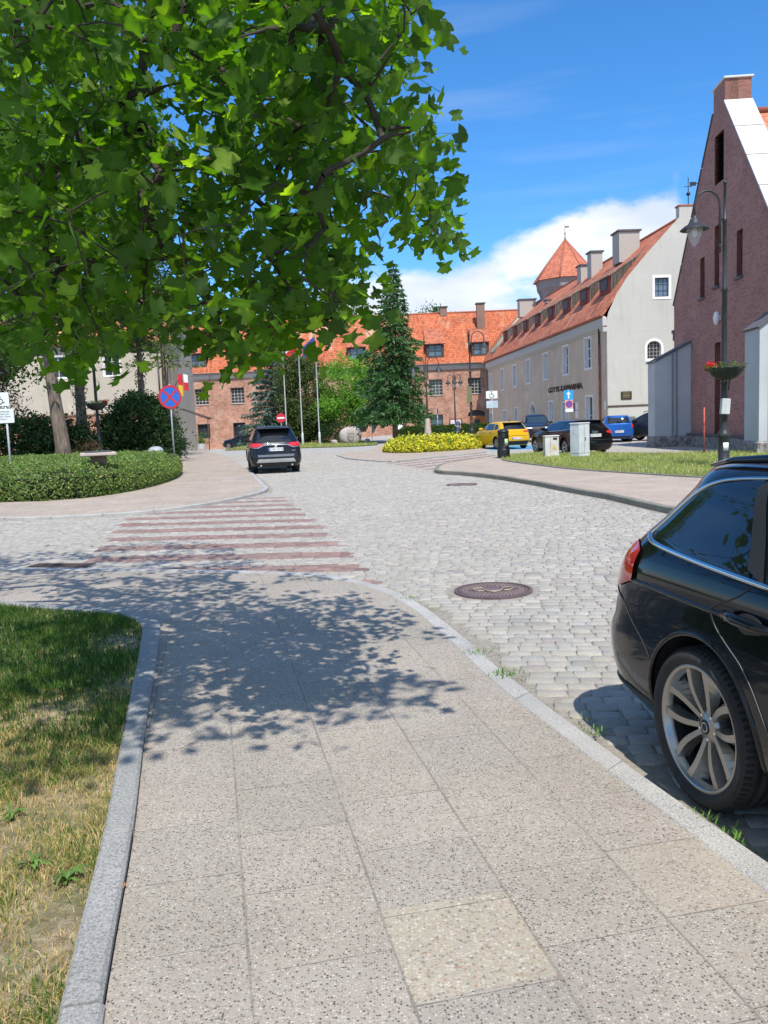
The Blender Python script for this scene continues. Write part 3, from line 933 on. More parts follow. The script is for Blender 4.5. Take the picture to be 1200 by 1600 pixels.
g.set(color=g.mix(g.noise(co, .9, 2), (.05, .09, .13), (.16, .24, .32)), rough=.05, spec=.7); M_glass_blue = g.m  # paler copy of the glass, bluish light painted into the colour


class Frame:
    """a wall plane: origin O, horizontal direction u, outward normal n (both unit, z up)"""
    def __init__(s, O, u, flip=False):
        s.O = Vector(O); s.u = Vector((u[0], u[1], 0)).normalized()
        s.n = Vector((s.u.y, -s.u.x, 0))
        if flip: s.n = -s.n
    def p(s, a, z, d=0.0): return s.O + s.u*a + Vector((0, 0, z)) + s.n*d
    @property
    def R(s):                      # columns: u, n(in), z
        n = -s.n
        return Matrix(((s.u.x, n.x, 0), (s.u.y, n.y, 0), (0, 0, 1)))
    def box(s, mb, a0, a1, z0, z1, d0, d1, mi=0, bevel=0.0):
        c = s.p((a0+a1)/2, (z0+z1)/2, (d0+d1)/2)
        return mb.box(c, (abs(a1-a0), abs(d1-d0), abs(z1-z0)), mi, R=s.R, bevel=bevel)


def orient(f, pts, n):
    nn = (pts[f[1]]-pts[f[0]]).cross(pts[f[2]]-pts[f[0]])
    return f if nn.dot(n) > 0 else tuple(reversed(f))


def arch_pts(a0, a1, z0, z1, rise, k=8):
    """opening outline, counter-clockwise; rise>0 gives a segmental arch"""
    P = [(a0, z0), (a1, z0)]
    if rise <= 0: return P+[(a1, z1), (a0, z1)]
    c = (a0+a1)/2; hw = (a1-a0)/2
    for i in range(k+1):
        th = PI*i/k
        P.append((c+hw*math.cos(th), z1-rise+rise*math.sin(th)))
    return P


def wall_poly(mb, fr, outer, holes, recess, mi=0, mi_rev=1, back=None):
    loops = [[Vector((a, z, 0)) for a, z in outer]]+[[Vector((a, z, 0)) for a, z in h] for h in holes]
    tr = tessellate_polygon(loops)
    flat = [q for l in loops for q in l]
    P = [fr.p(q.x, q.y) for q in flat]
    for t in tr:
        f = orient(tuple(t), P, fr.n)
        mb.add([P[i] for i in f], [(0, 1, 2)], mi, [[(flat[i].x, flat[i].y) for i in f]])
    for h in holes:
        k = len(h)
        for i in range(k):
            a, b = h[i], h[(i+1) % k]
            pts = [fr.p(a[0], a[1]), fr.p(b[0], b[1]), fr.p(b[0], b[1], -recess), fr.p(a[0], a[1], -recess)]
            c = sum((Vector((x, z, 0)) for x, z in h), Vector())/k
            mid = fr.p(c.x, c.y)
            f = orient((0, 1, 2, 3), pts, mid-(pts[0]+pts[1])/2)
            L = math.hypot(b[0]-a[0], b[1]-a[1])
            uvq = [(0, 0), (L, 0), (L, recess), (0, recess)]
            mb.add(pts, [f], mi_rev, [[uvq[i] for i in f]])


def make_window(parent, fr, a0, a1, z0, z1, recess, nx=2, ny=3, rise=0.0, frame=None, pane=None, surround=None, sw=.14, proud=.02, bar=.035, sill=None):
    """window part (sash and bars) with pane / frame / sill as sub-parts"""
    frame = frame or M_darkframe; pane = pane or M_glass
    m = MB(); d = -recess
    t = .06
    fr.box(m, a0, a0+t, z0, z1, d, d+.06); fr.box(m, a1-t, a1, z0, z1, d, d+.06)
    fr.box(m, a0+t, a1-t, z0, z0+t, d, d+.06); fr.box(m, a0+t, a1-t, z1-t, z1, d, d+.058)
    for i in range(1, nx):
        a = a0+(a1-a0)*i/nx; fr.box(m, a-bar/2, a+bar/2, z0+t, z1-t, d+.005, d+.05)
    for j in range(1, ny):
        z = z0+(z1-z0)*j/ny; fr.box(m, a0+t, a1-t, z-bar/2, z+bar/2, d+.004, d+.045)
    w = m.build('window', frame, parent)
    g_ = MB(); fr.box(g_, a0+.01, a1-.01, z0+.01, z1-.01, d-.03, d+.02)
    g_.build('pane', pane, w)
    if surround:
        s = MB(); o = arch_pts(a0-sw, a1+sw, z0-sw, z1+sw, rise+(sw if rise else 0)); h = arch_pts(a0, a1, z0, z1, rise)
        f2 = Frame(fr.p(0, 0, proud), fr.u); f2.n = fr.n
        wall_poly(s, f2, o, [h], proud+.001, 0, 0)
        k = len(o)
        for i in range(k):
            p, q = o[i], o[(i+1) % k]
            s.add([f2.p(*p), f2.p(*q), fr.p(*q), fr.p(*p)], [(0, 1, 2, 3)], 0)
        s.build('frame', surround, w)
    if sill:
        s = MB(); fr.box(s, a0-.06, a1+.06, z0-.07, z0-.003, -.02, .09); s.build('sill', sill, w)
    return w


def roof_slab(mb, A, B, C, D, th=.12, mi=0, mi_edge=None):
    """A,B along the eave, C,D along the ridge (A-D and B-C are the verges); UV in metres"""
    A, B, C, D = (Vector(q) for q in (A, B, C, D))
    u = (B-A).normalized(); n = (B-A).cross(D-A).normalized()
    if n.z < 0: n = -n
    vdir = n.cross(u)
    if vdir.z < 0: vdir = -vdir
    def uv(p): return ((p-A).dot(u), (p-A).dot(vdir))
    top = [A, B, C, D]; f = orient((0, 1, 2, 3), top, n)
    mb.add([top[i] for i in f], [(0, 1, 2, 3)], mi, [[uv(top[i]) for i in f]])
    e = mi if mi_edge is None else mi_edge
    bot = [p-n*th for p in top]; mid = (A+B+C+D)/4
    for i in range(4):
        j = (i+1) % 4
        pts = [top[i], top[j], bot[j], bot[i]]
        mb.add(pts, [orient((0, 1, 2, 3), pts, (pts[0]+pts[1])/2-mid)], e, [[(0, 0), (1, 0), (1, .1), (0, .1)]])
    mb.add(bot, [orient((0, 1, 2, 3), bot, -n)], e)


def chimney(parent, c, sx, sy, z0, z1, mat, cap=M_cap, rz=0.0, pots=0):
    m = MB(); m.box((c[0], c[1], (z0+z1)/2), (sx, sy, z1-z0), rz=rz)
    ch = m.build('chimney', mat, parent)
    m = MB(); m.box((c[0], c[1], z1+.07), (sx+.24, sy+.24, .14), rz=rz, bevel=.02)
    m.build('chimney_cap', cap, ch)
    return ch


# ------------------------------------------------------------------ long grey building on the right
def grey_building():
    C0 = Vector((16.02, 58.0, 0)); d = Vector((-.0605, 1, 0)).normalized(); e = Vector((d.y, -d.x, 0))   # d along the front, e across
    root = thing('plastered_building', 'long grey plastered building with dormer roof, white framed windows and pale gable end', 'building', C0)
    L = 43.4; Wd = 11.8; ZE = 8.15; ZR = 15.6
    def loc(a, b, z): return d*a+e*b+Vector((0, 0, z))
    F = Frame(loc(0, 0, 0), (d.x, d.y)); F.n = -e                     # front
    up = [(41.1, 42.0, 4.78, 6.85), (34.4, 35.9, 4.8, 7.0), (28.2, 29.7, 4.86, 7.0), (22.4, 23.8, 4.9, 7.08), (15.8, 17.2, 4.95, 7.15), (9.4, 10.9, 5.0, 7.22), (3.6, 5.1, 5.08, 7.28)]
    low = [(41.5, 42.9, 0.1, 2.25), (33.7, 35.3, .95, 2.4), (27.9, 29.2, .1, 2.55), (14.3, 15.7, 1.2, 2.85), (10.2, 11.4, .1, 2.65), (3.3, 4.9, .1, 2.95)]
    arch = [(20.6, 22.5, .9, 2.87)]
    holes = [arch_pts(a, b, z, w, 0) for a, b, z, w in up+low]+[arch_pts(*arch[0], .8)]
    m = MB(); REC = .32
    wall_poly(m, F, [(0, -.1), (L, -.1), (L, ZE), (0, ZE)], holes, REC, 0, 1)
    # gable end with two openings
    G = Frame(loc(0, 0, 0), (e.x, e.y)); G.n = -d
    apex = Wd/2
    gx0, gx1 = apex-.72, apex+.72
    # the verge of the old roof is slightly hollow
    outer = [(0, -.1), (Wd, -.1), (Wd, ZE)]
    prof = [(0, 8.15), (.12, 8.62), (.75, 9.9), (1.5, 11.0), (3.0, 12.65), (gx0, 14.9)]
    outer += [(Wd-a, z) for a, z in prof[1:]]+[(gx1, ZR), (gx0, ZR)]+[(a, z) for a, z in reversed(prof)]
    gh = [arch_pts(3.42, 4.42, 9.55, 10.85, 0), arch_pts(2.86, 3.86, 5.30, 6.55, .42)]
    wall_poly(m, G, outer, gh, .22, 2, 1)
    # block thickness of the raised gable head + back closing walls
    for (a0, a1, z0, z1) in ((gx0, gx1, 14.0, ZR),):
        G.box(m, a0+.002, a1-.002, z0, z1-.002, -.55, -.01, 2)
    B = Frame(loc(0, Wd, 0), (d.x, d.y)); B.n = e
    wall_poly(m, B, [(0, -.1), (L, -.1), (L, ZE), (0, ZE)], [], .1, 0, 1)
    # dark plaster corner strip, battered
    body = m.build('wall', [M_pl_front, M_reveal, M_pl_gable], root)
    # windows
    for a, b, z, w in up: make_window(root, F, a, b, z, w, REC, 2, 3, frame=M_white, pane=M_glass, surround=M_white, sw=.13, proud=.025, bar=.06)
    for k, (a, b, z, w) in enumerate(low):
        if z < .2:
            door = make_window(root, F, a, b, z, w, REC, 1, 2, frame=M_white, pane=M_glass, surround=M_white, sw=.12, proud=.025); door.name = 'door'
        else: make_window(root, F, a, b, z, w, REC, 2, 2, frame=M_white, pane=M_glass_blue, surround=M_white, sw=.12, proud=.025)
    a, b, z, w = arch[0]; make_window(root, F, a, b, z, w, REC, 2, 2, rise=.8, frame=M_white, pane=M_glass, surround=M_white, sw=.12, proud=.025)
    make_window(root, G, 3.42, 4.42, 9.55, 10.85, .2, 3, 3, frame=M_darkframe, pane=M_glass_blue, surround=M_white, sw=.17, proud=.03)
    make_window(root, G, 2.86, 3.86, 5.30, 6.55, .2, 4, 5, rise=.42, frame=M_bars, pane=M_glass, surround=M_white, sw=.17, proud=.03, bar=.025)
    # cornice under the eave and its return
    m = MB(); F.box(m, .0, L, 7.62, 8.36, .002, .30, bevel=.10); F.box(m, .0, L, 7.46, 7.616, .002, .12)
    F.box(m, -.03, .40, 7.3, 7.616, .003, .28)
    m.build('cornice', M_cornice, root)
    m = MB(); G.box(m, 0, Wd, 2.05, 2.17, .002, .07); m.build('string_course', M_board_dark, root)
    m = MB(); G.box(m, .02, Wd, -.1, 2.046, .002, .035); m.build('plinth', M_pl_gable, root)
    # plaque by the corner, house number and boards by the door
    m = MB(); G.box(m, .95, 1.72, 2.55, 3.12, .003, .05, bevel=.02); pq = m.build('plaque', plain('bronze plaque', (.06, .055, .035), .5, .5), root)
    m = MB()
    for z_, w_ in ((2.66, .26), (2.74, .30), (2.95, .22), (3.02, .28)): G.box(m, 1.335-w_, 1.335+w_, z_, z_+.035, .051, .058)
    G.box(m, 1.1, 1.57, 2.80, 2.90, .051, .06); m.build('plaque_relief', plain('worn gilt', (.25, .21, .12), .5, .4), pq)
    m = MB(); F.box(m, .35, .65, 1.9, 2.5, .003, .03); m.build('notice_board', M_white, root)
    m = MB(); F.box(m, 6.9, 7.6, 2.0, 2.6, .003, .03); F.box(m, 6.9, 7.6, 1.35, 1.93, .003, .03); m.build('notice_board', M_white, root)
    m = MB(); F.box(m, 7.7, 8.3, 1.9, 2.55, .003, .03); m.build('notice_board', plain('blue notice', (.05, .09, .16), .5), root)
    # raised letters on the front
    tx = text_mesh('wall_letters', 'GOTYK-KAWIARNIA.', .66, M_iron, root, Matrix.Translation(F.p(10.55, 3.83, .03)) @ Matrix((( -F.u.x, F.n.x, 0), (-F.u.y, F.n.y, 0), (0, 0, 1))).to_4x4() @ Matrix.Rotation(PI/2, 4, 'X') @ Matrix.Scale(1.6, 4, (1, 0, 0)), .03)
    # drainpipe
    m = MB(); m.tube([F.p(1.35, 8.5, .16), F.p(1.35, 8.0, .14), F.p(1.35, 7.3, .12), F.p(1.35, 6.6, .12)], .07, 8)
    m.build('downpipe_head', M_iron, root)
    m = MB(); m.tube([F.p(1.35, 6.6, .12), F.p(1.35, .1, .12)], .085, 8)
    for z in (5.6, 4.0, 2.4, 1.0): m.tube([F.p(1.35, z, .12), F.p(1.35, z+.08, .12)], .10, 8)
    m.build('downpipe', M_pipe, root)
    # roof: two panes each side, slightly hollow near the eave
    m = MB()
    ov = .38
    pr = [(-ov, 8.42), (.75, 9.98), (3.0, 12.72), (apex, 15.18)]
    for (b0, z0), (b1, z1) in zip(pr[:-1], pr[1:]):
        roof_slab(m, loc(.02, b0, z0), loc(L+5, b0, z0), loc(L+5, b1, z1), loc(.02, b1, z1), .13, 0)
        roof_slab(m, loc(L+5, Wd-b0, z0), loc(.02, Wd-b0, z0), loc(.02, Wd-b1, z1), loc(L+5, Wd-b1, z1), .13, 0)
    roof = m.build('roof', M_tile_old, root)
    m = MB(); m.tube([loc(.5, apex, 15.2), loc(L+5, apex, 15.2)], .13, 8)
    m.build('ridge_tiles', M_tile_tower, roof)
    m = MB(); m.tube([F.p(-.1, 8.42, ov+.07), F.p(L, 8.42, ov+.07)], .07, 8); m.build('gutter', M_pipe, roof)
    # flashing where the roof meets the brick range
    m = MB(); m.box(loc(L-.9, 2.6, 12.0), (.5, .3, .2)); 
    A_, B_ = loc(L-2.6, .0, 9.3), loc(L+.2, 5.6, 15.3)
    m = MB(); m.tube([A_, B_], .28, 6); m.build('valley_flashing', M_green_cu, roof)
    # shed dormers in one continuous row: red-brown front, pale board cheeks, one shared lean-to roof
    bf = 1.0                                              # front face behind the eave line
    zf0 = 10.12; zt = 11.45
    n = 8; starts = [1.9+i*4.9 for i in range(n)]
    zroof = lambda b: np.interp(b, [q[0] for q in pr], [q[1] for q in pr])
    bb = 3.1; zb = zroof(bb)+.03
    for a in starts:
        a1 = a+2.5
        m = MB()
        f0 = zroof(bf)
        m.quad(loc(a, bf, f0), loc(a1, bf, f0), loc(a1, bf, zt), loc(a, bf, zt))
        fr = Frame(loc(0, bf, 0), (d.x, d.y)); fr.n = -e
        for q in range(5): fr.box(m, a+.08+q*.44, a+.46+q*.44, f0, zt, .0, .05)
        dm = m.build('dormer', M_board_red, root)
        for av, s in ((a, -1), (a1, 1)):
            m = MB()
            P = [loc(av, bf, f0), loc(av, bf, zt), loc(av, bb, zb)]
            o = d*s*.06
            m.add(P+[p+o for p in P], [(0, 1, 2), (5, 4, 3), (0, 3, 4, 1), (1, 4, 5, 2), (2, 5, 3, 0)])
            # upright boards on the cheek
            for q in range(9):
                b0 = bf+.06+q*(bb-bf)/9.4; b1 = b0+.19
                z0 = zroof(b0)+.01; zz1 = zt+(zb-zt)*(b0-bf)/(bb-bf)-.03
                if zz1-z0 > .12:
                    oo = d*s*(.085); Q = [loc(av, b0, z0), loc(av, b1, zroof(b1)), loc(av, b1, zt+(zb-zt)*(b1-bf)/(bb-bf)-.03), loc(av, b0, zz1)]
                    m.add([p+oo for p in Q]+[p+d*s*.05 for p in Q], [(0, 1, 2, 3), (3, 2, 1, 0), (0, 4, 5, 1), (1, 5, 6, 2), (2, 6, 7, 3), (3, 7, 4, 0)])
            m.build('dormer_cheek', M_board, dm)
        m = MB(); roof_slab(m, loc(a-.12, bf-.22, zt-.0), loc(a1+.12, bf-.22, zt-.0), loc(a1+.12, bb+.15, zb+.18), loc(a-.12, bb+.15, zb+.18), .10, 0, 1)
        m.build('dormer_roof', [M_tile_old, M_board], dm)
        m = MB(); fr.box(m, a+.7, a1-.6, f0+.30, zt-.12, .051, .09); m.build('dormer_opening', M_darkframe, dm)
    # chimneys along the slope
    for a, b, sx, sy, z1 in ((6.8, 3.9, 1.6, 1.5, 15.35), (15.5, 4.3, 1.0, 1.1, 15.6), (19.5, 4.6, 1.0, 1.2, 15.2), (29.5, 4.2, 1.2, 1.0, 13.6), (39.5, 4.0, 1.9, 1.1, 15.1)):
        c = loc(a, b, 0); chimney(root, (c.x, c.y), sx, sy, zroof(b)-.4, z1, M_chim, rz=math.atan2(d.x, d.y)*-1)
    # gable head coping and weather vane
    m = MB(); G.box(m, gx0-.06, gx1+.06, ZR, ZR+.13, -.62, .05, bevel=.03); cp = m.build('gable_coping', M_tile_tower, root)
    m = MB(); q = G.p(apex+.05, ZR+.13, -.3)
    m.tube([q, q+Vector((0, 0, 1.85))], .03, 6)
    m.lathe([(0, .62), (.10, .66), (.15, .76), (.10, .86), (0, .9)], 10, M=Matrix.Translation(q))
    m.box(q+Vector((-.02, 0, 1.25)), (.55, .03, .04)); m.box(q+Vector((.32, 0, 1.42)), (.42, .02, .26)); m.box(q+Vector((.62, 0, 1.45)), (.2, .02, .06))
    m.build('weather_vane', M_iron, root)
    # parent space: children were built relative to C0
    return root


grey_building()


# ------------------------------------------------------------------ old brick range across the end of the square
def brick_range():
    root = thing('brick_building', 'long two storey red brick building with orange tiled roof at the square end', 'building', (0, 104, 0))
    F = Frame((0, 0, 0), (1, 0))
    x0, x1 = -27.5, 14.2
    cols = [-22.3, -17.8, -12.7, -7.5, -2.6, 2.3, 7.15, 12.05]
    m = MB(); holes = []; ups = []; lows = []
    for c in cols:
        ups.append((c-.85, c+.85, 4.78, 6.75)); holes.append(arch_pts(*ups[-1], 0))
        if c < 11 and abs(c-2.3) > .5:
            lows.append((c-.78, c+.78, .55, 2.35)); holes.append(arch_pts(*lows[-1], 0))
    dr = (11.1, 13.3, -.05, 2.75); holes.append(arch_pts(*dr, .55))
    d2 = (1.5, 3.3, -.5, 2.1); holes.append(arch_pts(*d2, .3))
    wall_poly(m, F, [(x0, -1.3), (x1, -1.3), (x1, 8.1), (x0, 8.1)], holes, .45, 0, 0)
    for X, s in ((x0, -1), (x1, 1)):
        E = Frame((X, 0, 0), (0, 1)); E.n = Vector((s, 0, 0))
        wall_poly(m, E, [(0, -1.3), (12, -1.3), (12, 8.1), (6, 15.6), (0, 8.1)], [], .1)
    m.build('wall', M_brick_old, root)
    for k, (a, b, z, w) in enumerate(ups): make_window(root, F, a, b, z, w, .38, 4, 5, frame=M_bars, pane=M_glass, bar=.06, sill=M_cornice)
    for k, (a, b, z, w) in enumerate(lows): make_window(root, F, a, b, z, w, .38, 2, 3, frame=M_darkframe, pane=M_glass_blue if a > 5 else M_glass, bar=.06)
    # arched doorway
    m = MB(); F.box(m, 11.1, 13.3, -.05, 1.95, -.5, -.38); F.box(m, 11.1, 11.3, -.05, 1.95, -.379, -.3); F.box(m, 13.1, 13.3, -.05, 1.95, -.379, -.3); F.box(m, 11.3, 13.1, 1.75, 1.95, -.379, -.3)
    dd = m.build('door', M_orange_door, root)
    m = MB(); F.box(m, 11.8, 12.6, .5, 1.55, -.378, -.35); F.box(m, 11.1, 13.3, 1.955, 2.76, -.5, -.40); m.build('door_glass', M_darkframe, dd)
    m = MB(); F.box(m, 1.5, 3.3, -.5, 2.1, -.5, -.38); dd = m.build('door', plain('dark brown door', (.10, .05, .03), .6), root)
    m = MB(); F.box(m, 1.95, 2.85, .3, 1.6, -.378, -.35); m.build('notice', M_white, dd)
    m = MB(); F.box(m, 8.7, 10.3, .2, 1.75, .003, .06); nb = m.build('notice_board', plain('notice board frame', (.16, .05, .04), .6), root)
    m = MB(); F.box(m, 8.85, 10.15, .3, 1.6, .061, .075); m.build('poster', plain('pale posters', (.62, .58, .66), .6, var=.35, vscale=2.2), nb)
    m = MB(); F.box(m, x0, x1, 8.1, 8.75, -.2, .22, bevel=.05); F.box(m, x0, x1, 7.92, 8.096, .002, .10); m.build('cornice', M_cornice, root)
    # brick buttress at the right end
    m = MB(); F.box(m, 13.35, 14.3, -.8, 7.9, .003, .8); m.build('corner_pier', brick_mat('shaded corner brick', (.30, .14, .10), (.36, .18, .13), (.2, .09, .07), (.33, .28, .24)), root)  # darker copy of the old brick, shade put into the colour
    m = MB(); ov = .45; yr = 6.4; zr = 15.65; ze = 8.62
    roof_slab(m, (x0-.3, -ov, ze), (x1+6, -ov, ze), (x1+6, yr, zr), (x0-.3, yr, zr), .14)
    roof_slab(m, (x1+6, 2*yr+ov, ze), (x0-.3, 2*yr+ov, ze), (x0-.3, yr, zr), (x1+6, yr, zr), .14)
    roof = m.build('roof', M_tile, root)
    m = MB(); m.tube([(x0-.3, yr, zr), (x1+6, yr, zr)], .14, 8); m.build('ridge_tiles', M_tile_tower, roof)
    m = MB(); m.tube([(x0, -ov-.05, ze-.06), (x1, -ov-.05, ze-.06)], .08, 6); m.build('gutter', M_pipe_grey, roof)
    zs = lambda y: ze+(zr-ze)*(y+ov)/(yr+ov)
    for c in (-22.6, -12.4, -2.6, 7.25, 12.9):
        # dormer with a steep tiled lean-to roof
        y0 = .35; z0 = zs(y0)+.05; zt = z0+1.75; y1 = 3.2; z1 = zs(y1)
        DF = Frame((0, y0, 0), (1, 0))
        m = MB(); op = arch_pts(c-.88, c+.88, z0+.12, zt-.12, 0)
        wall_poly(m, DF, [(c-1.1, z0-.2), (c+1.1, z0-.2), (c+1.1, zt), (c-1.1, zt)], [op], .16)
        for s in (-1, 1):
            P = [Vector((c+s*1.1, y0, z0-.2)), Vector((c+s*1.1, y0, zt)), Vector((c+s*1.1, y1+.6, zs(y1+.6)))]
            m.add(P, [(0, 1, 2), (2, 1, 0)])
        dm = m.build('dormer', M_board_dark, root)
        make_window_sub = MB()
        for i in range(3): DF.box(make_window_sub, c-.88+i*.83, c-.78+i*.83, z0+.12, zt-.12, -.15, -.06)
        for j in range(3): DF.box(make_window_sub, c-.78, c+.78, z0+.12+j*.68, z0+.21+j*.68, -.15, -.07)
        make_window_sub.build('window', M_darkframe, dm)
        mm_ = MB(); DF.box(mm_, c-.87, c+.87, z0+.13, zt-.13, -.22, -.152); mm_.build('pane', M_glass_blue, dm)
        m = MB(); roof_slab(m, (c-1.3, y0-.3, zt-.05), (c+1.3, y0-.3, zt-.05), (c+1.15, y1+1.0, zs(y1+1.0)+.05), (c-1.15, y1+1.0, zs(y1+1.0)+.05), .1)
        m.build('dormer_roof', M_tile_old, dm)
    for x, y, sx, z1 in ((8.9, 6.4, .9, 16.35), (13.5, 4.0, 1.0, 16.3)):
        chimney(root, (x, y), sx, 1.0, zs(min(y, 6.3))-.3, z1, plaster('brick chimney %d' % int(x), (.30, .19, .15), (.22, .14, .11), (.4, .3, .25), coordk='Object'))
    return root


brick_range()


# ------------------------------------------------------------------ round tower behind
def tower():
    root = thing('tower', 'octagonal tower with a pointed orange tiled roof rising behind the grey building', 'tower', (22.1, 97, 0))
    R = 3.55
    def octo(r, z, a0=PI/8): return [Vector((r*math.cos(a0+i*PI/4), r*math.sin(a0+i*PI/4), z)) for i in range(8)]
    rings = [octo(3.0, 0), octo(3.0, 15.3), octo(3.1, 15.7), octo(3.35, 16.1), octo(3.4, 16.6), octo(R, 17.05)]
    m = MB()
    for a, b in zip(rings[:-1], rings[1:]):
        for i in range(8):
            j = (i+1) % 8; w = (a[j]-a[i]).length
            m.add([a[i], a[j], b[j], b[i]], [(0, 1, 2, 3)], 0, [[(i*2.3, a[i].z), (i*2.3+w, a[i].z), (i*2.3+w, b[i].z), (i*2.3, b[i].z)]])
    m.build('wall', M_tower, root)
    m = MB(); lo = octo(R+.22, 17.0); md = octo(R*.72, 18.6); ap = Vector((0, 0, 21.7))
    for i in range(8):
        j = (i+1) % 8; w = (lo[j]-lo[i]).length; w2 = (md[j]-md[i]).length
        l1 = ((md[i]+md[j])/2-(lo[i]+lo[j])/2).length
        m.add([lo[i], lo[j], md[j], md[i]], [(0, 1, 2, 3)], 0, [[(0, 0), (w, 0), ((w+w2)/2, l1), ((w-w2)/2, l1)]])
        m.add([md[i], md[j], ap], [(0, 1, 2)], 0, [[((w-w2)/2, l1), ((w+w2)/2, l1), (w/2, l1+3.6)]])
    m.poly([(p.x, p.y) for p in octo(R+.2, 0)], 16.99)
    rf = m.build('roof', M_tile_tower, root)
    m = MB()
    for i in range(8): m.tube([lo[i], md[i], ap], .09, 6)
    m.build('hip_tiles', M_tile_tower, rf)
    m = MB(); m.lathe([(.34, 21.05), (.2, 21.5), (.06, 21.9), (.03, 22.7), (0, 22.7)], 8); m.lathe([(0, 22.25), (.13, 22.35), (0, 22.47)], 8)
    m.tube([(0, 0, 22.6), (0, 0, 23.4)], .025, 6); m.box((.22, 0, 23.1), (.5, .03, .16))
    m.build('finial', M_cap, rf)


tower()


# ------------------------------------------------------------------ purple brick gabled building, right edge
def clinker_building():
    A = Vector((13.67, 30.63, 0)); d = Vector((.07, 1, 0)).normalized(); e = Vector((d.y, -d.x, 0))
    root = thing('gabled_brick_building', 'tall purple brick gabled building with slit windows and grey buttresses at the right edge', 'building', A)
    def loc(a, b, z): return d*a+e*b+Vector((0, 0, z))
    G = Frame((0, 0, 0), (d.x, d.y)); G.n = -e
    s0, s1 = -3.25, 9.55; ap = 3.25; ze = 6.75; zr = 13.55
    outer = [(s0, -.2), (s1, -.2), (s1, ze), (ap+.67, zr-.05), (ap+.67, 14.3), (ap-.67, 14.3), (ap-.67, zr-.05), (s0, ze)]
    slits = [(5.0, 5.6, 6.4, 8.08), (3.18, 3.75, 6.6, 9.0), (.62, 1.24, 6.55, 8.27), (2.98, 3.68, .6, 4.34)]
    lou = (2.7, 3.76, 10.6, 12.5)
    m = MB()
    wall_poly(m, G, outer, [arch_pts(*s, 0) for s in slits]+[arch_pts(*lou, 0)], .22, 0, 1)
    # parapet thickness behind the gable and other walls
    T = .5
    up = [(s1, ze), (ap+.67, zr-.05), (ap+.67, 14.3), (ap-.67, 14.3), (ap-.67, zr-.05), (s0, ze)]
    for (a, z), (b, w) in zip(up[:-1], up[1:]):
        P = [G.p(a, z), G.p(b, w), G.p(b, w, -T), G.p(a, z, -T)]
        m.add(P, [orient((0, 1, 2, 3), P, Vector((0, 0, 1)) if abs(z-w) < 3 and a != b else d*(1 if a > ap else -1))], 2, [[(0, 0), (1, 0), (1, T), (0, T)]])
    N = Frame(loc(s0, 0, 0), (e.x, e.y)); N.n = -d
    wall_poly(m, N, [(0, -.2), (24, -.2), (24, ze), (0, ze)], [], .1, 0, 0)
    S = Frame(loc(s1, 0, 0), (e.x, e.y)); S.n = d
    wall_poly(m, S, [(0, -.2), (24, -.2), (24, ze), (0, ze)], [], .1, 0, 0)
    P = [loc(s0, 24, 0), loc(s1, 24, 0), loc(s1, 24, ze), loc(ap, 24, zr), loc(s0, 24, ze)]
    m.add(P, [(0, 1, 2, 3, 4)], 0)
    # inner face of parapet block (sunlight is in its brick colour)
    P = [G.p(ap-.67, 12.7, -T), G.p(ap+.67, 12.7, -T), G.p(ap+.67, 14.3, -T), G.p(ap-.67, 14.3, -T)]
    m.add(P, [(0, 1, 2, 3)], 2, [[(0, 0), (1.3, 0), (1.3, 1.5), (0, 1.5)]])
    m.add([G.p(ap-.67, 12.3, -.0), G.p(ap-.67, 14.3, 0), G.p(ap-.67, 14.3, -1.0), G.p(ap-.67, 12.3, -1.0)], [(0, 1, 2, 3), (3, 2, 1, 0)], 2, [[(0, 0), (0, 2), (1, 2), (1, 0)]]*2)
    m.build('wall', [M_brick_purple, M_brick_niche, M_brick_pink], root)
    for s in slits:
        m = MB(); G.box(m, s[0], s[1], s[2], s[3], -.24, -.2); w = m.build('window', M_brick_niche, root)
        m = MB(); G.box(m, s[0]-.08, s[1]+.08, s[2]-.09, s[2]-.004, .003, .10); m.build('sill', M_cap, w)
    m = MB(); G.box(m, lou[0], lou[1], lou[2], lou[3], -.24, -.2)
    n = 16
    for i in range(n):
        z = lou[2]+(i+.5)*(lou[3]-lou[2])/n
        P = [G.p(lou[0]+.02, z-.05, -.01), G.p(lou[1]-.02, z-.05, -.01), G.p(lou[1]-.02, z+.045, -.19), G.p(lou[0]+.02, z+.045, -.19)]
        m.add(P, [(0, 1, 2, 3), (3, 2, 1, 0)])
    m.build('louvre', M_iron, root)
    # roof, its bright verge sheet and coping edge
    m = MB()
    rb = lambda a: zr-.35-(zr-.35-ze+.05)*abs(a-ap)/(ap-s0)
    roof_slab(m, loc(s0-.5, .95, rb(s0-.5)), loc(s0-.5, 24, rb(s0-.5)), loc(ap, 24, rb(ap)), loc(ap, .95, rb(ap)), .16, 0)
    roof_slab(m, loc(s1+.5, 24, rb(s1+.5)), loc(s1+.5, .3, rb(s1+.5)), loc(ap, .3, rb(ap)), loc(ap, 24, rb(ap)), .16, 0)
    rf = m.build('roof', tile_mat('new roof tile', (.62, .215, .11), (.68, .26, .15), (.55, .18, .10), tw=.22, th=.34), root)
    m = MB()
    nseg = 5
    for i in range(nseg):
        t0, t1 = i/nseg, (i+1)/nseg-.006
        a0 = s0-.2+(ap-.69-s0+.2)*t0; a1 = s0-.2+(ap-.69-s0+.2)*t1
        zz = lambda a: ze+(zr-.05-ze)*(a-s0)/(ap-.67-s0)
        roof_slab(m, loc(a0, -.06, zz(a0)+.06), loc(a0, 1.02, zz(a0)+.06), loc(a1, 1.02, zz(a1)+.06), loc(a1, -.06, zz(a1)+.06), .05)
    m.build('verge_sheet', M_zinc, rf)
    m = MB()
    nseg = 4
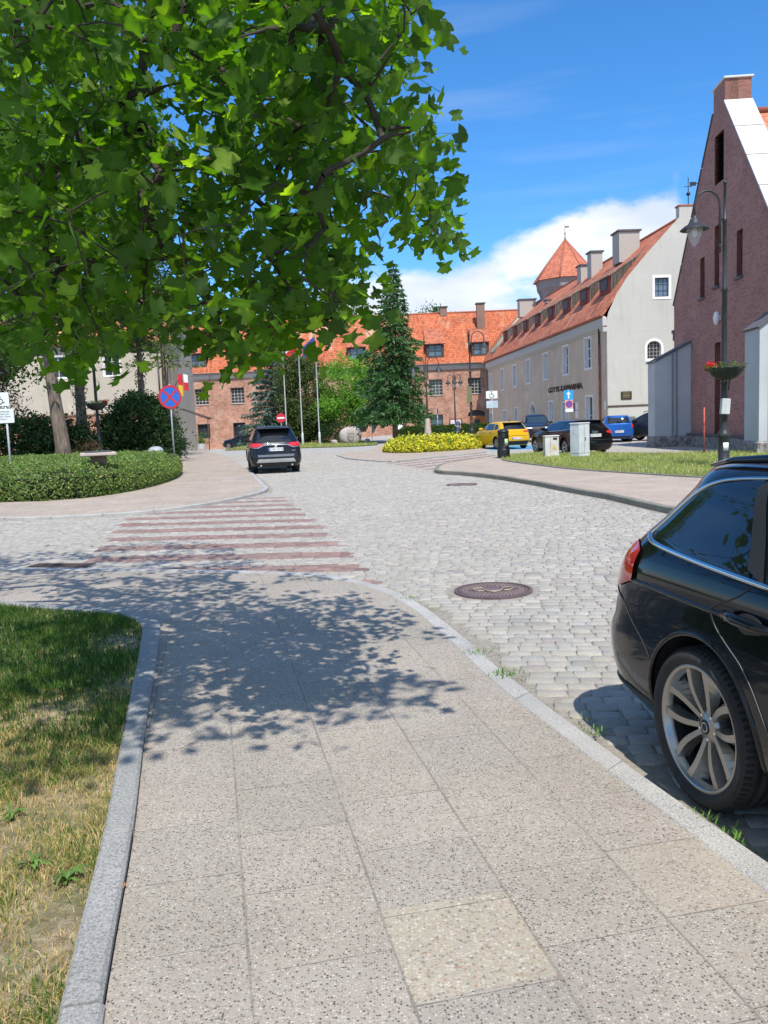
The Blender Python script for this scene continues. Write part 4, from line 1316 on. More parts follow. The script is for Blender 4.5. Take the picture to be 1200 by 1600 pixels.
    for i in range(nseg):
        t0, t1 = i/nseg, (i+1)/nseg-.006
        a0 = s1+.1-(s1+.1-ap-.69)*t0; a1 = s1+.1-(s1+.1-ap-.69)*t1
        zz = lambda a: ze+(zr-.05-ze)*(s1-a)/(s1-ap-.67)
        roof_slab(m, loc(a0, -.05, zz(a0)+.05), loc(a0, .6, zz(a0)+.05), loc(a1, .6, zz(a1)+.05), loc(a1, -.05, zz(a1)+.05), .05)
    m.build('coping', M_cap, rf)
    m = MB(); G.box(m, ap-.74, ap+.74, 14.302, 14.38, -1.06, .07, bevel=.02); m.build('gable_cap', M_zinc, root)
    m = MB(); m.tube([loc(ap, 1.2, rb(ap)+.05), loc(ap, 24, rb(ap)+.05)], .14, 8); m.build('ridge_tiles', M_tile_tower, rf)
    # stone plinth along the foot of the wall
    m = MB(); G.box(m, s0, s1, -.2, .52, .003, .16, bevel=.04); m.build('plinth', M_stone, root)
    m = MB(); G.box(m, s0, s1, .522, .60, .003, .20); m.build('plinth_ledge', M_cap, root)
    # two sloping buttresses
    for a0, a1, pr, zo, zi in ((6.9, 8.05, 1.62, 3.85, 4.66), (-3.1, -1.78, .76, 4.25, 4.85)):
        P = [(0, .5), (pr, .5), (pr, zo), (0, zi)]
        m = MB()
        A0 = [G.p(a0, z, q+.004) for q, z in P]; A1 = [G.p(a1, z, q+.004) for q, z in P]
        m.add(A0+A1, [(0, 1, 2, 3), (7, 6, 5, 4), (1, 5, 6, 2), (2, 6, 7, 3), (0, 4, 5, 1)])
        # raised vertical fold on the front
        for q in ((.62, .80) if pr > 1 else (.40,)):
            m.add([G.p(a0-.05, .5, q), G.p(a0-.05, .5, q+.06), G.p(a0-.05, zo+(zi-zo)*(1-q/pr)-.06, q+.06), G.p(a0-.05, zo+(zi-zo)*(1-q/pr)-.06, q), G.p(a0+.01, .5, q), G.p(a0+.01, .5, q+.06), G.p(a0+.01, zo+(zi-zo)*(1-q/pr)-.06, q+.06), G.p(a0+.01, zo+(zi-zo)*(1-q/pr)-.06, q)],
                  [(0, 1, 2, 3), (3, 2, 1, 0), (1, 5, 6, 2), (2, 6, 5, 1), (0, 3, 7, 4), (4, 7, 3, 0)])
        b = m.build('buttress', M_clad, root)
        m = MB(); roof_slab(m, G.p(a0-.08, zo+.045, pr+.09), G.p(a1+.08, zo+.045, pr+.09), G.p(a1+.08, zi+.08, .0), G.p(a0-.08, zi+.08, .0), .06)
        m.build('buttress_cap', M_cap, b)
        m = MB(); G.box(m, a0-.04, a1+.04, -.2, .497, .165, pr+.07, bevel=.05); m.build('buttress_base', M_stone, b)
    # wall lamp and a small ledge on the far verge
    m = MB(); q = G.p(3.05, 5.3, .15); m.lathe([(0, -.3), (.1, -.22), (.13, 0), (.09, .2), (0, .26)], 10, M=Matrix.Translation(q)); m.box(q-G.n*.1, (.1, .1, .2))
    m.build('wall_lamp', M_white, root)
    m = MB(); G.box(m, s1-.02, s1+.28, 5.35, 5.5, -.4, .05); G.box(m, s1-.02, s1+.14, 5.0, 5.346, -.4, .03); m.build('eave_corbel', M_brick_niche, root)
    return root


clinker_building()


# ------------------------------------------------------------------ beige building on the left, mostly behind the trees
def left_building():
    root = thing('beige_building', 'beige plastered building with a brick base behind the hedge and trees on the left', 'building', (-17.2, 68, -.15))
    F = Frame((0, 0, 0), (-1, 0)); F.n = Vector((0, -1, 0))
    L = 24; zt = 9.2
    m = MB(); wins = [(3.9, 5.2, 6.5, 8.2), (8.3, 9.6, 6.5, 8.2), (12.7, 14, 6.5, 8.2), (17.2, 18.5, 6.5, 8.2)]
    wall_poly(m, F, [(0, 3.55), (L, 3.55), (L, zt), (0, zt)], [arch_pts(*w, 0) for w in wins], .2, 0, 1)
    E = Frame((0, 0, 0), (0, 1)); E.n = Vector((1, 0, 0))
    wall_poly(m, E, [(0, -.3), (9, -.3), (9, zt), (4.5, 14), (0, zt)], [], .2, 0, 1)
    m.build('wall', [M_pl_beige, M_reveal], root)
    m = MB(); wall_poly(m, F, [(0, -.4), (L, -.4), (L, 3.5), (0, 3.5)], [], .1); F.box(m, -.02, L, 3.42, 3.54, .0, .12)
    m.build('base_wall', M_brick_old, root)
    for w in wins: make_window(root, F, *w, .16, 2, 3, frame=M_white, surround=M_white, sw=.1)
    m = MB(); roof_slab(m, (.5, -.5, zt-.1), (-L-.5, -.5, zt-.1), (-L-.5, 4.5, 14.2), (.5, 4.5, 14.2), .14); roof_slab(m, (-L-.5, 9.5, zt-.1), (.5, 9.5, zt-.1), (.5, 4.5, 14.2), (-L-.5, 4.5, 14.2), .14)
    m.build('roof', M_tile_old, root)
    # weathered boards and pipes at the corner
    m = MB()
    for i in range(5): m.box((-.15+i*.21, -.12+.02*(i % 2), 3.6), (.19, .06, 7.6))
    m.build('corner_boards', M_board, root)
    m = MB(); m.tube([(-.75, -.14, 8.5), (-.75, -.14, 0)], .07, 8); m.tube([(-.05, -.28, 9), (-.05, -.28, 0)], .10, 8); m.build('downpipe', M_iron, root)
    m = MB(); m.tube([(.9, .3, 3.55), (3.1, .2, 2.65)], .06, 6); roof_slab(m, (.9, -.6, 3.6), (.9, .9, 3.6), (3.2, .9, 2.75), (3.2, -.6, 2.75), .08); m.tube([(3.1, -.5, 2.7), (3.1, -.5, 0)], .035, 6)
    m.build('awning', M_board_dark, root)


left_building()
# ------------------------------------------------------------------ cars
def car_paint(name, c, metal=.0, rough=.22, flake=0.0, dust=.12):
    g = NG(name); co = g.coord()
    sep = g.new('ShaderNodeSeparateXYZ'); g.link(co, sep.inputs[0])
    d = g.math('MULTIPLY', g.rng(sep.outputs[2], .15, .75, 1, .15), g.rng(g.noise(co, 3, 6, .7), .35, .7, 0, 1))
    col = g.mix(g.math('MULTIPLY', d, dust), c, (.30, .27, .22))
    g.set(color=col, metal=metal, rough=g.math('ADD', g.math('MULTIPLY', d, .35), rough), coat=.6, coat_rough=.02, spec=.12,
          normal=g.bump(g.noise(co, 1.4, 2, .5), .04, .02))
    return g.m


M_black = car_paint('black car paint', (.004, .0045, .006), .0, .12, dust=.035)
M_navyblack = car_paint('blue black car paint', (.008, .010, .016), .2, .25)
M_yellow = car_paint('yellow car paint', (.66, .40, .015), .1, .3)
M_blue = car_paint('blue car paint', (.015, .11, .42), .25, .28)
M_darkgrey = car_paint('dark grey blue car paint', (.02, .026, .036), .3, .28)
M_teal = car_paint('dark teal car paint', (.012, .028, .045), .3, .28)
M_silver = car_paint('pale silver car paint', (.5, .52, .52), .5, .3)
M_blackplastic = plain('black car plastic', (.018, .018, .019), .6, var=.2)
M_silverplastic = plain('silver skid plate', (.48, .48, .47), .4, .4)
M_well = plain('wheel well lining', (.008, .008, .008), .95)
M_rubber = plain('tyre rubber', (.022, .021, .020), .85, var=.3, vscale=9, bump=.2, bscale=90)
M_rim_dark = plain('dark alloy', (.36, .34, .31), .30, .8)
M_rim = plain('silver alloy', (.45, .45, .45), .35, .8)
M_barrel = plain('dark rim barrel', (.03, .03, .03), .5, .5)
M_disc = plain('brake disc', (.055, .052, .05), .5, .6)
g = NG('tinted car glass'); g.set(color=(.006, .008, .010), rough=.02, spec=.7, coat=.6, coat_rough=.01); M_cglass = g.m
g = NG('clear car glass'); g.set(color=(.03, .045, .05), rough=.02, spec=.8, coat=.6, coat_rough=.01); M_cglass2 = g.m
g = NG('red lamp lens'); co = g.coord(); g.set(color=g.mix(g.noise(co, 22, 2), (.42, .008, .008), (.70, .03, .03)), rough=.08, coat=1.0, coat_rough=.02); M_redlens = g.m
g = NG('pale lamp lens'); g.set(color=(.75, .76, .78), rough=.08, coat=1.0); M_lens = g.m
M_chrome = plain('bright trim', (.72, .73, .74), .12, 1.0, var=.05)
M_plate = plain('white number plate', (.75, .76, .75), .4, var=.04)
M_plateblue = plain('plate blue band', (.02, .06, .30), .5)
M_char = plain('plate lettering', (.02, .02, .02), .6)


def pchip(xk, yk, x):
    xk = np.asarray(xk, float); yk = np.asarray(yk, float); h = np.diff(xk); dl = np.diff(yk)/h
    m = np.zeros(len(xk)); m[0] = dl[0]; m[-1] = dl[-1]
    for i in range(1, len(xk)-1):
        if dl[i-1]*dl[i] > 0:
            w1 = 2*h[i]+h[i-1]; w2 = h[i]+2*h[i-1]; m[i] = (w1+w2)/(w1/dl[i-1]+w2/dl[i])
    x = np.clip(np.asarray(x, float), xk[0], xk[-1]); i = np.clip(np.searchsorted(xk, x)-1, 0, len(xk)-2)
    t = (x-xk[i])/h[i]
    return yk[i]*(2*t**3-3*t**2+1)+m[i]*h[i]*(t**3-2*t**2+t)+yk[i+1]*(-2*t**3+3*t**2)+m[i+1]*h[i]*(t**3-t**2)


class CarShape:
    """body defined by horizontal slices: rear x, front x and half width at each height (x=0 rear, +x forward)"""
    def __init__(s, prof, p=3.4, taper=.05):
        P = np.array(prof, float); s.z = P[:, 0]; s.r = P[:, 1]; s.f = P[:, 2]; s.w = P[:, 3]; s.Rr = P[:, 4]; s.Rf = P[:, 5]; s.p = p; s.taper = taper

    def at(s, z): return tuple(float(pchip(s.z, a, z)) for a in (s.r, s.f, s.w, s.Rr, s.Rf))

    def y(s, x, z):
        r, f, w, Rr, Rf = s.at(z); p = s.p
        d = min(max(x-r, 0), Rr)/Rr; a = (1-(1-d)**p)**(1/p)
        d = min(max(f-x, 0), Rf)/Rf; b = (1-(1-d)**p)**(1/p)
        m = (x-(r+f)/2)/((f-r)/2)
        return w*min(a, b)*(1-s.taper*m*m)

    def xr(s, y, z):
        r, f, w, Rr, Rf = s.at(z); p = s.p
        q = min(abs(y)/(w*(1-s.taper)), .999)
        return r+Rr*(1-(1-q**p)**(1/p))

    def xf(s, y, z):
        r, f, w, Rr, Rf = s.at(z); p = s.p
        q = min(abs(y)/(w*(1-s.taper)), .999)
        return f-Rf*(1-(1-q**p)**(1/p))

    def arc(s, a, z):
        """point at distance a along the outline at height z, measured from the middle of the tail"""
        key = round(z, 4)
        if not hasattr(s, '_c'): s._c = {}
        if key not in s._c:
            r, f, w, Rr, Rf = s.at(z); P = []
            for i in range(60):
                q = math.sin(PI/2*i/59); x = r+Rr*(1-(1-min(q, .99999)**s.p)**(1/s.p)); m = (x-(r+f)/2)/((f-r)/2); P.append((x, q*w*(1-s.taper*m*m)))
            for i in range(1, 30): x = r+Rr+i*.05; P.append((x, s.y(x, z)))
            P = np.array(P); L = np.concatenate([[0], np.cumsum(np.hypot(*np.diff(P, axis=0).T))]); s._c[key] = (P, L)
        P, L = s._c[key]
        return float(np.interp(a, L, P[:, 0])), float(np.interp(a, L, P[:, 1]))

    def mesh(s, nz=46, ne=12, nm=22):
        zz = np.unique(np.concatenate([np.linspace(s.z[0], s.z[-1], nz), s.z]))
        V = []; ring = None
        for z in zz:
            r, f, w, Rr, Rf = s.at(z)
            # parametrise the two ends by width so that neighbouring slices line up
            half = []
            for i in range(ne):
                q = math.sin(PI/2*(i/ne)); half.append((r+Rr*(1-(1-q**s.p)**(1/s.p)), None, q))
            pts = []
            for x, _, q in half:
                m = (x-(r+f)/2)/((f-r)/2); pts.append((x, q*w*(1-s.taper*m*m)))
            for i in range(nm+1):
                x = (r+Rr)+(f-Rf-r-Rr)*i/nm; m = (x-(r+f)/2)/((f-r)/2); pts.append((x, w*(1-s.taper*m*m)))
            for i in range(ne-1, -1, -1):
                q = math.sin(PI/2*(i/ne)); x = f-Rf*(1-(1-q**s.p)**(1/s.p)); m = (x-(r+f)/2)/((f-r)/2); pts.append((x, q*w*(1-s.taper*m*m)))
            full = pts+[(x, -y) for x, y in reversed(pts[1:-1])]
            ring = len(full)
            V += [(x, y, z) for x, y in full]
        F = []
        for k in range(len(zz)-1):
            for i in range(ring):
                j = (i+1) % ring
                F.append((k*ring+i, (k+1)*ring+i, (k+1)*ring+j, k*ring+j))
        F.append(tuple(range(ring))); o = (len(zz)-1)*ring; F.append(tuple(o+i for i in reversed(range(ring))))
        return V, F


def tri_len(poly, z):
    xs = []
    n = len(poly)
    for i in range(n):
        (x0, z0), (x1, z1) = poly[i], poly[(i+1) % n]
        if (z0 <= z < z1) or (z1 <= z < z0): xs.append(x0+(x1-x0)*(z-z0)/(z1-z0))
    return (min(xs), max(xs)) if len(xs) >= 2 else None


def patch(fn, poly, rows=10, cols=14):
    """grid filling poly (a, z); fn(a, z) -> 3D point"""
    zs = [q[1] for q in poly]; z0, z1 = min(zs), max(zs); V = []; F = []
    last = None
    for k in range(rows+1):
        z = z0+(z1-z0)*(.002+.996*k/rows); t = tri_len(poly, z)
        if t is None: continue
        base = len(V)
        for i in range(cols+1): V.append(fn(t[0]+(t[1]-t[0])*i/cols, z))
        if last is not None:
            for i in range(cols): F.append((last+i, last+i+1, base+i+1, base+i))
        last = base
    return V, F


def wheel(parent, pos, r, w, side, rim_mat, style='simple', rim_r=None):
    """side: -1 / +1 = outward direction along local y"""
    rr = rim_r or r*.68
    M = Matrix.Translation(pos) @ Matrix.Rotation(-PI/2*side, 4, 'X')   # local z -> outward (y*side)
    hi = style != 'simple'; n = 64 if hi else 24
    m = MB()
    m.lathe([(rr*.05, .005-w*.28), (rr*.72, .005-w*.28), (rr*.72, -w*.36), (.02, -w*.36)], n, M=M)
    wh = m.build('wheel', M_disc, parent)
    m = MB()
    if hi:
        prof = [(rr-.006, -w*.5), (rr+.01, -w*.52), (r*.86, -w*.54), (r*.955, -w*.48), (r*.99, -w*.40)]
        for gx in (-.24, -.02, .2):
            prof += [(r, w*(gx-.055)), (r-.009, w*(gx-.05)), (r-.009, w*(gx+.02)), (r, w*(gx+.025))]
        prof += [(r, w*.33), (r*.988, w*.40), (r*.955, w*.475), (r*.915, w*.515), (r*.912, w*.53), (rr+.028, w*.545), (rr+.020, w*.54), (rr+.017, w*.532), (rr+.010, w*.51), (rr+.002, w*.475), (rr-.006, w*.44)]
    else:
        prof = [(rr, -w*.5), (r*.9, -w*.53), (r, -w*.38), (r, w*.38), (r*.9, w*.53), (rr, w*.47)]
    m.lathe(prof, n, M=M)
    if hi:
        # shoulder blocks
        for k in range(72):
            th = 2*PI*k/72
            Rm = Matrix.Rotation(th, 4, 'Z')
            P = [(r*.958, -.006, w*.474), (r*.958, .006, w*.474), (r*1.0015, .009, w*.37), (r*1.0015, -.003, w*.37)]
            q = [M @ Rm @ Vector((a, b, c)) for a, b, c in P]; q2 = [M @ Rm @ Vector((a*1.004, b, c+.003)) for a, b, c in P]
            m.add(q2+q, [(0, 1, 2, 3), (3, 2, 1, 0), (0, 4, 5, 1), (2, 6, 7, 3), (1, 5, 6, 2), (3, 7, 4, 0)])
    m.build('tyre', M_rubber, wh)
    m = MB()
    m.lathe([(rr+.004, w*.452), (rr+.001, w*.475), (rr-.008, w*.478), (rr-.016, w*.45), (rr-.024, w*.30)]+([] if hi else [(rr-.03, -w*.1), (rr-.02, -w*.45)]), n, M=M)
    if hi:
        m.lathe([(rr-.024, w*.30), (rr-.03, -w*.1), (rr-.02, -w*.45)], n, 1, M=M)
        # ten slim spokes set in five pairs; the outer ends flare into facets
        hubr = .066
        m.lathe([(0, w*.30), (.030, w*.30), (.033, w*.285), (.036, w*.28), (.066, w*.255), (.074, w*.20), (.074, -w*.1)], 40, M=M)
        for k in range(5):
            for s in (-1, 1):
                a0 = 2*PI*k/5+PI/2+.10
                # spoke centreline: nearly parallel within a pair
                def pt(rad, off, zz):
                    ang = a0+s*off
                    return M @ Vector((rad*math.cos(ang), rad*math.sin(ang), zz))
                st = []
                for t in np.linspace(0, 1, 7):
                    rad = .052+(rr-.016-.052)*t
                    off = .40*(1-t)**1.2+.235*t+.06*math.sin(PI*t)
                    hw_in = (.0125+.005*t)/rad; hw_out = (.014+.017*t*t)/rad
                    zt = w*(.262+.16*t+.02*math.sin(PI*t))
                    st.append([pt(rad, off-hw_in, zt), pt(rad, off+hw_in*.8, zt-.001), pt(rad, off+hw_out+.16*t*t*(.10/rad)*1.6+.02, zt-.026-.03*t), pt(rad, off+hw_out*.6, zt-.055), pt(rad, off-hw_in*1.1-.008/rad, zt-.05)])
                vs = [p for q in st for p in q]; fs = []
                for i in range(6):
                    for c in range(5):
                        d = (c+1) % 5; f = (i*5+c, i*5+d, (i+1)*5+d, (i+1)*5+c)
                        fs.append(f if s > 0 else f[::-1])
                m.add(vs, fs, 0)
    else:
        m.lathe([(0, w*.36), (.05, w*.36), (.07, w*.28), (.07, 0)], 12, M=M)
        for k in range(5):
            for s in (-.12, .12):
                a = 2*PI*k/5+s
                Rm = M @ Matrix.Rotation(a, 4, 'Z')
                P = [(.04, -.016, w*.30), (rr-.01, -.02, w*.42), (rr-.01, .02, w*.42), (.04, .016, w*.30), (.04, -.016, w*.1), (rr-.01, -.02, w*.25), (rr-.01, .02, w*.25), (.04, .016, w*.1)]
                m.add([Rm @ Vector(q) for q in P], [(0, 1, 2, 3), (0, 4, 5, 1), (3, 2, 6, 7), (1, 5, 6, 2)])
    rim = m.build('rim', [rim_mat, M_barrel], wh)
    if hi:
        m = MB(); m.lathe([(0, w*.318), (.027, w*.316), (.031, w*.295)], 32, M=M)
        for k in range(5):
            a = 2*PI*(k+.5)/5+PI/2+.10
            Mq = M @ Matrix.Translation((.053*math.cos(a), .053*math.sin(a), 0))
            m.lathe([(0, w*.264), (.0155, w*.264), (.0155, w*.20)], 16, M=Mq)
        m.build('hub_cap', M_blackplastic, wh)
        for k in range(5):
            a = 2*PI*(k+.5)/5+PI/2+.10
            Mq = M @ Matrix.Translation((.053*math.cos(a), .053*math.sin(a), 0))
            m = MB(); m.lathe([(0, w*.272), (.007, w*.271), (.008, w*.262)], 6, M=Mq, smooth=False); m.build('wheel_nut', M_chrome, wh)
        m = MB(); m.lathe([(.017, w*.3185), (.0185, w*.321), (.020, w*.3185)], 24, M=M); m.build('cap_ring', M_chrome, wh)
        m = MB(); m.tube([M @ Vector((rr*.80*math.cos(-1.2), rr*.80*math.sin(-1.2), w*.2)), M @ Vector((rr*.84*math.cos(-1.2), rr*.84*math.sin(-1.2), w*.36))], .004, 6); m.build('valve', M_char, wh)
    return wh


def build_car(name, label, loc, az, shape, L, wheels, paint, dlo, rear_glass=None, front_glass=None, lamps_r=None, head=None, plate=None, extra=None, rim=None, group='cars parked around the square', hi=False, glass=None, cladding=None, rim_r=None, plate_txt=None, zoff=0.0, track=None):
    """az: heading (deg, 0 = away from the camera, positive to the right)"""
    a = math.radians(az); fwd = Vector((math.sin(a), math.cos(a), 0))
    rz = math.atan2(fwd.y, fwd.x)
    root = thing(name, label, 'car', (loc[0], loc[1], zoff), rz, group)
    glass = glass or M_cglass
    xw, r, tw = wheels                     # axle positions, radius, tyre width
    V, F = shape.mesh(80 if hi else 40, 16 if hi else 10, 40 if hi else 20)
    mb = MB(); mb.add(V, F, 0, smooth=True)
    body = mb.build('body', [paint, M_well], root)
    yw = track or (shape.y(xw[0], r)-.02)
    cut = MB()
    for x in xw:
        for s in (-1, 1):
            Mx = Matrix.Translation((x, s*(yw-.16), r*1.0)) @ Matrix.Rotation(-PI/2*s, 4, 'X')
            k = r+(.055 if hi else .06); n = 56 if hi else 24
            P0 = [(k*math.cos(2*PI*i/n), k*math.sin(2*PI*i/n)) for i in range(n)]
            vs = [Mx @ Vector((px, py, -.16)) for px, py in P0]+[Mx @ Vector((px, py, .6)) for px, py in P0]
            cut.add(vs, [(i, (i+1) % n, n+(i+1) % n, n+i) for i in range(n)]+[tuple(reversed(range(n))), tuple(range(n, 2*n))], 0)
    co = cut.build('cutter', M_well)
    co.parent = root
    md = body.modifiers.new('arch', 'BOOLEAN'); md.operation = 'DIFFERENCE'; md.object = co; md.solver = 'EXACT'; md.material_mode = 'TRANSFER'
    bpy.context.view_layer.update()
    dg = bpy.context.evaluated_depsgraph_get()
    me = bpy.data.meshes.new_from_object(body.evaluated_get(dg))
    body.modifiers.clear(); old = body.data; body.data = me; bpy.data.meshes.remove(old)
    bpy.data.objects.remove(co)
    me.polygons.foreach_set('use_smooth', np.ones(len(me.polygons), bool))
    me.set_sharp_from_angle(angle=math.radians(38))
    for x in xw:
        for s in (-1, 1):
            wheel(root, (x, s*(yw-tw/2), r), r, tw, s, rim or M_rim, 'hi' if hi else 'simple', rim_r)
    S = shape

    def side(eps, sgn): return lambda x, z: (x, sgn*(S.y(x, z)+eps), z)
    def rear(eps): return lambda y, z: (S.xr(y, z)-eps, y, z)
    def front(eps): return lambda y, z: (S.xf(y, z)+eps, y, z)
    for sgn in (-1, 1):
        for k, poly in enumerate(dlo):
            V, F = patch(side(.004, sgn), poly, 12, 16)
            if sgn < 0: F = [f[::-1] for f in F]
            m = MB(); m.add(V, F, smooth=True); m.build('side_window', glass, root)
    if rear_glass:
        V, F = patch(rear(.005), rear_glass, 10, 16); m = MB(); m.add(V, [f[::-1] for f in F], smooth=True); m.build('rear_window', glass, root)
    if front_glass:
        V, F = patch(front(.005), front_glass, 10, 16); m = MB(); m.add(V, F, smooth=True); m.build('windscreen', M_cglass2, root)
    for sgn in (-1, 1):
        if lamps_r:
            m = MB()
            for where, poly in lamps_r:
                if where == 'arc':
                    def fa(a_, z_, sg=sgn):
                        x0, y0 = S.arc(a_-.01, z_); x1, y1 = S.arc(a_+.01, z_); nx_, ny_ = (y1-y0), -(x1-x0); l_ = math.hypot(nx_, ny_)+1e-9
                        x, y = S.arc(a_, z_); return (x-nx_/l_*.012, sg*(y-ny_/l_*.012), z_)
                    V, F = patch(fa, poly, 8, 16); F = [f[::-1] for f in F] if sgn > 0 else F
                elif where == 'rear':
                    pp = [(sgn*y, z) for y, z in poly]; V, F = patch(rear(.012), pp, 6, 10); F = [f[::-1] for f in F]
                else:
                    V, F = patch(side(.010, sgn), poly, 8, 8); F = F if sgn > 0 else [f[::-1] for f in F]
                m.add(V, F, smooth=True)
            m.build('tail_light', M_redlens, root)
        if head:
            m = MB()
            pp = [(sgn*y, z) for y, z in head]; V, F = patch(front(.010), pp, 5, 8); m.add(V, F, smooth=True); m.build('headlight', M_lens, root)
        # door mirror
        xm = dlo[-1][1][0] if False else max(q[0] for pl in dlo for q in pl)-.28
        zm = min(q[1] for pl in dlo for q in pl)+.09
        m = MB(); y = S.y(xm, zm)
        m.box((xm, sgn*(y+.12), zm), (.12, .2, .13), bevel=.035); m.box((xm+.02, sgn*(y+.02), zm-.05), (.06, .12, .03)); m.build('wing_mirror', paint, root)
        # door handles and shut lines
    if plate:
        y0, z0 = plate; x = S.xr(0, z0)-.015
        m = MB(); m.box((x, y0, z0), (.012, .52, .114)); pl = m.build('number_plate', M_plate, root)
        m = MB(); m.box((x-.007, y0+.235, z0), (.003, .045, .108)); m.build('blue_band', M_plateblue, pl)
        if plate_txt:
            Mt = Matrix.Translation((x-.0072, y0-.02, z0)) @ Matrix(((0, 0, -1, 0), (-1, 0, 0, 0), (0, 1, 0, 0), (0, 0, 0, 1)))
            text_mesh('plate_text', plate_txt, .095, M_char, pl, Mt, .001)
    if extra: extra(root, S, side, rear, front)
    return root


def strip_on(fn, pts, r, mb=None, n=6):
    m = mb or MB(); m.tube([fn(*q) for q in pts], r, n); return m


# generic shapes -----------------------------------------------------------
#            z     rear   front  halfw  Rr   Rf
ESTATE = [(.20, .16, 4.62, .80, .45, .9), (.32, .045, 4.80, .885, .48, 1.0), (.50, .00, 4.86, .915, .50, 1.1), (.58, .005, 4.86, .918, .50, 1.15), (.66, .035, 4.84, .915, .52, 1.2), (.78, .055, 4.74, .905, .52, 1.3),
          (.90, .085, 4.45, .893, .52, 1.3), (.965, .115, 4.10, .875, .52, 1.2), (1.02, .155, 3.62, .845, .52, .95), (1.15, .285, 3.30, .775, .56, .7), (1.29, .425, 2.92, .705, .56, .6), (1.35, .47, 2.60, .66, .50, .55), (1.385, .495, 2.38, .615, .50, .55), (1.408, .55, 2.22, .55, .55, .5), (1.422, .74, 2.05, .43, .6, .5), (1.430, 1.0, 1.9, .26, .4, .4)]
SUV = [(.24, .18, 4.40, .80, .45, .7), (.36, .05, 4.55, .90, .45, .8), (.55, .00, 4.60, .925, .45, .9), (.75, .03, 4.58, .925, .45, .9), (.95, .07, 4.45, .91, .46, .9), (1.04, .10, 4.05, .885, .46, .9), (1.12, .15, 3.55, .855, .48, .8), (1.30, .32, 3.15, .78, .5, .6), (1.50, .50, 2.72, .70, .5, .5), (1.60, .58, 2.45, .64, .55, .5), (1.655, .72, 2.15, .50, .6, .5), (1.675, 1.0, 1.9, .3, .4, .4)]
HATCH = [(.19, .15, 3.90, .76, .4, .7), (.32, .03, 4.02, .855, .42, .8), (.50, .00, 4.06, .88, .42, .85), (.70, .04, 4.04, .875, .44, .9), (.86, .09, 3.85, .86, .44, .9), (.95, .12, 3.50, .835, .44, .85), (1.02, .17, 3.12, .805, .45, .75), (1.18, .30, 2.78, .735, .46, .6), (1.34, .46, 2.36, .66, .5, .5), (1.40, .56, 2.10, .60, .5, .5), (1.435, .72, 1.85, .46, .5, .45), (1.447, .95, 1.6, .26, .3, .3)]
VANLET = [(q[0]*1.04, q[1]*.6, q[2]*1.02, q[3]*.985, q[4], q[5]) for q in HATCH]


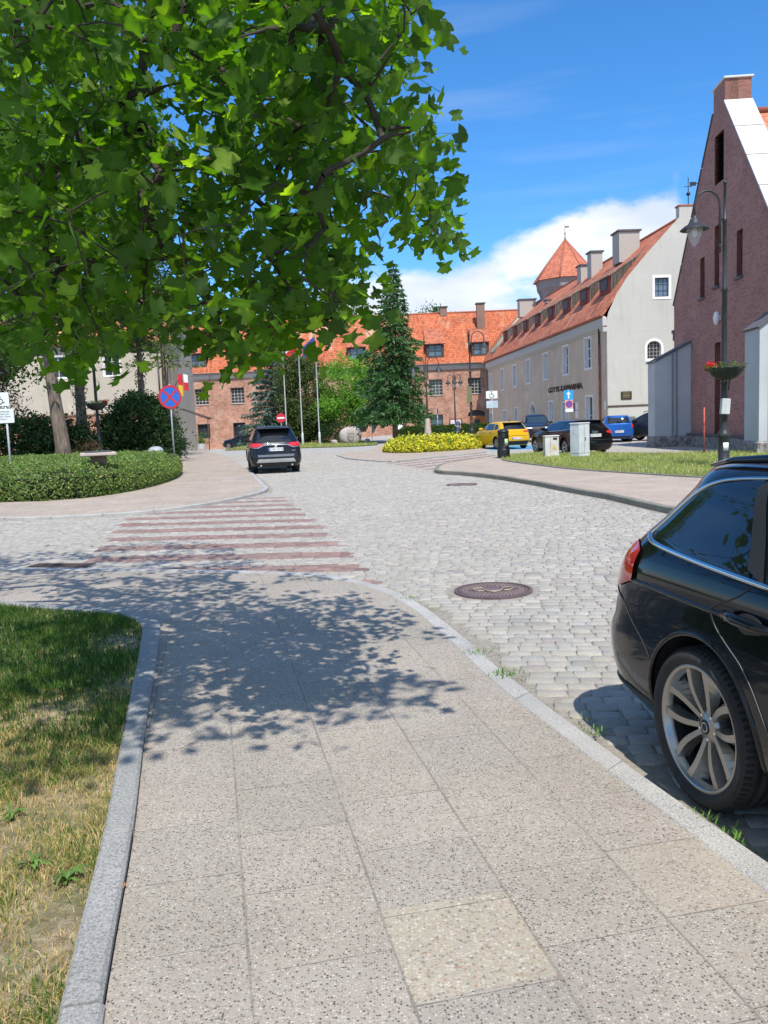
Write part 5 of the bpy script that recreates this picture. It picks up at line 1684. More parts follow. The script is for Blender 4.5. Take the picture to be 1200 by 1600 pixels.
# ---- the near estate car ------------------------------------------------
def near_extra(root, S, side, rear, front):
    for sgn in (-1, 1):
        sd = side(.003, sgn)
        # bright trim round the window line
        lo = [(.50, 1.075), (.60, 1.045), (.9, 1.022), (1.3, 1.002), (1.8, .985), (2.4, .972), (3.0, .965), (3.35, .965)]
        hi_ = [(.50, 1.075), (.56, 1.14), (.66, 1.235), (.78, 1.31), (.95, 1.352), (1.3, 1.372), (1.8, 1.382), (2.3, 1.372), (2.7, 1.30), (3.1, 1.12), (3.35, .965)]
        def cr(P, k=6):
            P = [Vector((p[0], p[1])) for p in P]; out = []
            for i in range(len(P)-1):
                p0, p1, p2, p3 = P[max(0, i-1)], P[i], P[i+1], P[min(len(P)-1, i+2)]
                for q in range(k):
                    t = q/k; v = .5*((2*p1)+(p2-p0)*t+(2*p0-5*p1+4*p2-p3)*t*t+(3*p1-p0-3*p2+p3)*t**3); out.append((v.x, v.y))
            out.append((P[-1].x, P[-1].y)); return out
        m = MB(); strip_on(side(.006, sgn), cr(lo), .0125, m, 8); strip_on(side(.005, sgn), cr(hi_), .0085, m, 8)
        m.build('window_trim', M_chrome, root)
        # pillar between the rear quarter glass and the door glass
        V, F = patch(side(.009, sgn), [(1.30, 1.012), (1.40, 1.008), (1.18, 1.362), (1.12, 1.358)], 12, 4)
        m = MB(); m.add(V, F if sgn > 0 else [f[::-1] for f in F], smooth=True); m.build('pillar', M_blackplastic, root)
        # shut lines
        gap = MB()
        for line in ([(1.36, 1.0), (1.28, .935), (1.16, .88), (1.13, .84), (1.17, .79), (1.245, .74), (1.335, .685), (1.415, .605), (1.475, .51), (1.53, .40), (1.56, .29)], [(2.55, .965), (2.56, .6), (2.56, .28)], [(3.5, .96), (3.55, .6), (3.5, .30)], [(1.55, .262), (3.6, .262)],
                     [(.155, .80), (.30, .78), (.42, .745), (.50, .68), (.62, .60), (.69, .53)]):
            strip_on(side(.0006, sgn), cr(line), .0035, gap, 6)
        gap.build('shut_line', M_char, root)
        m = MB(); strip_on(side(.0028, sgn), cr([(1.137, .84), (1.177, .79), (1.252, .74), (1.342, .685), (1.422, .605), (1.482, .51), (1.537, .40)]), .0014, m, 5)
        m.build('edge_highlight', plain('painted edge highlight', (.20, .20, .20), .5) if 'painted edge highlight' not in MATS and sgn < 0 else M_blackplastic, root)  # thin grey strip stands in for the highlight beside the shut line
        # wheel arch lips
        for x in (1.05, 3.90):
            m = MB(); pts = []
            for i in range(25):
                th = -.16+(PI+.32)*i/24
                px, pz = x+.392*math.cos(th), .335+.392*math.sin(th)
                if pz > .24: pts.append((px, pz))
            strip_on(side(-.004, sgn), pts, .013, m, 8); m.build('arch_lip', M_black, root)
        # door handle with its recess
        y = S.y(1.40, .86)
        m = MB(); m.tube([(1.255, sgn*(y+.010), .868), (1.275, sgn*(y+.036), .869), (1.35, sgn*(y+.047), .866), (1.44, sgn*(y+.045), .862), (1.50, sgn*(y+.030), .860), (1.525, sgn*(y+.006), .859)], [.012, .021, .022, .021, .017, .010], 12)
        h = m.build('door_handle', M_black, root)
        m = MB(); Mh = Matrix.Translation((1.37, sgn*(y+.0015), .845)) @ Matrix.Scale(1.9, 4, (1, 0, 0)) @ Matrix.Rotation(-PI/2*sgn, 4, 'X'); m.lathe([(0, .002), (.040, .002), (.043, -.002)], 24, M=Mh); m.build('handle_recess', M_char, h)
        # shoulder crease and swage line
        m = MB(); strip_on(side(-.007, sgn), cr([(.20, .86), (.6, .858), (1.2, .848), (2.0, .835), (3.0, .82), (4.0, .80)]), .013, m, 10); m.build('swage_line', M_black, root)
        m = MB(); strip_on(side(-.004, sgn), cr([(.04, .345), (.20, .335), (.45, .32), (.66, .30)]), .014, m, 8); m.build('bumper_lip', M_blackplastic, root)
        # roof rails
        m = MB(); P = []
        for x in np.linspace(.72, 2.75, 14):
            z = 1.425+.022*math.sin(PI*(x-.72)/2.03)
            P.append((float(x), sgn*.56, float(z)))
        P[0] = (.66, sgn*.56, 1.395); P[1] = (.82, sgn*.56, 1.424); P[-1] = (2.82, sgn*.565, 1.34)
        m.tube(P, [.008, .015]+[.019]*(len(P)-3)+[.010], 10); m.build('roof_rail', M_black, root)
        # sill
        m = MB(); strip_on(side(.004, sgn), cr([(1.50, .245), (2.5, .235), (3.48, .245)]), .035, m, 10); m.build('sill', M_blackplastic, root)
    # roof spoiler
    V, F = patch(rear(.014), [(-.57, 1.352), (.57, 1.352), (.53, 1.398), (-.53, 1.398)], 6, 24)
    m = MB(); m.add(V, [f[::-1] for f in F], smooth=True); m.build('roof_spoiler', M_black, root)
    # parking sensor in the bumper and a lower diffuser
    m = MB(); m.lathe([(0, .004), (.011, .003), (.012, 0)], 14, M=Matrix.Translation((S.xr(-.72, .46)-.001, -.72, .46)) @ Matrix.Rotation(-PI/2, 4, 'Y') @ Matrix.Rotation(-.5, 4, 'X')); m.build('parking_sensor', M_char, root)
    m = MB(); V, F = patch(rear(.006), [(-.62, .215), (.62, .215), (.6, .34), (-.6, .34)], 4, 20); m.add(V, [f[::-1] for f in F], smooth=True); m.build('diffuser', M_blackplastic, root)
    # clear segment inside the tail lamp
    for sgn in (-1, 1):
        pp = [(sgn*y, z) for y, z in [(.58, .93), (.79, .915), (.79, .985), (.56, .99)]]
        V, F = patch(rear(.016), pp, 4, 6); m = MB(); m.add(V, [f[::-1] for f in F], smooth=True); m.build('reverse_light', M_lens, root)


near = build_car('estate_car', 'black estate car with dark ten spoke alloy wheels parked in the right foreground', (1.905, 4.50), 167.3, CarShape(ESTATE, 3.2, .045), 4.87,
    ((1.05, 3.90), .335, .235), M_black,
    [[(.505, 1.077), (.9, 1.028), (1.31, 1.01), (1.14, 1.362), (.95, 1.348), (.78, 1.305), (.66, 1.23), (.56, 1.135)], [(1.33, 1.005), (2.42, .978), (2.42, 1.37), (1.8, 1.378), (1.16, 1.365)], [(2.5, .977), (3.3, .972), (3.08, 1.12), (2.7, 1.29), (2.5, 1.345)]],
    rear_glass=[(-.66, 1.03), (.66, 1.03), (.55, 1.35), (-.55, 1.35)], front_glass=[(-.74, 1.05), (.74, 1.05), (.58, 1.36), (-.58, 1.36)],
    lamps_r=[('arc', [(.46, .90), (.62, .86), (.83, .805), (.94, .80), (1.02, .83), (1.10, .86), (1.09, .90), (1.03, .985), (.96, 1.03), (.85, 1.035), (.46, .99)])],
    head=[(.45, .66), (.82, .64), (.80, .76), (.5, .74)], plate=(0, .86), plate_txt='GMB 8KT5', rim=M_rim_dark, rim_r=.262, hi=True, extra=near_extra, track=.905)
# ------------------------------------------------------------------ the other cars
def trim_generic(belt, roof, seams, cladding=None, rail=False, chrome=False, badge=None, rb=None, skid=None, grille=None, bumper_z=.30):
    def fn(root, S, side, rear, front):
        for sgn in (-1, 1):
            g_ = MB()
            for x in seams: strip_on(side(.001, sgn), [(x, belt), (x+.01, (belt+.3)/2), (x, .3)], .006, g_)
            g_.build('shut_line', M_char, root)
            h = MB()
            for x in seams[:-1]:
                xx = x+.12; h.box((xx+.08, sgn*(S.y(xx, belt-.12)+.02), belt-.12), (.18, .03, .03), bevel=.008)
            h.build('door_handle', M_blackplastic, root)
            if chrome:
                m = MB(); strip_on(side(.006, sgn), [(q, z) for q, z in chrome], .012, m); m.build('window_trim', M_chrome, root)
            if rail:
                m = MB(); m.tube([(.7, sgn*.58, roof-.06), (.8, sgn*.58, roof+.01), (1.7, sgn*.58, roof+.03), (2.5, sgn*.57, roof-.01), (2.6, sgn*.57, roof-.07)], .02, 6); m.build('roof_rail', M_blackplastic, root)
            if cladding:
                for x in cladding[0]:
                    m = MB(); r_ = cladding[1]
                    pts = [(x+r_*math.cos(t), cladding[2]+r_*math.sin(t)) for t in np.linspace(-.1, PI+.1, 15)]
                    strip_on(side(.0, sgn), [q for q in pts if q[1] > .28], .032, m); m.build('arch_cladding', M_blackplastic, root)
        V, F = patch(rear(.008), [(-.60, .23), (.60, .23), (.72, bumper_z+.05), (-.72, bumper_z+.05)], 4, 14)
        m = MB(); m.add(V, [f[::-1] for f in F], smooth=True); m.build('rear_bumper', M_blackplastic, root)
        if skid:
            V, F = patch(rear(.016), skid, 4, 14); m = MB(); m.add(V, [f[::-1] for f in F], smooth=True); m.build('skid_plate', M_silverplastic, root)
        if rb: rb(root, S, rear)
        if grille:
            V, F = patch(front(.008), grille, 5, 10); m = MB(); m.add(V, F, smooth=True); m.build('grille', M_blackplastic, root)
            V, F = patch(front(.007), [(-.7, .28), (.7, .28), (.66, .45), (-.66, .45)], 4, 10); m = MB(); m.add(V, F, smooth=True); m.build('lower_intake', M_blackplastic, root)
    return fn


def suv_rear(root, S, rear):
    # bright bar between the lamps, upper bumper lip, exhausts, spoiler
    m = MB(); m.tube([rear(.03)(y, z) for y, z in ((-.80, .93), (-.60, .925), (-.42, 1.01), (0, 1.02), (.42, 1.01), (.60, .925), (.80, .93))], .022, 8); m.build('tailgate_trim', M_chrome, root)
    m = MB(); m.lathe([(0, .02), (.055, .02), (.06, 0)], 14, M=Matrix.Translation(rear(.02)(0, .955)) @ Matrix.Rotation(-PI/2, 4, 'Y')); m.build('emblem', M_chrome, root)
    m = MB(); m.box((.50, 0, 1.60), (.34, 1.18, .04), bevel=.015); m.build('roof_spoiler', M_blackplastic, root)
    V, F = patch(rear(.014), [(-.62, .60), (.62, .60), (.66, .68), (-.66, .68)], 3, 12); m = MB(); m.add(V, [f[::-1] for f in F], smooth=True); m.build('bumper_lip', plain('grey bumper strip', (.13, .14, .16), .4), root)
    for s in (-1, 1):
        m = MB(); m.tube([(.10, s*.55, .30), (-.0, s*.55, .30)], .035, 10); m.build('exhaust', M_chrome, root)
    text_mesh('badge', 'AWD', .06, M_chrome, root, Matrix.Translation(rear(.01)(-.62, .80)) @ Matrix(((0, 0, -1, 0), (-1, 0, 0, 0), (0, 1, 0, 0), (0, 0, 0, 1))), .003)


suvS = CarShape(SUV, 3.8, .03)
build_car('suv', 'black SUV with silver rear skid plate parked beside the left pavement', (-3.72, 29.0), -11, suvS, 4.6, ((.98, 3.67), .36, .235), M_navyblack,
    [[(.62, 1.16), (1.35, 1.11), (1.22, 1.50), (.78, 1.47)], [(1.42, 1.11), (2.4, 1.085), (2.4, 1.53), (1.3, 1.53)], [(2.47, 1.085), (3.25, 1.08), (2.85, 1.42), (2.47, 1.53)]],
    rear_glass=[(-.68, 1.13), (.68, 1.13), (.58, 1.50), (-.58, 1.50)], front_glass=[(-.72, 1.16), (.72, 1.16), (.58, 1.53), (-.58, 1.53)],
    lamps_r=[('arc', [(.46, 1.0), (.62, .94), (.92, .93), (1.22, .95), (1.22, 1.05), (.9, 1.11), (.46, 1.08)])], plate=(0, .86), plate_txt='GMB 52474', rim=M_rim, group=None,
    extra=trim_generic(1.05, 1.675, (1.36, 2.44, 3.35), cladding=((.98, 3.67), .42, .36), rail=True, rb=suv_rear, skid=[(-.70, .40), (.70, .40), (.62, .53), (-.62, .53)], bumper_z=.33))


def estate_rear(root, S, rear):
    m = MB()
    for k in range(4): m.lathe([(.030, .01), (.036, .014), (.042, .01)], 14, M=Matrix.Translation(rear(.012)(-.09+k*.06, .93)) @ Matrix.Rotation(-PI/2, 4, 'Y'))
    m.build('emblem', M_chrome, root)
    m = MB(); m.tube([rear(.012)(y, .62) for y in np.linspace(-.7, .7, 9)], .012, 6); m.build('bumper_lip', M_blackplastic, root)
    m = MB(); m.box((.52, 0, 1.385), (.3, 1.12, .035), bevel=.012); m.build('roof_spoiler', M_black, root)


estS = CarShape(ESTATE, 3.5, .04)
build_car('estate_car', 'black estate car parked behind the two grey utility cabinets', (8.5, 32.5), -13, estS, 4.87, ((1.02, 3.92), .345, .235), M_black,
    [[(.58, 1.08), (1.26, 1.03), (1.14, 1.335), (.80, 1.29)], [(1.33, 1.02), (2.42, 1.0), (2.42, 1.355), (1.2, 1.35)], [(2.5, 1.0), (3.28, .99), (3.0, 1.15), (2.5, 1.33)]],
    rear_glass=[(-.66, 1.06), (.66, 1.06), (.55, 1.32), (-.55, 1.32)], front_glass=[(-.74, 1.05), (.74, 1.05), (.58, 1.33), (-.58, 1.33)],
    lamps_r=[('arc', [(.52, .90), (.75, .84), (1.12, .86), (1.12, .93), (.95, 1.0), (.52, .97)])], head=[(.45, .66), (.82, .64), (.80, .76), (.5, .74)], plate=(0, .80), plate_txt='GDA 4T913', rim=M_rim,
    extra=trim_generic(1.0, 1.43, (1.36, 2.46, 3.45), rb=estate_rear, chrome=[(.60, 1.075), (.9, 1.05), (1.4, 1.015), (2.4, .99), (3.2, .98)]))


def hatch_rear(root, S, rear):
    m = MB(); m.tube([rear(.01)(y, .73-.10*abs(y)) for y in np.linspace(-.62, .62, 9)], .014, 6); m.build('tailgate_crease', M_yellow, root)
    m = MB(); m.box((.44, 0, 1.365), (.26, 1.08, .035), bevel=.012); m.build('roof_spoiler', M_blackplastic, root)
    m = MB(); m.tube([(.85, 0, 1.43), (.72, 0, 1.62)], .008, 5); m.box((.9, 0, 1.455), (.16, .05, .04)); m.build('aerial', M_blackplastic, root)


hs = CarShape(HATCH, 3.6, .045)
build_car('hatchback', 'yellow hatchback parked on the blue marked bay behind the black bin', (7.0, 42.35), -16, hs, 4.06, ((.76, 3.30), .32, .205), M_yellow,
    [[(.58, 1.06), (1.12, 1.01), (1.05, 1.30), (.74, 1.27)], [(1.18, 1.005), (2.1, .985), (2.05, 1.35), (1.12, 1.33)], [(2.17, .985), (2.95, .975), (2.62, 1.17), (2.17, 1.33)]],
    rear_glass=[(-.62, 1.02), (.62, 1.02), (.53, 1.33), (-.53, 1.33)], front_glass=[(-.70, 1.03), (.70, 1.03), (.56, 1.33), (-.56, 1.33)],
    lamps_r=[('arc', [(.40, .90), (.70, .85), (1.02, .85), (1.02, .93), (.8, .96), (.40, .94)])], head=[(.42, .66), (.78, .64), (.76, .76), (.46, .74)], plate=(0, .56), plate_txt='GWE 2137J', rim=M_rim,
    extra=trim_generic(.985, 1.44, (1.15, 2.13, 3.02), rb=hatch_rear, bumper_z=.38))


def blue_rear(root, S, rear):
    m = MB(); m.box((.46, 0, 1.455), (.24, 1.1, .04), bevel=.012); m.build('roof_spoiler', M_blue, root)
    m = MB(); m.tube([rear(.01)(y, .68) for y in np.linspace(-.68, .68, 9)], .010, 6); m.build('bumper_crease', M_blue, root)


bs = CarShape(VANLET, 3.8, .04)
build_car('hatchback', 'bright blue hatchback parked beside the pale gable wall', (13.3, 45.9), 8, bs, 4.07, ((.72, 3.31), .315, .195), M_blue,
    [[(.44, 1.10), (1.12, 1.05), (1.05, 1.36), (.62, 1.33)], [(1.18, 1.04), (2.1, 1.02), (2.05, 1.41), (1.12, 1.40)], [(2.17, 1.02), (2.95, 1.01), (2.62, 1.22), (2.17, 1.39)]],
    rear_glass=[(-.62, 1.06), (.62, 1.06), (.54, 1.39), (-.54, 1.39)], front_glass=[(-.70, 1.07), (.70, 1.07), (.56, 1.38), (-.56, 1.38)],
    lamps_r=[('arc', [(.70, .80), (1.06, .80), (1.06, 1.04), (.84, 1.06), (.70, 1.0)])], head=[(.42, .66), (.78, .64), (.76, .78), (.46, .76)], plate=(0, .60), plate_txt='GMB 91CE', rim=M_rim,
    extra=trim_generic(1.02, 1.5, (1.15, 2.13, 3.02), rb=blue_rear))

sv2 = CarShape(SUV, 3.6, .04)
build_car('suv', 'dark grey SUV half hidden behind the grey buttress', (17.1, 45.3), -40, sv2, 4.6, ((.98, 3.67), .35, .225), M_darkgrey,
    [[(.62, 1.16), (1.35, 1.11), (1.22, 1.50), (.78, 1.47)], [(1.42, 1.11), (2.4, 1.085), (2.4, 1.53), (1.3, 1.53)], [(2.47, 1.085), (3.25, 1.08), (2.85, 1.42), (2.47, 1.53)]],
    rear_glass=[(-.68, 1.13), (.68, 1.13), (.58, 1.50), (-.58, 1.50)], front_glass=[(-.72, 1.16), (.72, 1.16), (.58, 1.53), (-.58, 1.53)],
    lamps_r=[('arc', [(.62, .95), (1.22, .95), (1.22, 1.05), (.62, 1.08)])], head=[(.42, .80), (.84, .78), (.82, .92), (.46, .90)], plate=(0, .86), rim=M_rim,
    extra=trim_generic(1.05, 1.675, (1.36, 2.44, 3.35), rail=True))
sv3 = CarShape([(q[0]*1.06, *q[1:]) for q in SUV], 3.8, .03)
build_car('suv', 'black SUV facing the camera behind the yellow hatchback', (10.6, 57.2), 186, sv3, 4.6, ((.98, 3.67), .37, .235), M_navyblack,
    [[(.62, 1.22), (1.35, 1.17), (1.22, 1.58), (.78, 1.55)], [(1.42, 1.17), (2.4, 1.145), (2.4, 1.61), (1.3, 1.61)], [(2.47, 1.145), (3.25, 1.14), (2.85, 1.5), (2.47, 1.61)]],
    rear_glass=[(-.68, 1.2), (.68, 1.2), (.58, 1.58), (-.58, 1.58)], front_glass=[(-.74, 1.22), (.74, 1.22), (.58, 1.62), (-.58, 1.62)],
    lamps_r=[('arc', [(.62, .95), (1.22, .95), (1.22, 1.05), (.62, 1.08)])], head=[(.40, .84), (.86, .82), (.84, .98), (.42, .96)], rim=M_rim,
    extra=trim_generic(1.1, 1.77, (1.36, 2.44, 3.35), grille=[(-.38, .66), (.38, .66), (.42, .98), (-.42, .98)]))
build_car('hatchback', 'pale silver hatchback in the row behind the blue hatchback', (16.3, 55.6), 190, CarShape(VANLET, 3.8, .04), 4.07, ((.72, 3.31), .315, .195), M_silver,
    [[(.44, 1.10), (1.12, 1.05), (1.05, 1.36), (.62, 1.33)], [(1.18, 1.04), (2.1, 1.02), (2.05, 1.41), (1.12, 1.40)], [(2.17, 1.02), (2.95, 1.01), (2.62, 1.22), (2.17, 1.39)]],
    front_glass=[(-.70, 1.07), (.70, 1.07), (.56, 1.38), (-.56, 1.38)], rear_glass=[(-.62, 1.06), (.62, 1.06), (.54, 1.39), (-.54, 1.39)],
    lamps_r=[('arc', [(.70, .80), (1.06, .80), (1.06, 1.04), (.70, 1.0)])], head=[(.42, .66), (.78, .64), (.76, .78), (.46, .76)], rim=M_rim, extra=trim_generic(1.02, 1.5, (1.15, 2.13, 3.02)))
build_car('hatchback', 'dark teal hatchback seen side on in front of the red brick range', (-11.6, 81.0), -80, CarShape(HATCH, 3.4, .045), 4.06, ((.76, 3.30), .32, .205), M_teal,
    [[(.58, 1.06), (1.12, 1.01), (1.05, 1.30), (.74, 1.27)], [(1.18, 1.005), (2.1, .985), (2.05, 1.35), (1.12, 1.33)], [(2.17, .985), (2.95, .975), (2.62, 1.17), (2.17, 1.33)]],
    rear_glass=[(-.62, 1.02), (.62, 1.02), (.53, 1.33), (-.53, 1.33)], front_glass=[(-.70, 1.03), (.70, 1.03), (.56, 1.33), (-.56, 1.33)],
    lamps_r=[('arc', [(.55, .84), (1.02, .84), (1.02, .93), (.55, .95)])], head=[(.42, .66), (.78, .64), (.76, .76), (.46, .74)], rim=M_rim, group=None,
    extra=trim_generic(.985, 1.44, (1.15, 2.13, 3.02)), zoff=float(gz(-13, 81)))
# ------------------------------------------------------------------ street furniture
M_lampiron = plain('painted lamp iron', (.040, .043, .047), .5, .3, var=.3)
M_lampglass = NG('lamp glass'); M_lampglass.set(color=(.62, .64, .62), rough=.08, spec=.6, alpha=.35); M_lampglass = M_lampglass.m
M_post = plain('galvanised post', (.36, .37, .38), .5, .5)
M_postwhite = plain('pale painted pole', (.50, .53, .56), .5, .2)
M_signblue = plain('sign blue', (.02, .13, .52), .4, var=.06)
M_signsky = plain('sign light blue', (.03, .32, .66), .4, var=.06)
M_signred = plain('sign red', (.52, .025, .04), .4, var=.08)
M_signwhite = plain('sign white', (.76, .80, .80), .4, var=.05)
M_signblack = plain('sign black', (.02, .02, .025), .5)
M_concrete = plain('pinkish concrete', (.46, .38, .34), .9, var=.15, bump=.2)
M_leafdark = None


def face_matrix(loc, ry=0.0):
    """local x -> right, local y -> up, local z -> towards the camera side (-Y), turned by ry about z"""
    return Matrix.Translation(loc) @ Matrix.Rotation(ry, 4, 'Z') @ Matrix(((1, 0, 0, 0), (0, 0, -1, 0), (0, 1, 0, 0), (0, 0, 0, 1)))


def disc(mb, M, r0, r1, z0, z1, n=36, mi=0):
    prof = [(r0, z0), (r1, z0), (r1, z1), (r0, z1)] if r0 > 0 else [(0, z0), (r1, z0), (r1, z1), (0, z1)]
    mb.lathe(prof, n, mi, M=M, smooth=False)


def flat(mb, M, pts, z0, z1, mi=0):
    n = len(pts)
    P = [Vector((x, y, z0)) for x, y in pts]; tr = tessellate_polygon([P])
    vs = [M @ Vector((x, y, z0)) for x, y in pts]+[M @ Vector((x, y, z1)) for x, y in pts]
    fs = []
    for t in tr:
        a, b, c = (P[i] for i in t); up = (b-a).cross(c-a).z > 0
        fs.append(tuple(n+i for i in (t if up else reversed(t)))); fs.append(tuple(reversed(t)) if up else tuple(t))
    for i in range(n): fs.append((i, (i+1) % n, n+(i+1) % n, n+i))
    mb.add(vs, fs, mi)


def rect(w, h, cx=0, cy=0, r=.03):
    P = []
    for sx, sy, a in ((1, -1, -PI/2), (1, 1, 0), (-1, 1, PI/2), (-1, -1, PI)):
        for k in range(4):
            t = a+PI/2*k/3; P.append((cx+sx*(w/2-r)+r*math.cos(t), cy+sy*(h/2-r)+r*math.sin(t)))
    return P


def pole_thing(name, label, cat, loc, h, r=.035, mat=None, group=None, lean=0.0, rz=0.0):
    t = thing(name, label, cat, loc, rz, group)
    m = MB(); m.tube([(0, 0, -.05), (lean*h, 0, h)], r, 10); m.build('pole', mat or M_post, t)
    return t


def wheelchair(mb, M, s=1.0, z=.0):
    def T(pts): return [M @ Vector((x*s, y*s, z)) for x, y in pts]
    mb.lathe([(0, z-.002), (.045*s, z-.002), (.045*s, z+.004), (0, z+.004)], 14, M=M @ Matrix.Translation((-.02*s, .30*s, 0)), smooth=False)
    mb.tube(T([(-.03, .22), (-.02, .02), (.13, .02), (.20, -.17), (.27, -.15)]), .022*s, 6)
    mb.tube(T([(-.03, .12), (.10, .12)]), .018*s, 6)
    mb.tube(T([(.0-.02+.19*math.cos(a), -.07+.19*math.sin(a)) for a in np.linspace(2.1, 5.9, 14)]), .02*s, 6)


def no_stopping(parent, M, r, name='plate'):
    m = MB(); disc(m, M, 0, r, -.012, 0); p = m.build(name, M_signblue, parent)
    m = MB(); disc(m, M, r*.82, r*1.0, .001, .006)
    for a in (PI/4, -PI/4):
        c, s = math.cos(a), math.sin(a); L = r*.83; w = r*.085
        flat(m, M, [(x*c-y*s, x*s+y*c) for x, y in ((-L, -w), (L, -w), (L, w), (-L, w))], .001, .005 if a > 0 else .0054)
    m.build('red_ring', M_signred, p)
    return p


def lamp_post(name, label, loc, h, arms, rz=0.0, base='iron', group='curved arm street lamps around the square', arm_out=.75, shade_w=.36, sticker=False):
    t = thing(name, label, 'street lamp', loc, rz, group)
    m = MB()
    if base == 'iron':
        m.lathe([(.19, 0), (.19, .12), (.15, .16), (.14, .75), (.17, .80), (.18, .86), (.14, .92), (.105, 1.0), (.095, 1.3), (.115, 1.33), (.115, 1.38), (.088, 1.42), (.080, 2.2), (.09, 2.23), (.09, 2.27), (.078, 2.3), (.066, h*.62), (.085, h*.622), (.085, h*.632), (.058, h*.64), (.05, h*.86), (.066, h*.862), (.066, h*.872), (.042, h*.875), (.036, h-.08), (.055, h-.07), (.055, h-.02), (0, h)], 18)
    else:
        m.lathe([(.07, 0), (.07, h*.5), (.05, h*.52), (.045, h-.05), (0, h)], 12)
    m.build('post', M_lampiron, t)
    if base == 'concrete':
        m = MB(); m.lathe([(.34, 0), (.30, .3), (.16, 1.75), (.12, 1.8), (0, 1.8)], 6, smooth=False); m.build('base', M_concrete, t)
    for a in arms:
        d = Vector((math.cos(a), math.sin(a), 0))
        r = arm_out/2*.86; o = .13
        zt = h-.62
        P = [d*o+Vector((0, 0, h-1.75)), d*o+Vector((0, 0, zt))]
        for k in range(1, 13):
            th = PI-PI*k/12; P.append(d*(o+r+r*math.cos(th))+Vector((0, 0, zt+r*1.15*math.sin(th))))
        end = d*(o+2*r)
        P.append(end+Vector((0, 0, zt-.30)))
        m = MB(); m.tube(P, .030, 8)
        for zz in (h-1.65, h-.95): m.tube([(0, 0, zz), d*o+Vector((0, 0, zz))], .025, 6); m.lathe([(.045, -.05), (.045, .05)], 8, M=Matrix.Translation(d*o+Vector((0, 0, zz))))
        m.lathe([(0, -.1), (.04, -.06), (.04, 0)], 8, M=Matrix.Translation(d*o+Vector((0, 0, h-1.75))))
        arm = m.build('arm', M_lampiron, t)
        zc = zt-.30
        Mq = Matrix.Translation(end+Vector((0, 0, zc)))
        m = MB(); w = shade_w
        m.lathe([(.04, .06), (.06, 0), (.12, -.05), (.15, -.12), (.19, -.17), (.26, -.20), (w, -.285), (w+.015, -.305), (w-.02, -.30), (.22, -.22), (.10, -.16)], 24, M=Mq)
        m.build('lamp_shade', M_lampiron, arm)
        m = MB(); m.lathe([(w*.60, -.27), (w*.50, -.44), (w*.22, -.66), (.02, -.74), (0, -.745)], 20, M=Mq); m.build('lamp_glass', M_lampglass, arm)
        m = MB(); m.lathe([(0, -.22), (.06, -.24), (.07, -.36), (.05, -.46), (0, -.5)], 12, M=Mq); m.build('bulb', M_lens, arm)
    return t


def flower_basket(label, loc, w, seed, colors):
    rg = np.random.default_rng(seed)
    t = thing('flower_basket', label, 'flower basket', loc, 0, 'flower baskets on lamp posts')
    r = w/2
    m = MB(); m.lathe([(.10, -.30), (r*.45, -.29), (r*.72, -.20), (r*.95, -.04), (r, 0), (r*.96, .01), (r*.9, -.03), (.10, -.06)], 28)
    for k in range(4):
        a = k*PI/2+.3; m.tube([(r*math.cos(a), r*math.sin(a), 0), (r*.76*math.cos(a), r*.76*math.sin(a), -.19), (.12*math.cos(a), .12*math.sin(a), -.32), (.10*math.cos(a), .10*math.sin(a), -.6)], .012, 5)
    m.lathe([(r*1.0, -.012), (r*1.02, .008), (r*.98, .02)], 28)
    m.build('bowl', M_lampiron, t)
    n = 900; a = rg.uniform(0, 2*PI, n); rad = r*(.25+.85*np.sqrt(rg.random(n))); z = rg.uniform(-.02, .17, n)*(1.25-rad/r*.6)+(rg.random(n) < .15)*-.07
    wgt = (np.cos(a-colors['lean'])+1.3); k = rg.random(n)*2.3 < wgt; a, rad, z = a[k], rad[k], z[k]; n = len(a)
    leaf_cards('leaves', np.stack([rad*np.cos(a), rad*np.sin(a), z], 1), .055, np.array([(.05, .12, .02), (.09, .18, .03), (.13, .22, .05)]), M_leaf, t, rg)
    n = 230; a = colors['fl']+rg.normal(0, .35, n); rad = r*(.75+.32*rg.random(n)); z = .08+rg.normal(0, .055, n)
    leaf_cards('flowers', np.stack([rad*np.cos(a), rad*np.sin(a), z], 1), .05, np.array([(.70, .02, .06), (.78, .05, .09), (.60, .01, .03)]), M_leaf, t, rg)
    return t


def leaf_cards(name, P, size, pal, mat, parent=None, rg=RNG, flatten=0.0, up=.3, aspect=.55, fold=.25, shade=None):
    """one small folded leaf per point"""
    n = len(P); sz = size*(.65+.7*rg.random(n))
    d = rg.normal(0, 1, (n, 3)); d[:, 2] = d[:, 2]*(1-flatten)-.15; d /= np.linalg.norm(d, axis=1)[:, None]
    q = rg.normal(0, 1, (n, 3)); q[:, 2] += up; s_ = np.cross(d, q); s_ /= np.linalg.norm(s_, axis=1)[:, None]+1e-9
    nn = np.cross(s_, d)
    V = np.zeros((n, 4, 3), np.float32)
    V[:, 0] = P-d*sz[:, None]*.5; V[:, 2] = P+d*sz[:, None]*.5
    lift = nn*(sz*fold)[:, None]
    V[:, 1] = P+s_*(sz*aspect*.5)[:, None]+lift; V[:, 3] = P-s_*(sz*aspect*.5)[:, None]+lift
    F = (np.array([(0, 1, 2), (0, 2, 3)])[None]+np.arange(n)[:, None, None]*4).reshape(-1, 3)
    c = pal[rg.integers(0, len(pal), n)]*(1+rg.normal(0, .18, (n, 1)))
    if shade is not None: c = c*shade[:, None]
    return mesh_np(name, V.reshape(-1, 3), F, mat, parent, col=np.repeat(np.clip(c, .003, .9), 4, 0))


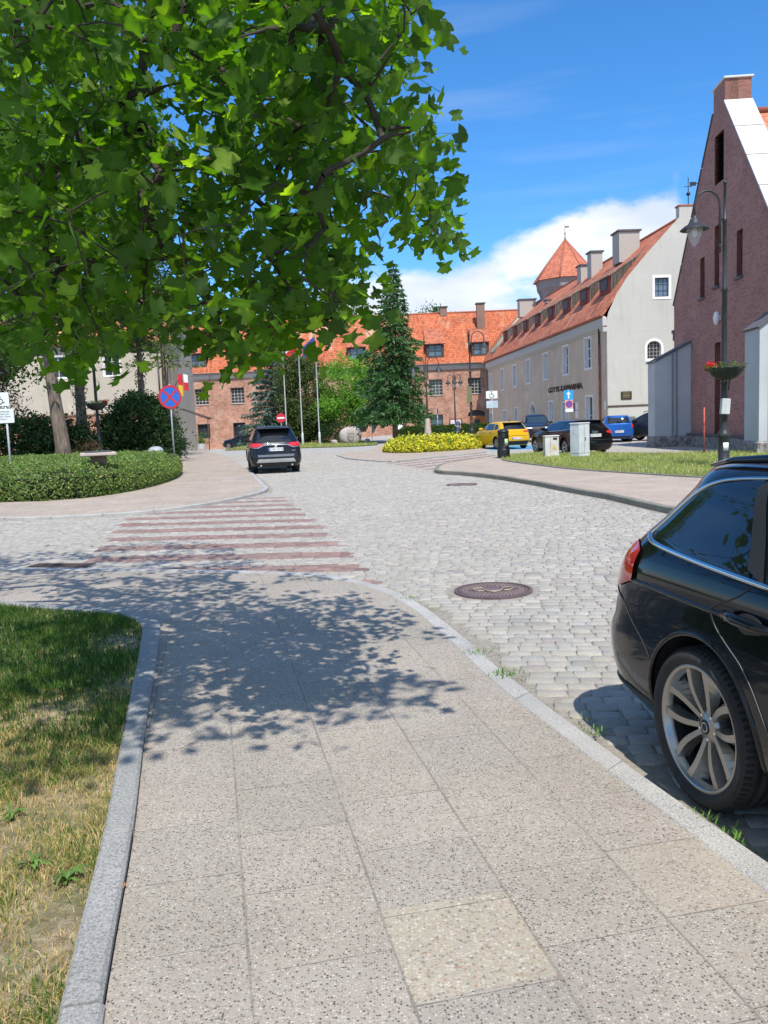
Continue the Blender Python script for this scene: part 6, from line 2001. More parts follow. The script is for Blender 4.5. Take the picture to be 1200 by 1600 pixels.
g = NG('foliage'); at = g.new('ShaderNodeVertexColor'); at.layer_name = 'Col'
g.set(color=at.outputs['Color'], rough=.5, spec=.35)
tr = g.new('ShaderNodeBsdfTranslucent'); g.link(g.mix(1.0, at.outputs['Color'], (1.7, 1.9, .8), 'MULTIPLY'), tr.inputs['Color'])
ms = g.new('ShaderNodeMixShader'); ms.inputs[0].default_value = .34
g.link(g.b.outputs[0], ms.inputs[1]); g.link(tr.outputs[0], ms.inputs[2]); g.link(ms.outputs[0], g.out.inputs['Surface'])
M_leaf = g.m

# lamps
lp = lamp_post('street_lamp', 'tall iron lamp post on the grass verge with a flower basket on it', (9.31, 22.3, .09), 7.5, (PI,), arm_out=.78)
flower_basket('hanging bowl of red geraniums on the lamp before the purple brick gable', (9.28, 22.12, 2.72), .98, 3, dict(lean=PI*.9, fl=PI))
t = thing('meter_box', 'small pale grey box strapped to the lamp post on the grass verge', 'utility box', (9.29, 22.3, 1.50))
m = MB(); m.box((-.02, -.16, .2), (.22, .14, .42), bevel=.015, R=Matrix.Rotation(.08, 3, 'Y')); m.build('housing', plain('pale grey plastic', (.52, .54, .52), .5), t)
m = MB()
for z in (.02, .38): m.lathe([(.10, -.012), (.105, 0), (.10, .012)], 16, M=Matrix.Translation((0, 0, z)))
m.build('strap', M_iron, t)
t = thing('sticker', 'white paper sticker low on the lamp post by the grass verge', 'sticker', (9.31, 22.3, .62))
m = MB(); m.lathe([(.146, -.11), (.1465, -.11), (.1465, .11), (.146, .11)], 6, a0=-PI/2-.5, a1=-PI/2+.5, smooth=True); m.build('paper', M_signwhite, t)
lamp_post('street_lamp', 'iron lamp post rising from the round low hedge on the left', (-13.68, 40, 0), 7.5, (PI, 0), arm_out=.78)
flower_basket('hanging bowl of red flowers on the lamp beyond the low hedge', (-13.62, 39.8, 3.10), .98, 4, dict(lean=0.0, fl=0.1))
lamp_post('street_lamp', 'tall iron lamp with one arm and a narrow panel beside the brick building', (6.2, 56, 0), 7.6, (0.0,), arm_out=1.0)
t = thing('panel', 'narrow olive panel fixed on the tall one armed lamp', 'panel', (6.2, 56, 2.75))
m = MB(); m.box((-.12, -.14, .55), (.34, .06, 1.05), bevel=.01); m.build('board', plain('olive board', (.17, .17, .08), .6), t)
m = MB(); m.box((-.05, -.08, .9), (.1, .1, .05)); m.build('bracket', M_iron, t)
lamp_post('street_lamp', 'thin double armed lamp on a pinkish concrete base beside the big spruce', (3.56, 62, 0), 6.5, (0, PI), base='concrete', arm_out=.95, shade_w=.26)
lamp_post('street_lamp', 'distant lamp with three short arms before the red brick front', (7.28, 80, 0), 6.3, (0, PI, -PI/2), base='plain', arm_out=.55, shade_w=.22)

# signs
t = pole_thing('traffic_sign', 'round blue no stopping sign with red cross behind the round hedge', 'traffic sign', (-7.57, 30, 0), 3.35, .032)
no_stopping(t, face_matrix((0, -.045, 2.88), -.08), .425)
t = pole_thing('parking_sign', 'white disabled parking sign with a text plate at the left edge', 'parking sign', (-12.2, 27, 0), 3.1, .035, M_postwhite)
M0 = face_matrix((-.16, -.05, 2.90))
m = MB(); flat(m, M0, rect(.62, .44), -.012, 0); p = m.build('plate', M_signwhite, t)
m = MB(); wheelchair(m, M0, .62, .004); m.build('wheelchair_symbol', M_signblack, p)
M1 = face_matrix((-.10, -.05, 2.36))
m = MB(); flat(m, M1, rect(.74, .46), -.012, 0); p = m.build('text_plate', M_signwhite, t)
text_mesh('plate_text', 'dla niepełnospr.\nMieszkańców\ni Urzędu Miasta\nMuzeum', .082, M_signblack, p, M1 @ Matrix.Translation((0, .02, .001)), .001)
t = pole_thing('parking_sign', 'white wheelchair sign with a pale lower plate beside the yellow hatchback', 'parking sign', (6.35, 46.3, 0), 3.2, .03, lean=-.02)
M0 = face_matrix((-.06, -.05, 2.94))
m = MB(); flat(m, M0, rect(.64, .42), -.012, 0); p = m.build('plate', M_signwhite, t)
m = MB(); wheelchair(m, M0, .62, .004); m.build('wheelchair_symbol', M_signblack, p)
m = MB(); flat(m, face_matrix((-.05, -.05, 2.40)), rect(.64, .40), -.012, 0); m.build('lower_plate', plain('pale blue plate', (.45, .55, .66), .5), t)
t = pole_thing('traffic_sign', 'blue one way arrow sign over a small no stopping plate by parked cars', 'traffic sign', (12.35, 54, 0), 3.3, .032)
M0 = face_matrix((0, -.05, 2.94))
m = MB(); flat(m, M0, rect(.62, .62), -.012, 0); p = m.build('plate', M_signsky, t)
m = MB(); flat(m, M0, [(-.045, -.24), (.045, -.24), (.045, .06), (.13, .0), (.13, .06), (0, .24), (-.13, .06), (-.13, .0), (-.045, .06)], .001, .005); m.build('arrow', M_signwhite, p)
M1 = face_matrix((.03, -.05, 2.34))
m = MB(); flat(m, M1, rect(.52, .54), -.014, -.002); p = m.build('lower_plate', plain('pink white plate', (.62, .40, .44), .5), t)
no_stopping(p, M1, .23, 'sign_face')
m = MB(); flat(m, face_matrix((.04, -.05, 1.94)), rect(.52, .22), -.012, 0); m.build('text_plate', M_signwhite, t)
t = pole_thing('traffic_sign', 'red no entry sign standing beyond the black SUV', 'traffic sign', (-6.97, 58, 0), 2.6, .03)
M0 = face_matrix((0, -.045, 2.25))
m = MB(); disc(m, M0, 0, .33, -.012, 0); p = m.build('plate', M_signred, t)
m = MB(); flat(m, M0, rect(.50, .12, r=.02), .001, .006); m.build('white_bar', M_signwhite, p)
t = pole_thing('traffic_sign', 'thin sign seen edge on before the green hedge', 'traffic sign', (5.35, 77, 0), 2.9, .04, M_postwhite, rz=1.35)
m = MB(); flat(m, face_matrix((0, -.05, 2.55), 0), rect(.6, .6), -.012, .0); m.build('plate', M_signblue, t)
t = pole_thing('marker_post', 'thin orange red marker stake in the grass before the purple gable', 'marker post', (11.25, 28.6, .09), 1.62, .022, plain('orange red stake', (.50, .10, .055), .6))
m = MB(); m.lathe([(.028, 1.0), (.034, 1.02), (.034, 1.1), (.028, 1.12)], 8); m.build('collar', plain('red collar', (.42, .06, .04), .5), t)

# litter bin
t = thing('litter_bin', 'black round litter bin with a pale emblem on the right pavement', 'litter bin', (4.74, 31.9, .085))
m = MB(); m.lathe([(.24, 0), (.245, .02), (.245, .30), (.235, .33), (.215, .36), (.215, .86), (.225, .88), (.225, .91), (.215, .93)], 28)
for z in (.40, .80): m.lathe([(.2155, z), (.222, z+.01), (.222, z+.03), (.2155, z+.04)], 28)
b = m.build('body', plain('black bin paint', (.016, .017, .018), .35, .2), t)
m = MB(); m.lathe([(.215, .96), (.225, .97), (.225, 1.03), (.20, 1.07), (.12, 1.11), (0, 1.13)], 28); m.lathe([(.17, .93), (.17, .965)], 20)
for k in range(4):
    a = k*PI/2+.5; m.box((.205*math.cos(a), .205*math.sin(a), .945), (.05, .03, .05), rz=a)
m.build('lid', plain('black bin lid', (.02, .021, .022), .4, .2), t)
m = MB(); m.lathe([(.218, .48), (.219, .48), (.219, .74), (.218, .74)], 6, a0=-PI/2+.12, a1=-PI/2+.82); m.build('emblem', plain('pale green emblem', (.45, .58, .36), .5, var=.35, vscale=14), t)
# utility cabinets
t = thing('utility_cabinet', 'small low pale utility box with a yellow warning label by the estate car', 'utility cabinet', (6.32, 30.6, .09), .12)
m = MB(); m.box((0, 0, .39), (.52, .26, .78), bevel=.012); m.box((0, 0, .80), (.56, .30, .05), bevel=.012); m.box((0, 0, .03), (.54, .28, .1)); m.build('housing', plain('warm white polyester', (.60, .57, .52), .6), t)
m = MB()
m.box((-.06, -.1325, .45), (.006, .006, .56)); m.box((.17, -.133, .66), (.012, .01, .06)); m.build('door_gap', M_char, t)
m = MB(); m.box((.12, -.1335, .70), (.16, .006, .08)); m.build('label', M_char, t)
m = MB(); flat(m, face_matrix((.10, -.131, .38)), [(-.09, -.08), (.09, -.08), (0, .10)], 0, .005); m.build('warning_label', plain('yellow label', (.62, .44, .04), .5), t)
t = thing('utility_cabinet', 'tall pale grey utility cabinet on the grass verge by the estate car', 'utility cabinet', (7.28, 30.1, .09), .62)
m = MB(); m.box((0, 0, .62), (.56, .42, 1.20), bevel=.012); m.box((0, 0, 1.235), (.60, .46, .05), bevel=.015); m.build('housing', plain('cool grey polyester', (.60, .63, .64), .5), t)
m = MB(); m.box((0, -.211, .65), (.008, .006, 1.04)); m.box((0, -.211, .15), (.54, .006, .010)); m.box((-.281, 0, .15), (.006, .40, .010)); m.build('door_gap', M_char, t)
m = MB(); m.box((.05, -.215, .66), (.03, .02, .14), bevel=.006); m.build('handle', M_char, t)

# manhole covers and drain
def manhole(label, loc, r, emblem):
    t = thing('manhole_cover', label, 'manhole cover', loc)
    m = MB(); m.lathe([(r*1.12, -.02), (r*1.12, .004), (r*1.03, .006), (r*1.03, -.006), (r*1.0, -.006), (r*1.0, .004), (r*.93, .006), (r*.925, .0), (0, .0)], 48, smooth=False)
    iron = MATS.get('cast iron cover') or plain('cast iron cover', (.15, .105, .105), .65, .3, var=.3, bump=.3)
    m.build('plate', iron, t)
    m = MB()
    for ring, n in ((.86, 46), (.77, 41), (.68, 36), (.59, 30), (.50, 26)):
        for k in range(n):
            a = 2*PI*(k+.5*(n % 2))/n; q = Matrix.Translation((r*ring*math.cos(a), r*ring*math.sin(a), 0)) @ Matrix.Rotation(a, 4, 'Z')
            if emblem and abs(math.sin(a)*ring) < .22 and ring < .72: continue
            m.lathe([(.013, 0), (.010, .007), (0, .008)], 6, M=q, smooth=False)
    o = m.build('studs', plain('worn stud', (.24, .18, .165), .5, .4), t); o['kind'] = 'stuff'
    if emblem:
        m = MB(); M0 = Matrix.Translation((0, 0, .0)); s = r*.28
        flat(m, M0, [(-s*.8, s*.7), (-s*.8, -.1*s), (-s*.45, -s*.75), (0, -s*1.0), (s*.45, -s*.75), (s*.8, -.1*s), (s*.8, s*.7)], .001, .009)
        m.build('shield', plain('emblem relief', (.20, .14, .125), .6, .3), t)
        m = MB()
        for sx in (-1, 1):
            m.tube([(sx*s*1.0, s*.5, .008), (sx*s*1.7, s*.75, .008), (sx*s*2.1, s*.2, .008), (sx*s*1.7, -s*.5, .008), (sx*s*1.0, -s*.7, .008)], .010, 6)
        m.tube([(-s*.95, s*.85, .008), (-s*.95, -s*.15, .008), (-s*.5, -s*.9, .008), (0, -s*1.15, .008), (s*.5, -s*.9, .008), (s*.95, -s*.15, .008), (s*.95, s*.85, .008)], .009, 6)
        m.build('wreath', plain('pale worn emblem', (.36, .29, .23), .55, .3), t)
    return t


manhole('round rusty manhole cover with a shield emblem in the near cobbles', (1.02, 7.76, .003), .335, True)
manhole('plain dark manhole cover farther along the cobbled road', (2.01, 20.77, .003), .36, False)
t = thing('drain_grate', 'rectangular iron drain grate in the gutter by the striped crossing', 'drain grate', (-4.17, 10.2, .002), -.22)
m = MB()
for k in range(13): m.box((-.36+k*.06, 0, -.01), (.028, .46, .03))
m.box((0, -.245, -.005), (.82, .04, .03)); m.box((0, .245, -.005), (.82, .04, .03)); m.box((-.40, 0, -.005), (.03, .45, .03)); m.box((.40, 0, -.005), (.03, .45, .03))
m.build('bars', plain('rusty grate', (.12, .085, .075), .7, .3), t)
m = MB(); m.box((0, 0, -.035), (.8, .5, .02)); m.build('pit', M_well, t)

# stone table in the low hedge
t = thing('stone_table', 'square stone table with a dark top plate set in the low hedge', 'stone table', (-7.72, 22.4, .27), .35)
m = MB(); m.box((0, 0, .84), (.92, .92, .09), bevel=.02); m.build('slab', M_concrete, t)
m = MB(); m.box((0, 0, .905), (.70, .70, .035), bevel=.01); m.build('top_plate', plain('dark slate plate', (.07, .08, .10), .3), t)
m = MB(); m.box((0, 0, .4), (.42, .42, .79), bevel=.02); m.build('pedestal', plain('brown stone pedestal', (.17, .12, .09), .9, var=.3), t)
t = thing('domed_lid', 'low grey domed lid behind the hedge under the no stopping sign', 'bin lid', (-9.05, 33, .05))
m = MB(); m.lathe([(.30, .80), (.31, .84), (.27, .93), (.16, 1.0), (0, 1.02)], 20); m.build('lid', plain('grey lid', (.36, .38, .40), .5), t)
m = MB(); m.lathe([(.26, 0), (.28, .80)], 20); m.build('body', M_signblack, t)

# boulder with carved shield
def rock(name, mat, parent, c, size, seed, squash=(1, 1, 1), sub=4):
    bm = bmesh.new(); bmesh.ops.create_icosphere(bm, subdivisions=sub, radius=1.0)
    rg = np.random.default_rng(seed); ph = rg.uniform(0, 6, (6, 3)); fr = rg.uniform(1.0, 3.2, (6, 3))
    for v in bm.verts:
        p = np.array(v.co); k = 1+sum(.05*math.sin(fr[i]@p*1.0+ph[i, 0]) for i in range(6))
        q = np.sign(p)*np.abs(p)**.8
        v.co = Vector(tuple(q*k*np.array(squash)*size/2))+Vector(c)
    me = bpy.data.meshes.new(name); bm.to_mesh(me); bm.free(); me.materials.append(mat)
    for f in me.polygons: f.use_smooth = True
    return link(bpy.data.objects.new(name, me), parent)


M_boulder = granite('pinkish boulder', (.42, .37, .35), (.54, .48, .45), 40, .22)
t = thing('carved_boulder', 'large rounded pinkish boulder carved with a shield on the small lawn', 'boulder', (-2.45, 66.5, .0))
rock('stone', M_boulder, t, (0, 0, .66), 1.75, 5, (1.0, .62, .86))
m = MB(); Ms = face_matrix((.02, -.585, .78))
shp = [(-.27, .30), (-.27, -.08), (-.20, -.25), (0, -.38), (.20, -.25), (.27, -.08), (.27, .30)]
m.tube([Ms @ Vector((x, y, .0)) for x, y in shp+[shp[0]]], .022, 6)
m.tube([Ms @ Vector((x, y, .0)) for x, y in [(-.2, -.02), (-.05, .05), (0, .18), (.08, .02), (.2, -.02)]], .018, 5); m.tube([Ms @ Vector((x, y, .0)) for x, y in [(-.14, -.15), (.0, -.08), (.14, -.15)]], .016, 5)
m.tube([Ms @ Vector((x, y, .0)) for x, y in [(-.12, .12), (-.16, .22)]], .016, 5)
m.build('shield_relief', plain('dark cut relief', (.30, .27, .25), .9), t)
for lab, loc, s, sd, mt in (('small pinkish stone at the left foot of the carved boulder', (-3.75, 66.3, .0), .55, 8, M_boulder), ('small white stone at the right of the carved boulder', (-1.15, 67.5, .0), .46, 9, plain('white stone', (.62, .60, .57), .8))):
    t = thing('stone', lab, 'stone', loc); rock('stone_body', mt, t, (0, 0, s*.4), s, sd, (1, .8, .85), 3)

# flag poles
def flag_mesh(name, M, w, h, bands, parent, droop=.5, waves=2.2):
    nx, ny = 14, 12; m = MB(); vs = []
    for j in range(ny+1):
        for i in range(nx+1):
            a = i/nx; b = j/ny
            x = w*a*(1-droop*.45); y = -h*b-droop*w*a*.75
            z = .10*w*math.sin(waves*PI*a+b*1.2)*a
            vs.append(M @ Vector((x, y, z)))
    for k, (b0, b1, mi) in enumerate(bands):
        fs = [(j*(nx+1)+i, j*(nx+1)+i+1, (j+1)*(nx+1)+i+1, (j+1)*(nx+1)+i) for j in range(int(b0*ny), int(b1*ny)) for i in range(nx)]
        m.add(vs, fs, mi, smooth=True)
    return m


M_fred = plain('flag red', (.55, .02, .03), .8); M_fwhite = plain('flag white', (.75, .75, .74), .8); M_fblue = plain('flag blue', (.03, .07, .34), .8); M_fyel = plain('flag yellow', (.66, .45, .04), .8)
for k, (x, y, lab, flag) in enumerate(((-7.86, 69, 'first thin pale flagpole, just right of the no entry sign', None), (-6.56, 69, 'middle of three thin pale flagpoles, flying white and red', 'pl'), (-5.14, 69, 'flagpole with a blue flag, nearest to the carved boulder', 'eu'))):
    t = thing('flagpole', lab, 'flagpole', (x, y, float(gz(x, y))), 0, 'flagpoles on the small lawn')
    m = MB(); m.lathe([(.10, 0), (.10, 1.05), (.075, 1.08), (.055, 1.15), (.045, 5), (.03, 9.4), (.05, 9.42), (.05, 9.5), (0, 9.52)], 12); m.build('pole', M_postwhite, t)
    m = MB(); m.tube([(.05, -.05, 1.2), (.055, -.05, 9.3)], .006, 4); m.build('halyard', M_signwhite, t)
    if flag:
        f = flag_mesh('flag', face_matrix((-.05, 0, 9.0)) @ Matrix.Scale(-1, 4, (1, 0, 0)), 1.5, .95, [(0, .5, 0), (.5, 1, 1)], t, .75)
        o = f.build('flag', [M_fwhite, M_fred] if flag == 'pl' else [M_fblue, M_fblue], None)
        tag(o, 'limp white and red flag hanging from the middle flagpole' if flag == 'pl' else 'limp dark blue flag hanging from the flagpole nearest the boulder', 'flag'); o.location = t.location
# two flags at the corner of the beige building
for k, (ang, lab, mats_) in enumerate(((.35, 'red and yellow flag on a slanted pole at the beige building corner', [M_fred, M_fyel]), (.62, 'white and red flag on a slanted pole at the beige building corner', [M_fwhite, M_fred]))):
    t = thing('wall_flag', lab, 'flag', (-16.35+k*.25, 67.5, 5.9))
    m = MB(); m.tube([(-.6, .3, -1.2), (.35*(k+1), -.25, .35)], .03, 6); m.build('pole', M_board_dark, t)
    f = flag_mesh('cloth', face_matrix((.1+.2*k, -.25, .3)), .42, 1.7 if k == 0 else 1.3, [(0, .5, 0), (.5, 1, 1)], t, .25); f.build('cloth', mats_, t)
# feather banner
t = thing('feather_banner', 'white feather banner standing left of the big spruce', 'banner', (-.75, 69.5, 0))
m = MB(); m.tube([(0, 0, 0), (.02, 0, 1.4), (.06, 0, 2.6), (.16, 0, 3.15), (.30, 0, 3.3)], .018, 6); m.build('pole', M_post, t)
m = MB(); L = [(.03, .75), (.03, 1.4), (.07, 2.6), (.17, 3.13), (.31, 3.28), (.42, 3.2), (.47, 2.9), (.46, 2.0), (.36, 1.2), (.22, .85)]
flat(m, Matrix(((1, 0, 0, 0), (0, 0, -1, 0), (0, 1, 0, 0), (0, 0, 0, 1))), L, -.006, .006); m.build('cloth', plain('white banner cloth', (.70, .72, .74), .8, var=.15), t)
m = MB()
for z in (1.25, 1.6, 1.95, 2.3, 2.6): m.box((.26, -.012, z), (.12, .006, .2), rz=0)
m.build('lettering', plain('banner lettering', (.10, .22, .28), .7), t)
# planter and dark barrel by the buildings
t = thing('planter', 'white flower pot with green plants beside the brick front on the left', 'planter', (-21.9, 100.5, float(gz(-21.9, 100.5))))
m = MB(); m.lathe([(.30, 0), (.48, .25), (.55, .75), (.58, .8), (.5, .8)], 18); m.build('pot', M_fwhite, t)
rg_ = np.random.default_rng(2); P = rg_.normal(0, .38, (260, 3)); P[:, 2] = np.abs(P[:, 2])*1.4+.8
leaf_cards('plants', P, .2, np.array([(.06, .14, .03), (.10, .2, .04)]), M_leaf, t, rg_)
t = thing('barrel', 'dark barrel standing at the corner of the beige building', 'barrel', (-16.2, 67.0, float(gz(-16.2, 67))))
m = MB(); m.lathe([(.30, 0), (.33, .3), (.33, .8), (.30, 1.1), (.27, 1.1), (.27, 1.0), (0, 1.0)], 16); m.build('body', M_signblack, t)
m = MB()
for z in (.25, .85): m.lathe([(.331, z), (.342, z+.02), (.331, z+.05)], 16)
m.build('hoops', M_iron, t)


# ------------------------------------------------------------------ the person by the hedge
def person():
    t = thing('person', 'person in a blue grey shirt and jeans standing by the hedge, back turned', 'person', (6.9, 73.6, 0), .25)
    J = [  # x, y, z, radius, parent
        (0, 0, .95, .135, -1), (0, 0, 1.12, .125, 0), (0, -.01, 1.30, .15, 1), (0, 0, 1.44, .11, 2), (0, .0, 1.52, .055, 3), (0, -.01, 1.60, .085, 4), (0, -.01, 1.70, .085, 5), (0, -.01, 1.745, .05, 6),
        (.17, 0, 1.41, .062, 3), (.23, .0, 1.15, .05, 8), (.25, -.08, .92, .038, 9), (.25, -.12, .82, .034, 10), (-.17, 0, 1.41, .062, 3), (-.25, .02, 1.16, .05, 12), (-.20, -.18, 1.02, .038, 13), (-.10, -.26, 1.02, .034, 14),
        (.095, 0, .82, .095, 0), (.11, -.015, .48, .066, 16), (.12, .03, .10, .045, 17), (.13, -.12, .04, .042, 18), (-.095, 0, .82, .095, 0), (-.10, .0, .48, .066, 20), (-.12, .06, .10, .045, 21), (-.14, -.09, .04, .042, 22)]
    me = bpy.data.meshes.new('body'); me.from_pydata([j[:3] for j in J], [(i, j[4]) for i, j in enumerate(J) if j[4] >= 0], [])
    o = bpy.data.objects.new('body', me); COL.objects.link(o)
    sk = o.modifiers.new('skin', 'SKIN'); sk.use_smooth_shade = True
    for i, j in enumerate(J):
        o.data.skin_vertices[0].data[i].radius = (j[3], j[3]*(.75 if i in (0, 1, 2, 3) else 1))
        o.data.skin_vertices[0].data[i].use_root = i == 0
    ss = o.modifiers.new('sub', 'SUBSURF'); ss.levels = 2; ss.render_levels = 2
    bpy.context.view_layer.update()
    me2 = bpy.data.meshes.new_from_object(o.evaluated_get(bpy.context.evaluated_depsgraph_get()))
    bpy.data.objects.remove(o)
    mats_ = [plain('skin', (.48, .29, .21), .6), plain('blue grey shirt', (.10, .125, .19), .85), plain('blue jeans', (.06, .10, .20), .85), plain('shoes', (.5, .5, .5), .7), plain('grey fair hair', (.30, .22, .14), .8)]
    me2.materials.clear()
    for q in mats_: me2.materials.append(q)
    for p in me2.polygons:
        c = p.center; arm = abs(c.x) > .19
        k = 0
        if c.z < .085: k = 3
        elif c.z < .99 and not (arm and c.z > .75): k = 2
        elif c.z < 1.48 and not (arm and c.z < 1.14) and not (c.y < -.15 and c.z < 1.12): k = 1
        elif c.z > 1.66 or (c.z > 1.57 and c.y > .02): k = 4
        p.material_index = k; p.use_smooth = True
    me2.name = 'body'
    link(bpy.data.objects.new('body', me2), t)
    m = MB(); m.lathe([(.150, 1.00), (.156, 1.0), (.156, 1.05), (.15, 1.05)], 20, M=Matrix.Scale(.85, 4, (0, 1, 0))); m.build('shirt_hem', M_fwhite, t)


person()


# small things on the ground by the pavement
for k, (x, y, n) in enumerate(((-1.19, 2.78, 26), (-1.36, 2.90, 20), (-1.62, 3.3, 18))):
    rg_ = np.random.default_rng(40+k)
    t = thing('dandelion', ('dandelion rosette on the worn lawn, closest to the granite edging', 'middle one of three dandelion rosettes on the worn lawn', 'dandelion rosette on the worn lawn, farthest from the granite edging')[k], 'weed', (x, y, .06))
    V = []; F = []
    for q in range(n):
        a = rg_.uniform(0, 2*PI); L = rg_.uniform(.035, .078); w = L*.13; up_ = rg_.uniform(.15, .6); o = len(V); d_ = Vector((math.cos(a), math.sin(a), 0)); s_ = Vector((-d_.y, d_.x, 0))
        for i in range(5):
            u = i/4; ww = w*(.35+1.3*u*(1-u)*1.6)*(1 if i % 2 else .7)*(0 if i == 4 else 1)
            c = d_*L*u+Vector((0, 0, L*up_*math.sin(PI*u*.8)+.004)); V += [c-s_*ww, c+s_*ww+Vector((0, 0, .003))]
        for i in range(4): F.append((o+2*i, o+2*i+1, o+2*i+3, o+2*i+2))
    m = MB(); m.add(V, F, smooth=True); m.build('leaves', plain('dandelion leaf %d' % k, (.10, .19, .03), .6, var=.4), t)
t = thing('fallen_leaf', 'small orange dry leaf lying on the slabs against the lawn edging', 'leaf', (-.985, 2.74, .056), .4)
m = MB(); m.add([(0, -.03, 0), (.018, -.01, .012), (.014, .02, .006), (0, .034, .010), (-.016, .018, .012), (-.018, -.01, .004), (0, 0, .002)], [(0, 1, 6), (1, 2, 6), (2, 3, 6), (3, 4, 6), (4, 5, 6), (5, 0, 6)]); m.build('blade', plain('orange dry leaf', (.50, .20, .06), .7), t)
# ------------------------------------------------------------------ plants
g = NG('bark'); uv = g.coord()
st = g.noise(g.map(uv, scale=(7, 7, 1.1)), 1.4, 8, .7)
c = g.ramp(st, [(.28, (.05, .038, .028)), (.5, (.17, .13, .10)), (.72, (.30, .245, .20))])
g.set(color=c, rough=.95, normal=g.bump(st, 1.0, .05)); M_bark = g.m
g = NG('dark twig bark'); uv = g.coord()
g.set(color=g.mix(g.noise(uv, 14, 4), (.022, .016, .012), (.075, .058, .045)), rough=.9); M_twig = g.m
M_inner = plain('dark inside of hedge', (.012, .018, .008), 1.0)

G_LIME = np.array([(.085, .17, .025), (.11, .21, .03), (.065, .135, .02), (.14, .24, .045)])
G_MID = np.array([(.045, .10, .018), (.06, .13, .022), (.035, .08, .014), (.08, .155, .03)])
G_DARK = np.array([(.022, .055, .014), (.03, .07, .018), (.018, .042, .012), (.045, .09, .025)])
G_SPRUCE = np.array([(.022, .062, .022), (.032, .08, .028), (.018, .05, .018), (.05, .105, .035)])
G_BLUE = np.array([(.09, .15, .14), (.12, .19, .18), (.07, .12, .115), (.15, .22, .20)])
G_YEL = np.array([(.74, .62, .05), (.80, .68, .08), (.50, .48, .05), (.85, .74, .14), (.22, .29, .05), (.12, .18, .04)])
G_OLIVE = np.array([(.055, .09, .025), (.08, .12, .035), (.04, .065, .02), (.12, .14, .05)])


def clumped(blobs, nclump, nleaf, spread, rg, hollow=.45):
    """leaf positions: clumps through a union of ellipsoids, leaves round each clump"""
    vol = np.array([b[3]*b[4]*b[5] for b in blobs]); pr = vol/vol.sum(); C = []
    for k in rg.choice(len(blobs), nclump, p=pr):
        b = blobs[k]; d = rg.normal(0, 1, 3); d /= np.linalg.norm(d); r = hollow+(1-hollow)*rg.random()**.5
        C.append((b[0]+d[0]*b[3]*r, b[1]+d[1]*b[4]*r, b[2]+d[2]*b[5]*r))
    C = np.array(C); i = rg.integers(0, nclump, nleaf)
    s = spread*(.6+.8*rg.random(nclump))
    P = C[i]+rg.normal(0, 1, (nleaf, 3))*s[i][:, None]*np.array([1, 1, .62])
    return P, C, (.82+.36*rg.random(nclump))[i]


def leafy_tree(name, label, loc, trunk, r0, blobs, nclump, nleaf, spread, size, pal, seed, limbs=7, cat='tree', group=None, flatten=0.0, ivy=0, hollow=.45):
    rg = np.random.default_rng(seed)
    t = thing(name, label, cat, loc, 0, group)
    P, C, sh = clumped(blobs, nclump, nleaf, spread, rg, hollow)
    m = MB(); n = len(trunk)
    if trunk:
        rr = [r0*(1.25 if i == 0 else 1-.6*i/(n-1)) for i in range(n)]
        m.tube(trunk, rr, 14)
        top = Vector(trunk[-1])
        for k in range(limbs):
            c = Vector(C[rg.integers(0, len(C))]); st = Vector(trunk[-1]).lerp(Vector(trunk[max(0, n-2)]), rg.random()*.8)
            mid = st.lerp(c, .5)+Vector((rg.normal(0, .3), rg.normal(0, .3), .35))
            m.tube([st, mid, c], [r0*.38, r0*.2, r0*.06], 7)
        m.build('trunk', M_bark, t)
    leaf_cards('crown', P, size, pal, M_leaf, t, rg, flatten=flatten, shade=sh)
    if ivy:
        k = rg.integers(0, n-1, ivy); u = rg.random(ivy); T = np.array(trunk)
        Q = T[k]*(1-u[:, None])+T[k+1]*u[:, None]; a = rg.uniform(0, 2*PI, ivy); Q[:, 0] += np.cos(a)*r0*1.05; Q[:, 1] += np.sin(a)*r0*1.05
        Q += rg.normal(0, .05, Q.shape)
        leaf_cards('ivy', Q, .14, G_DARK, M_leaf, t, rg)
    return t


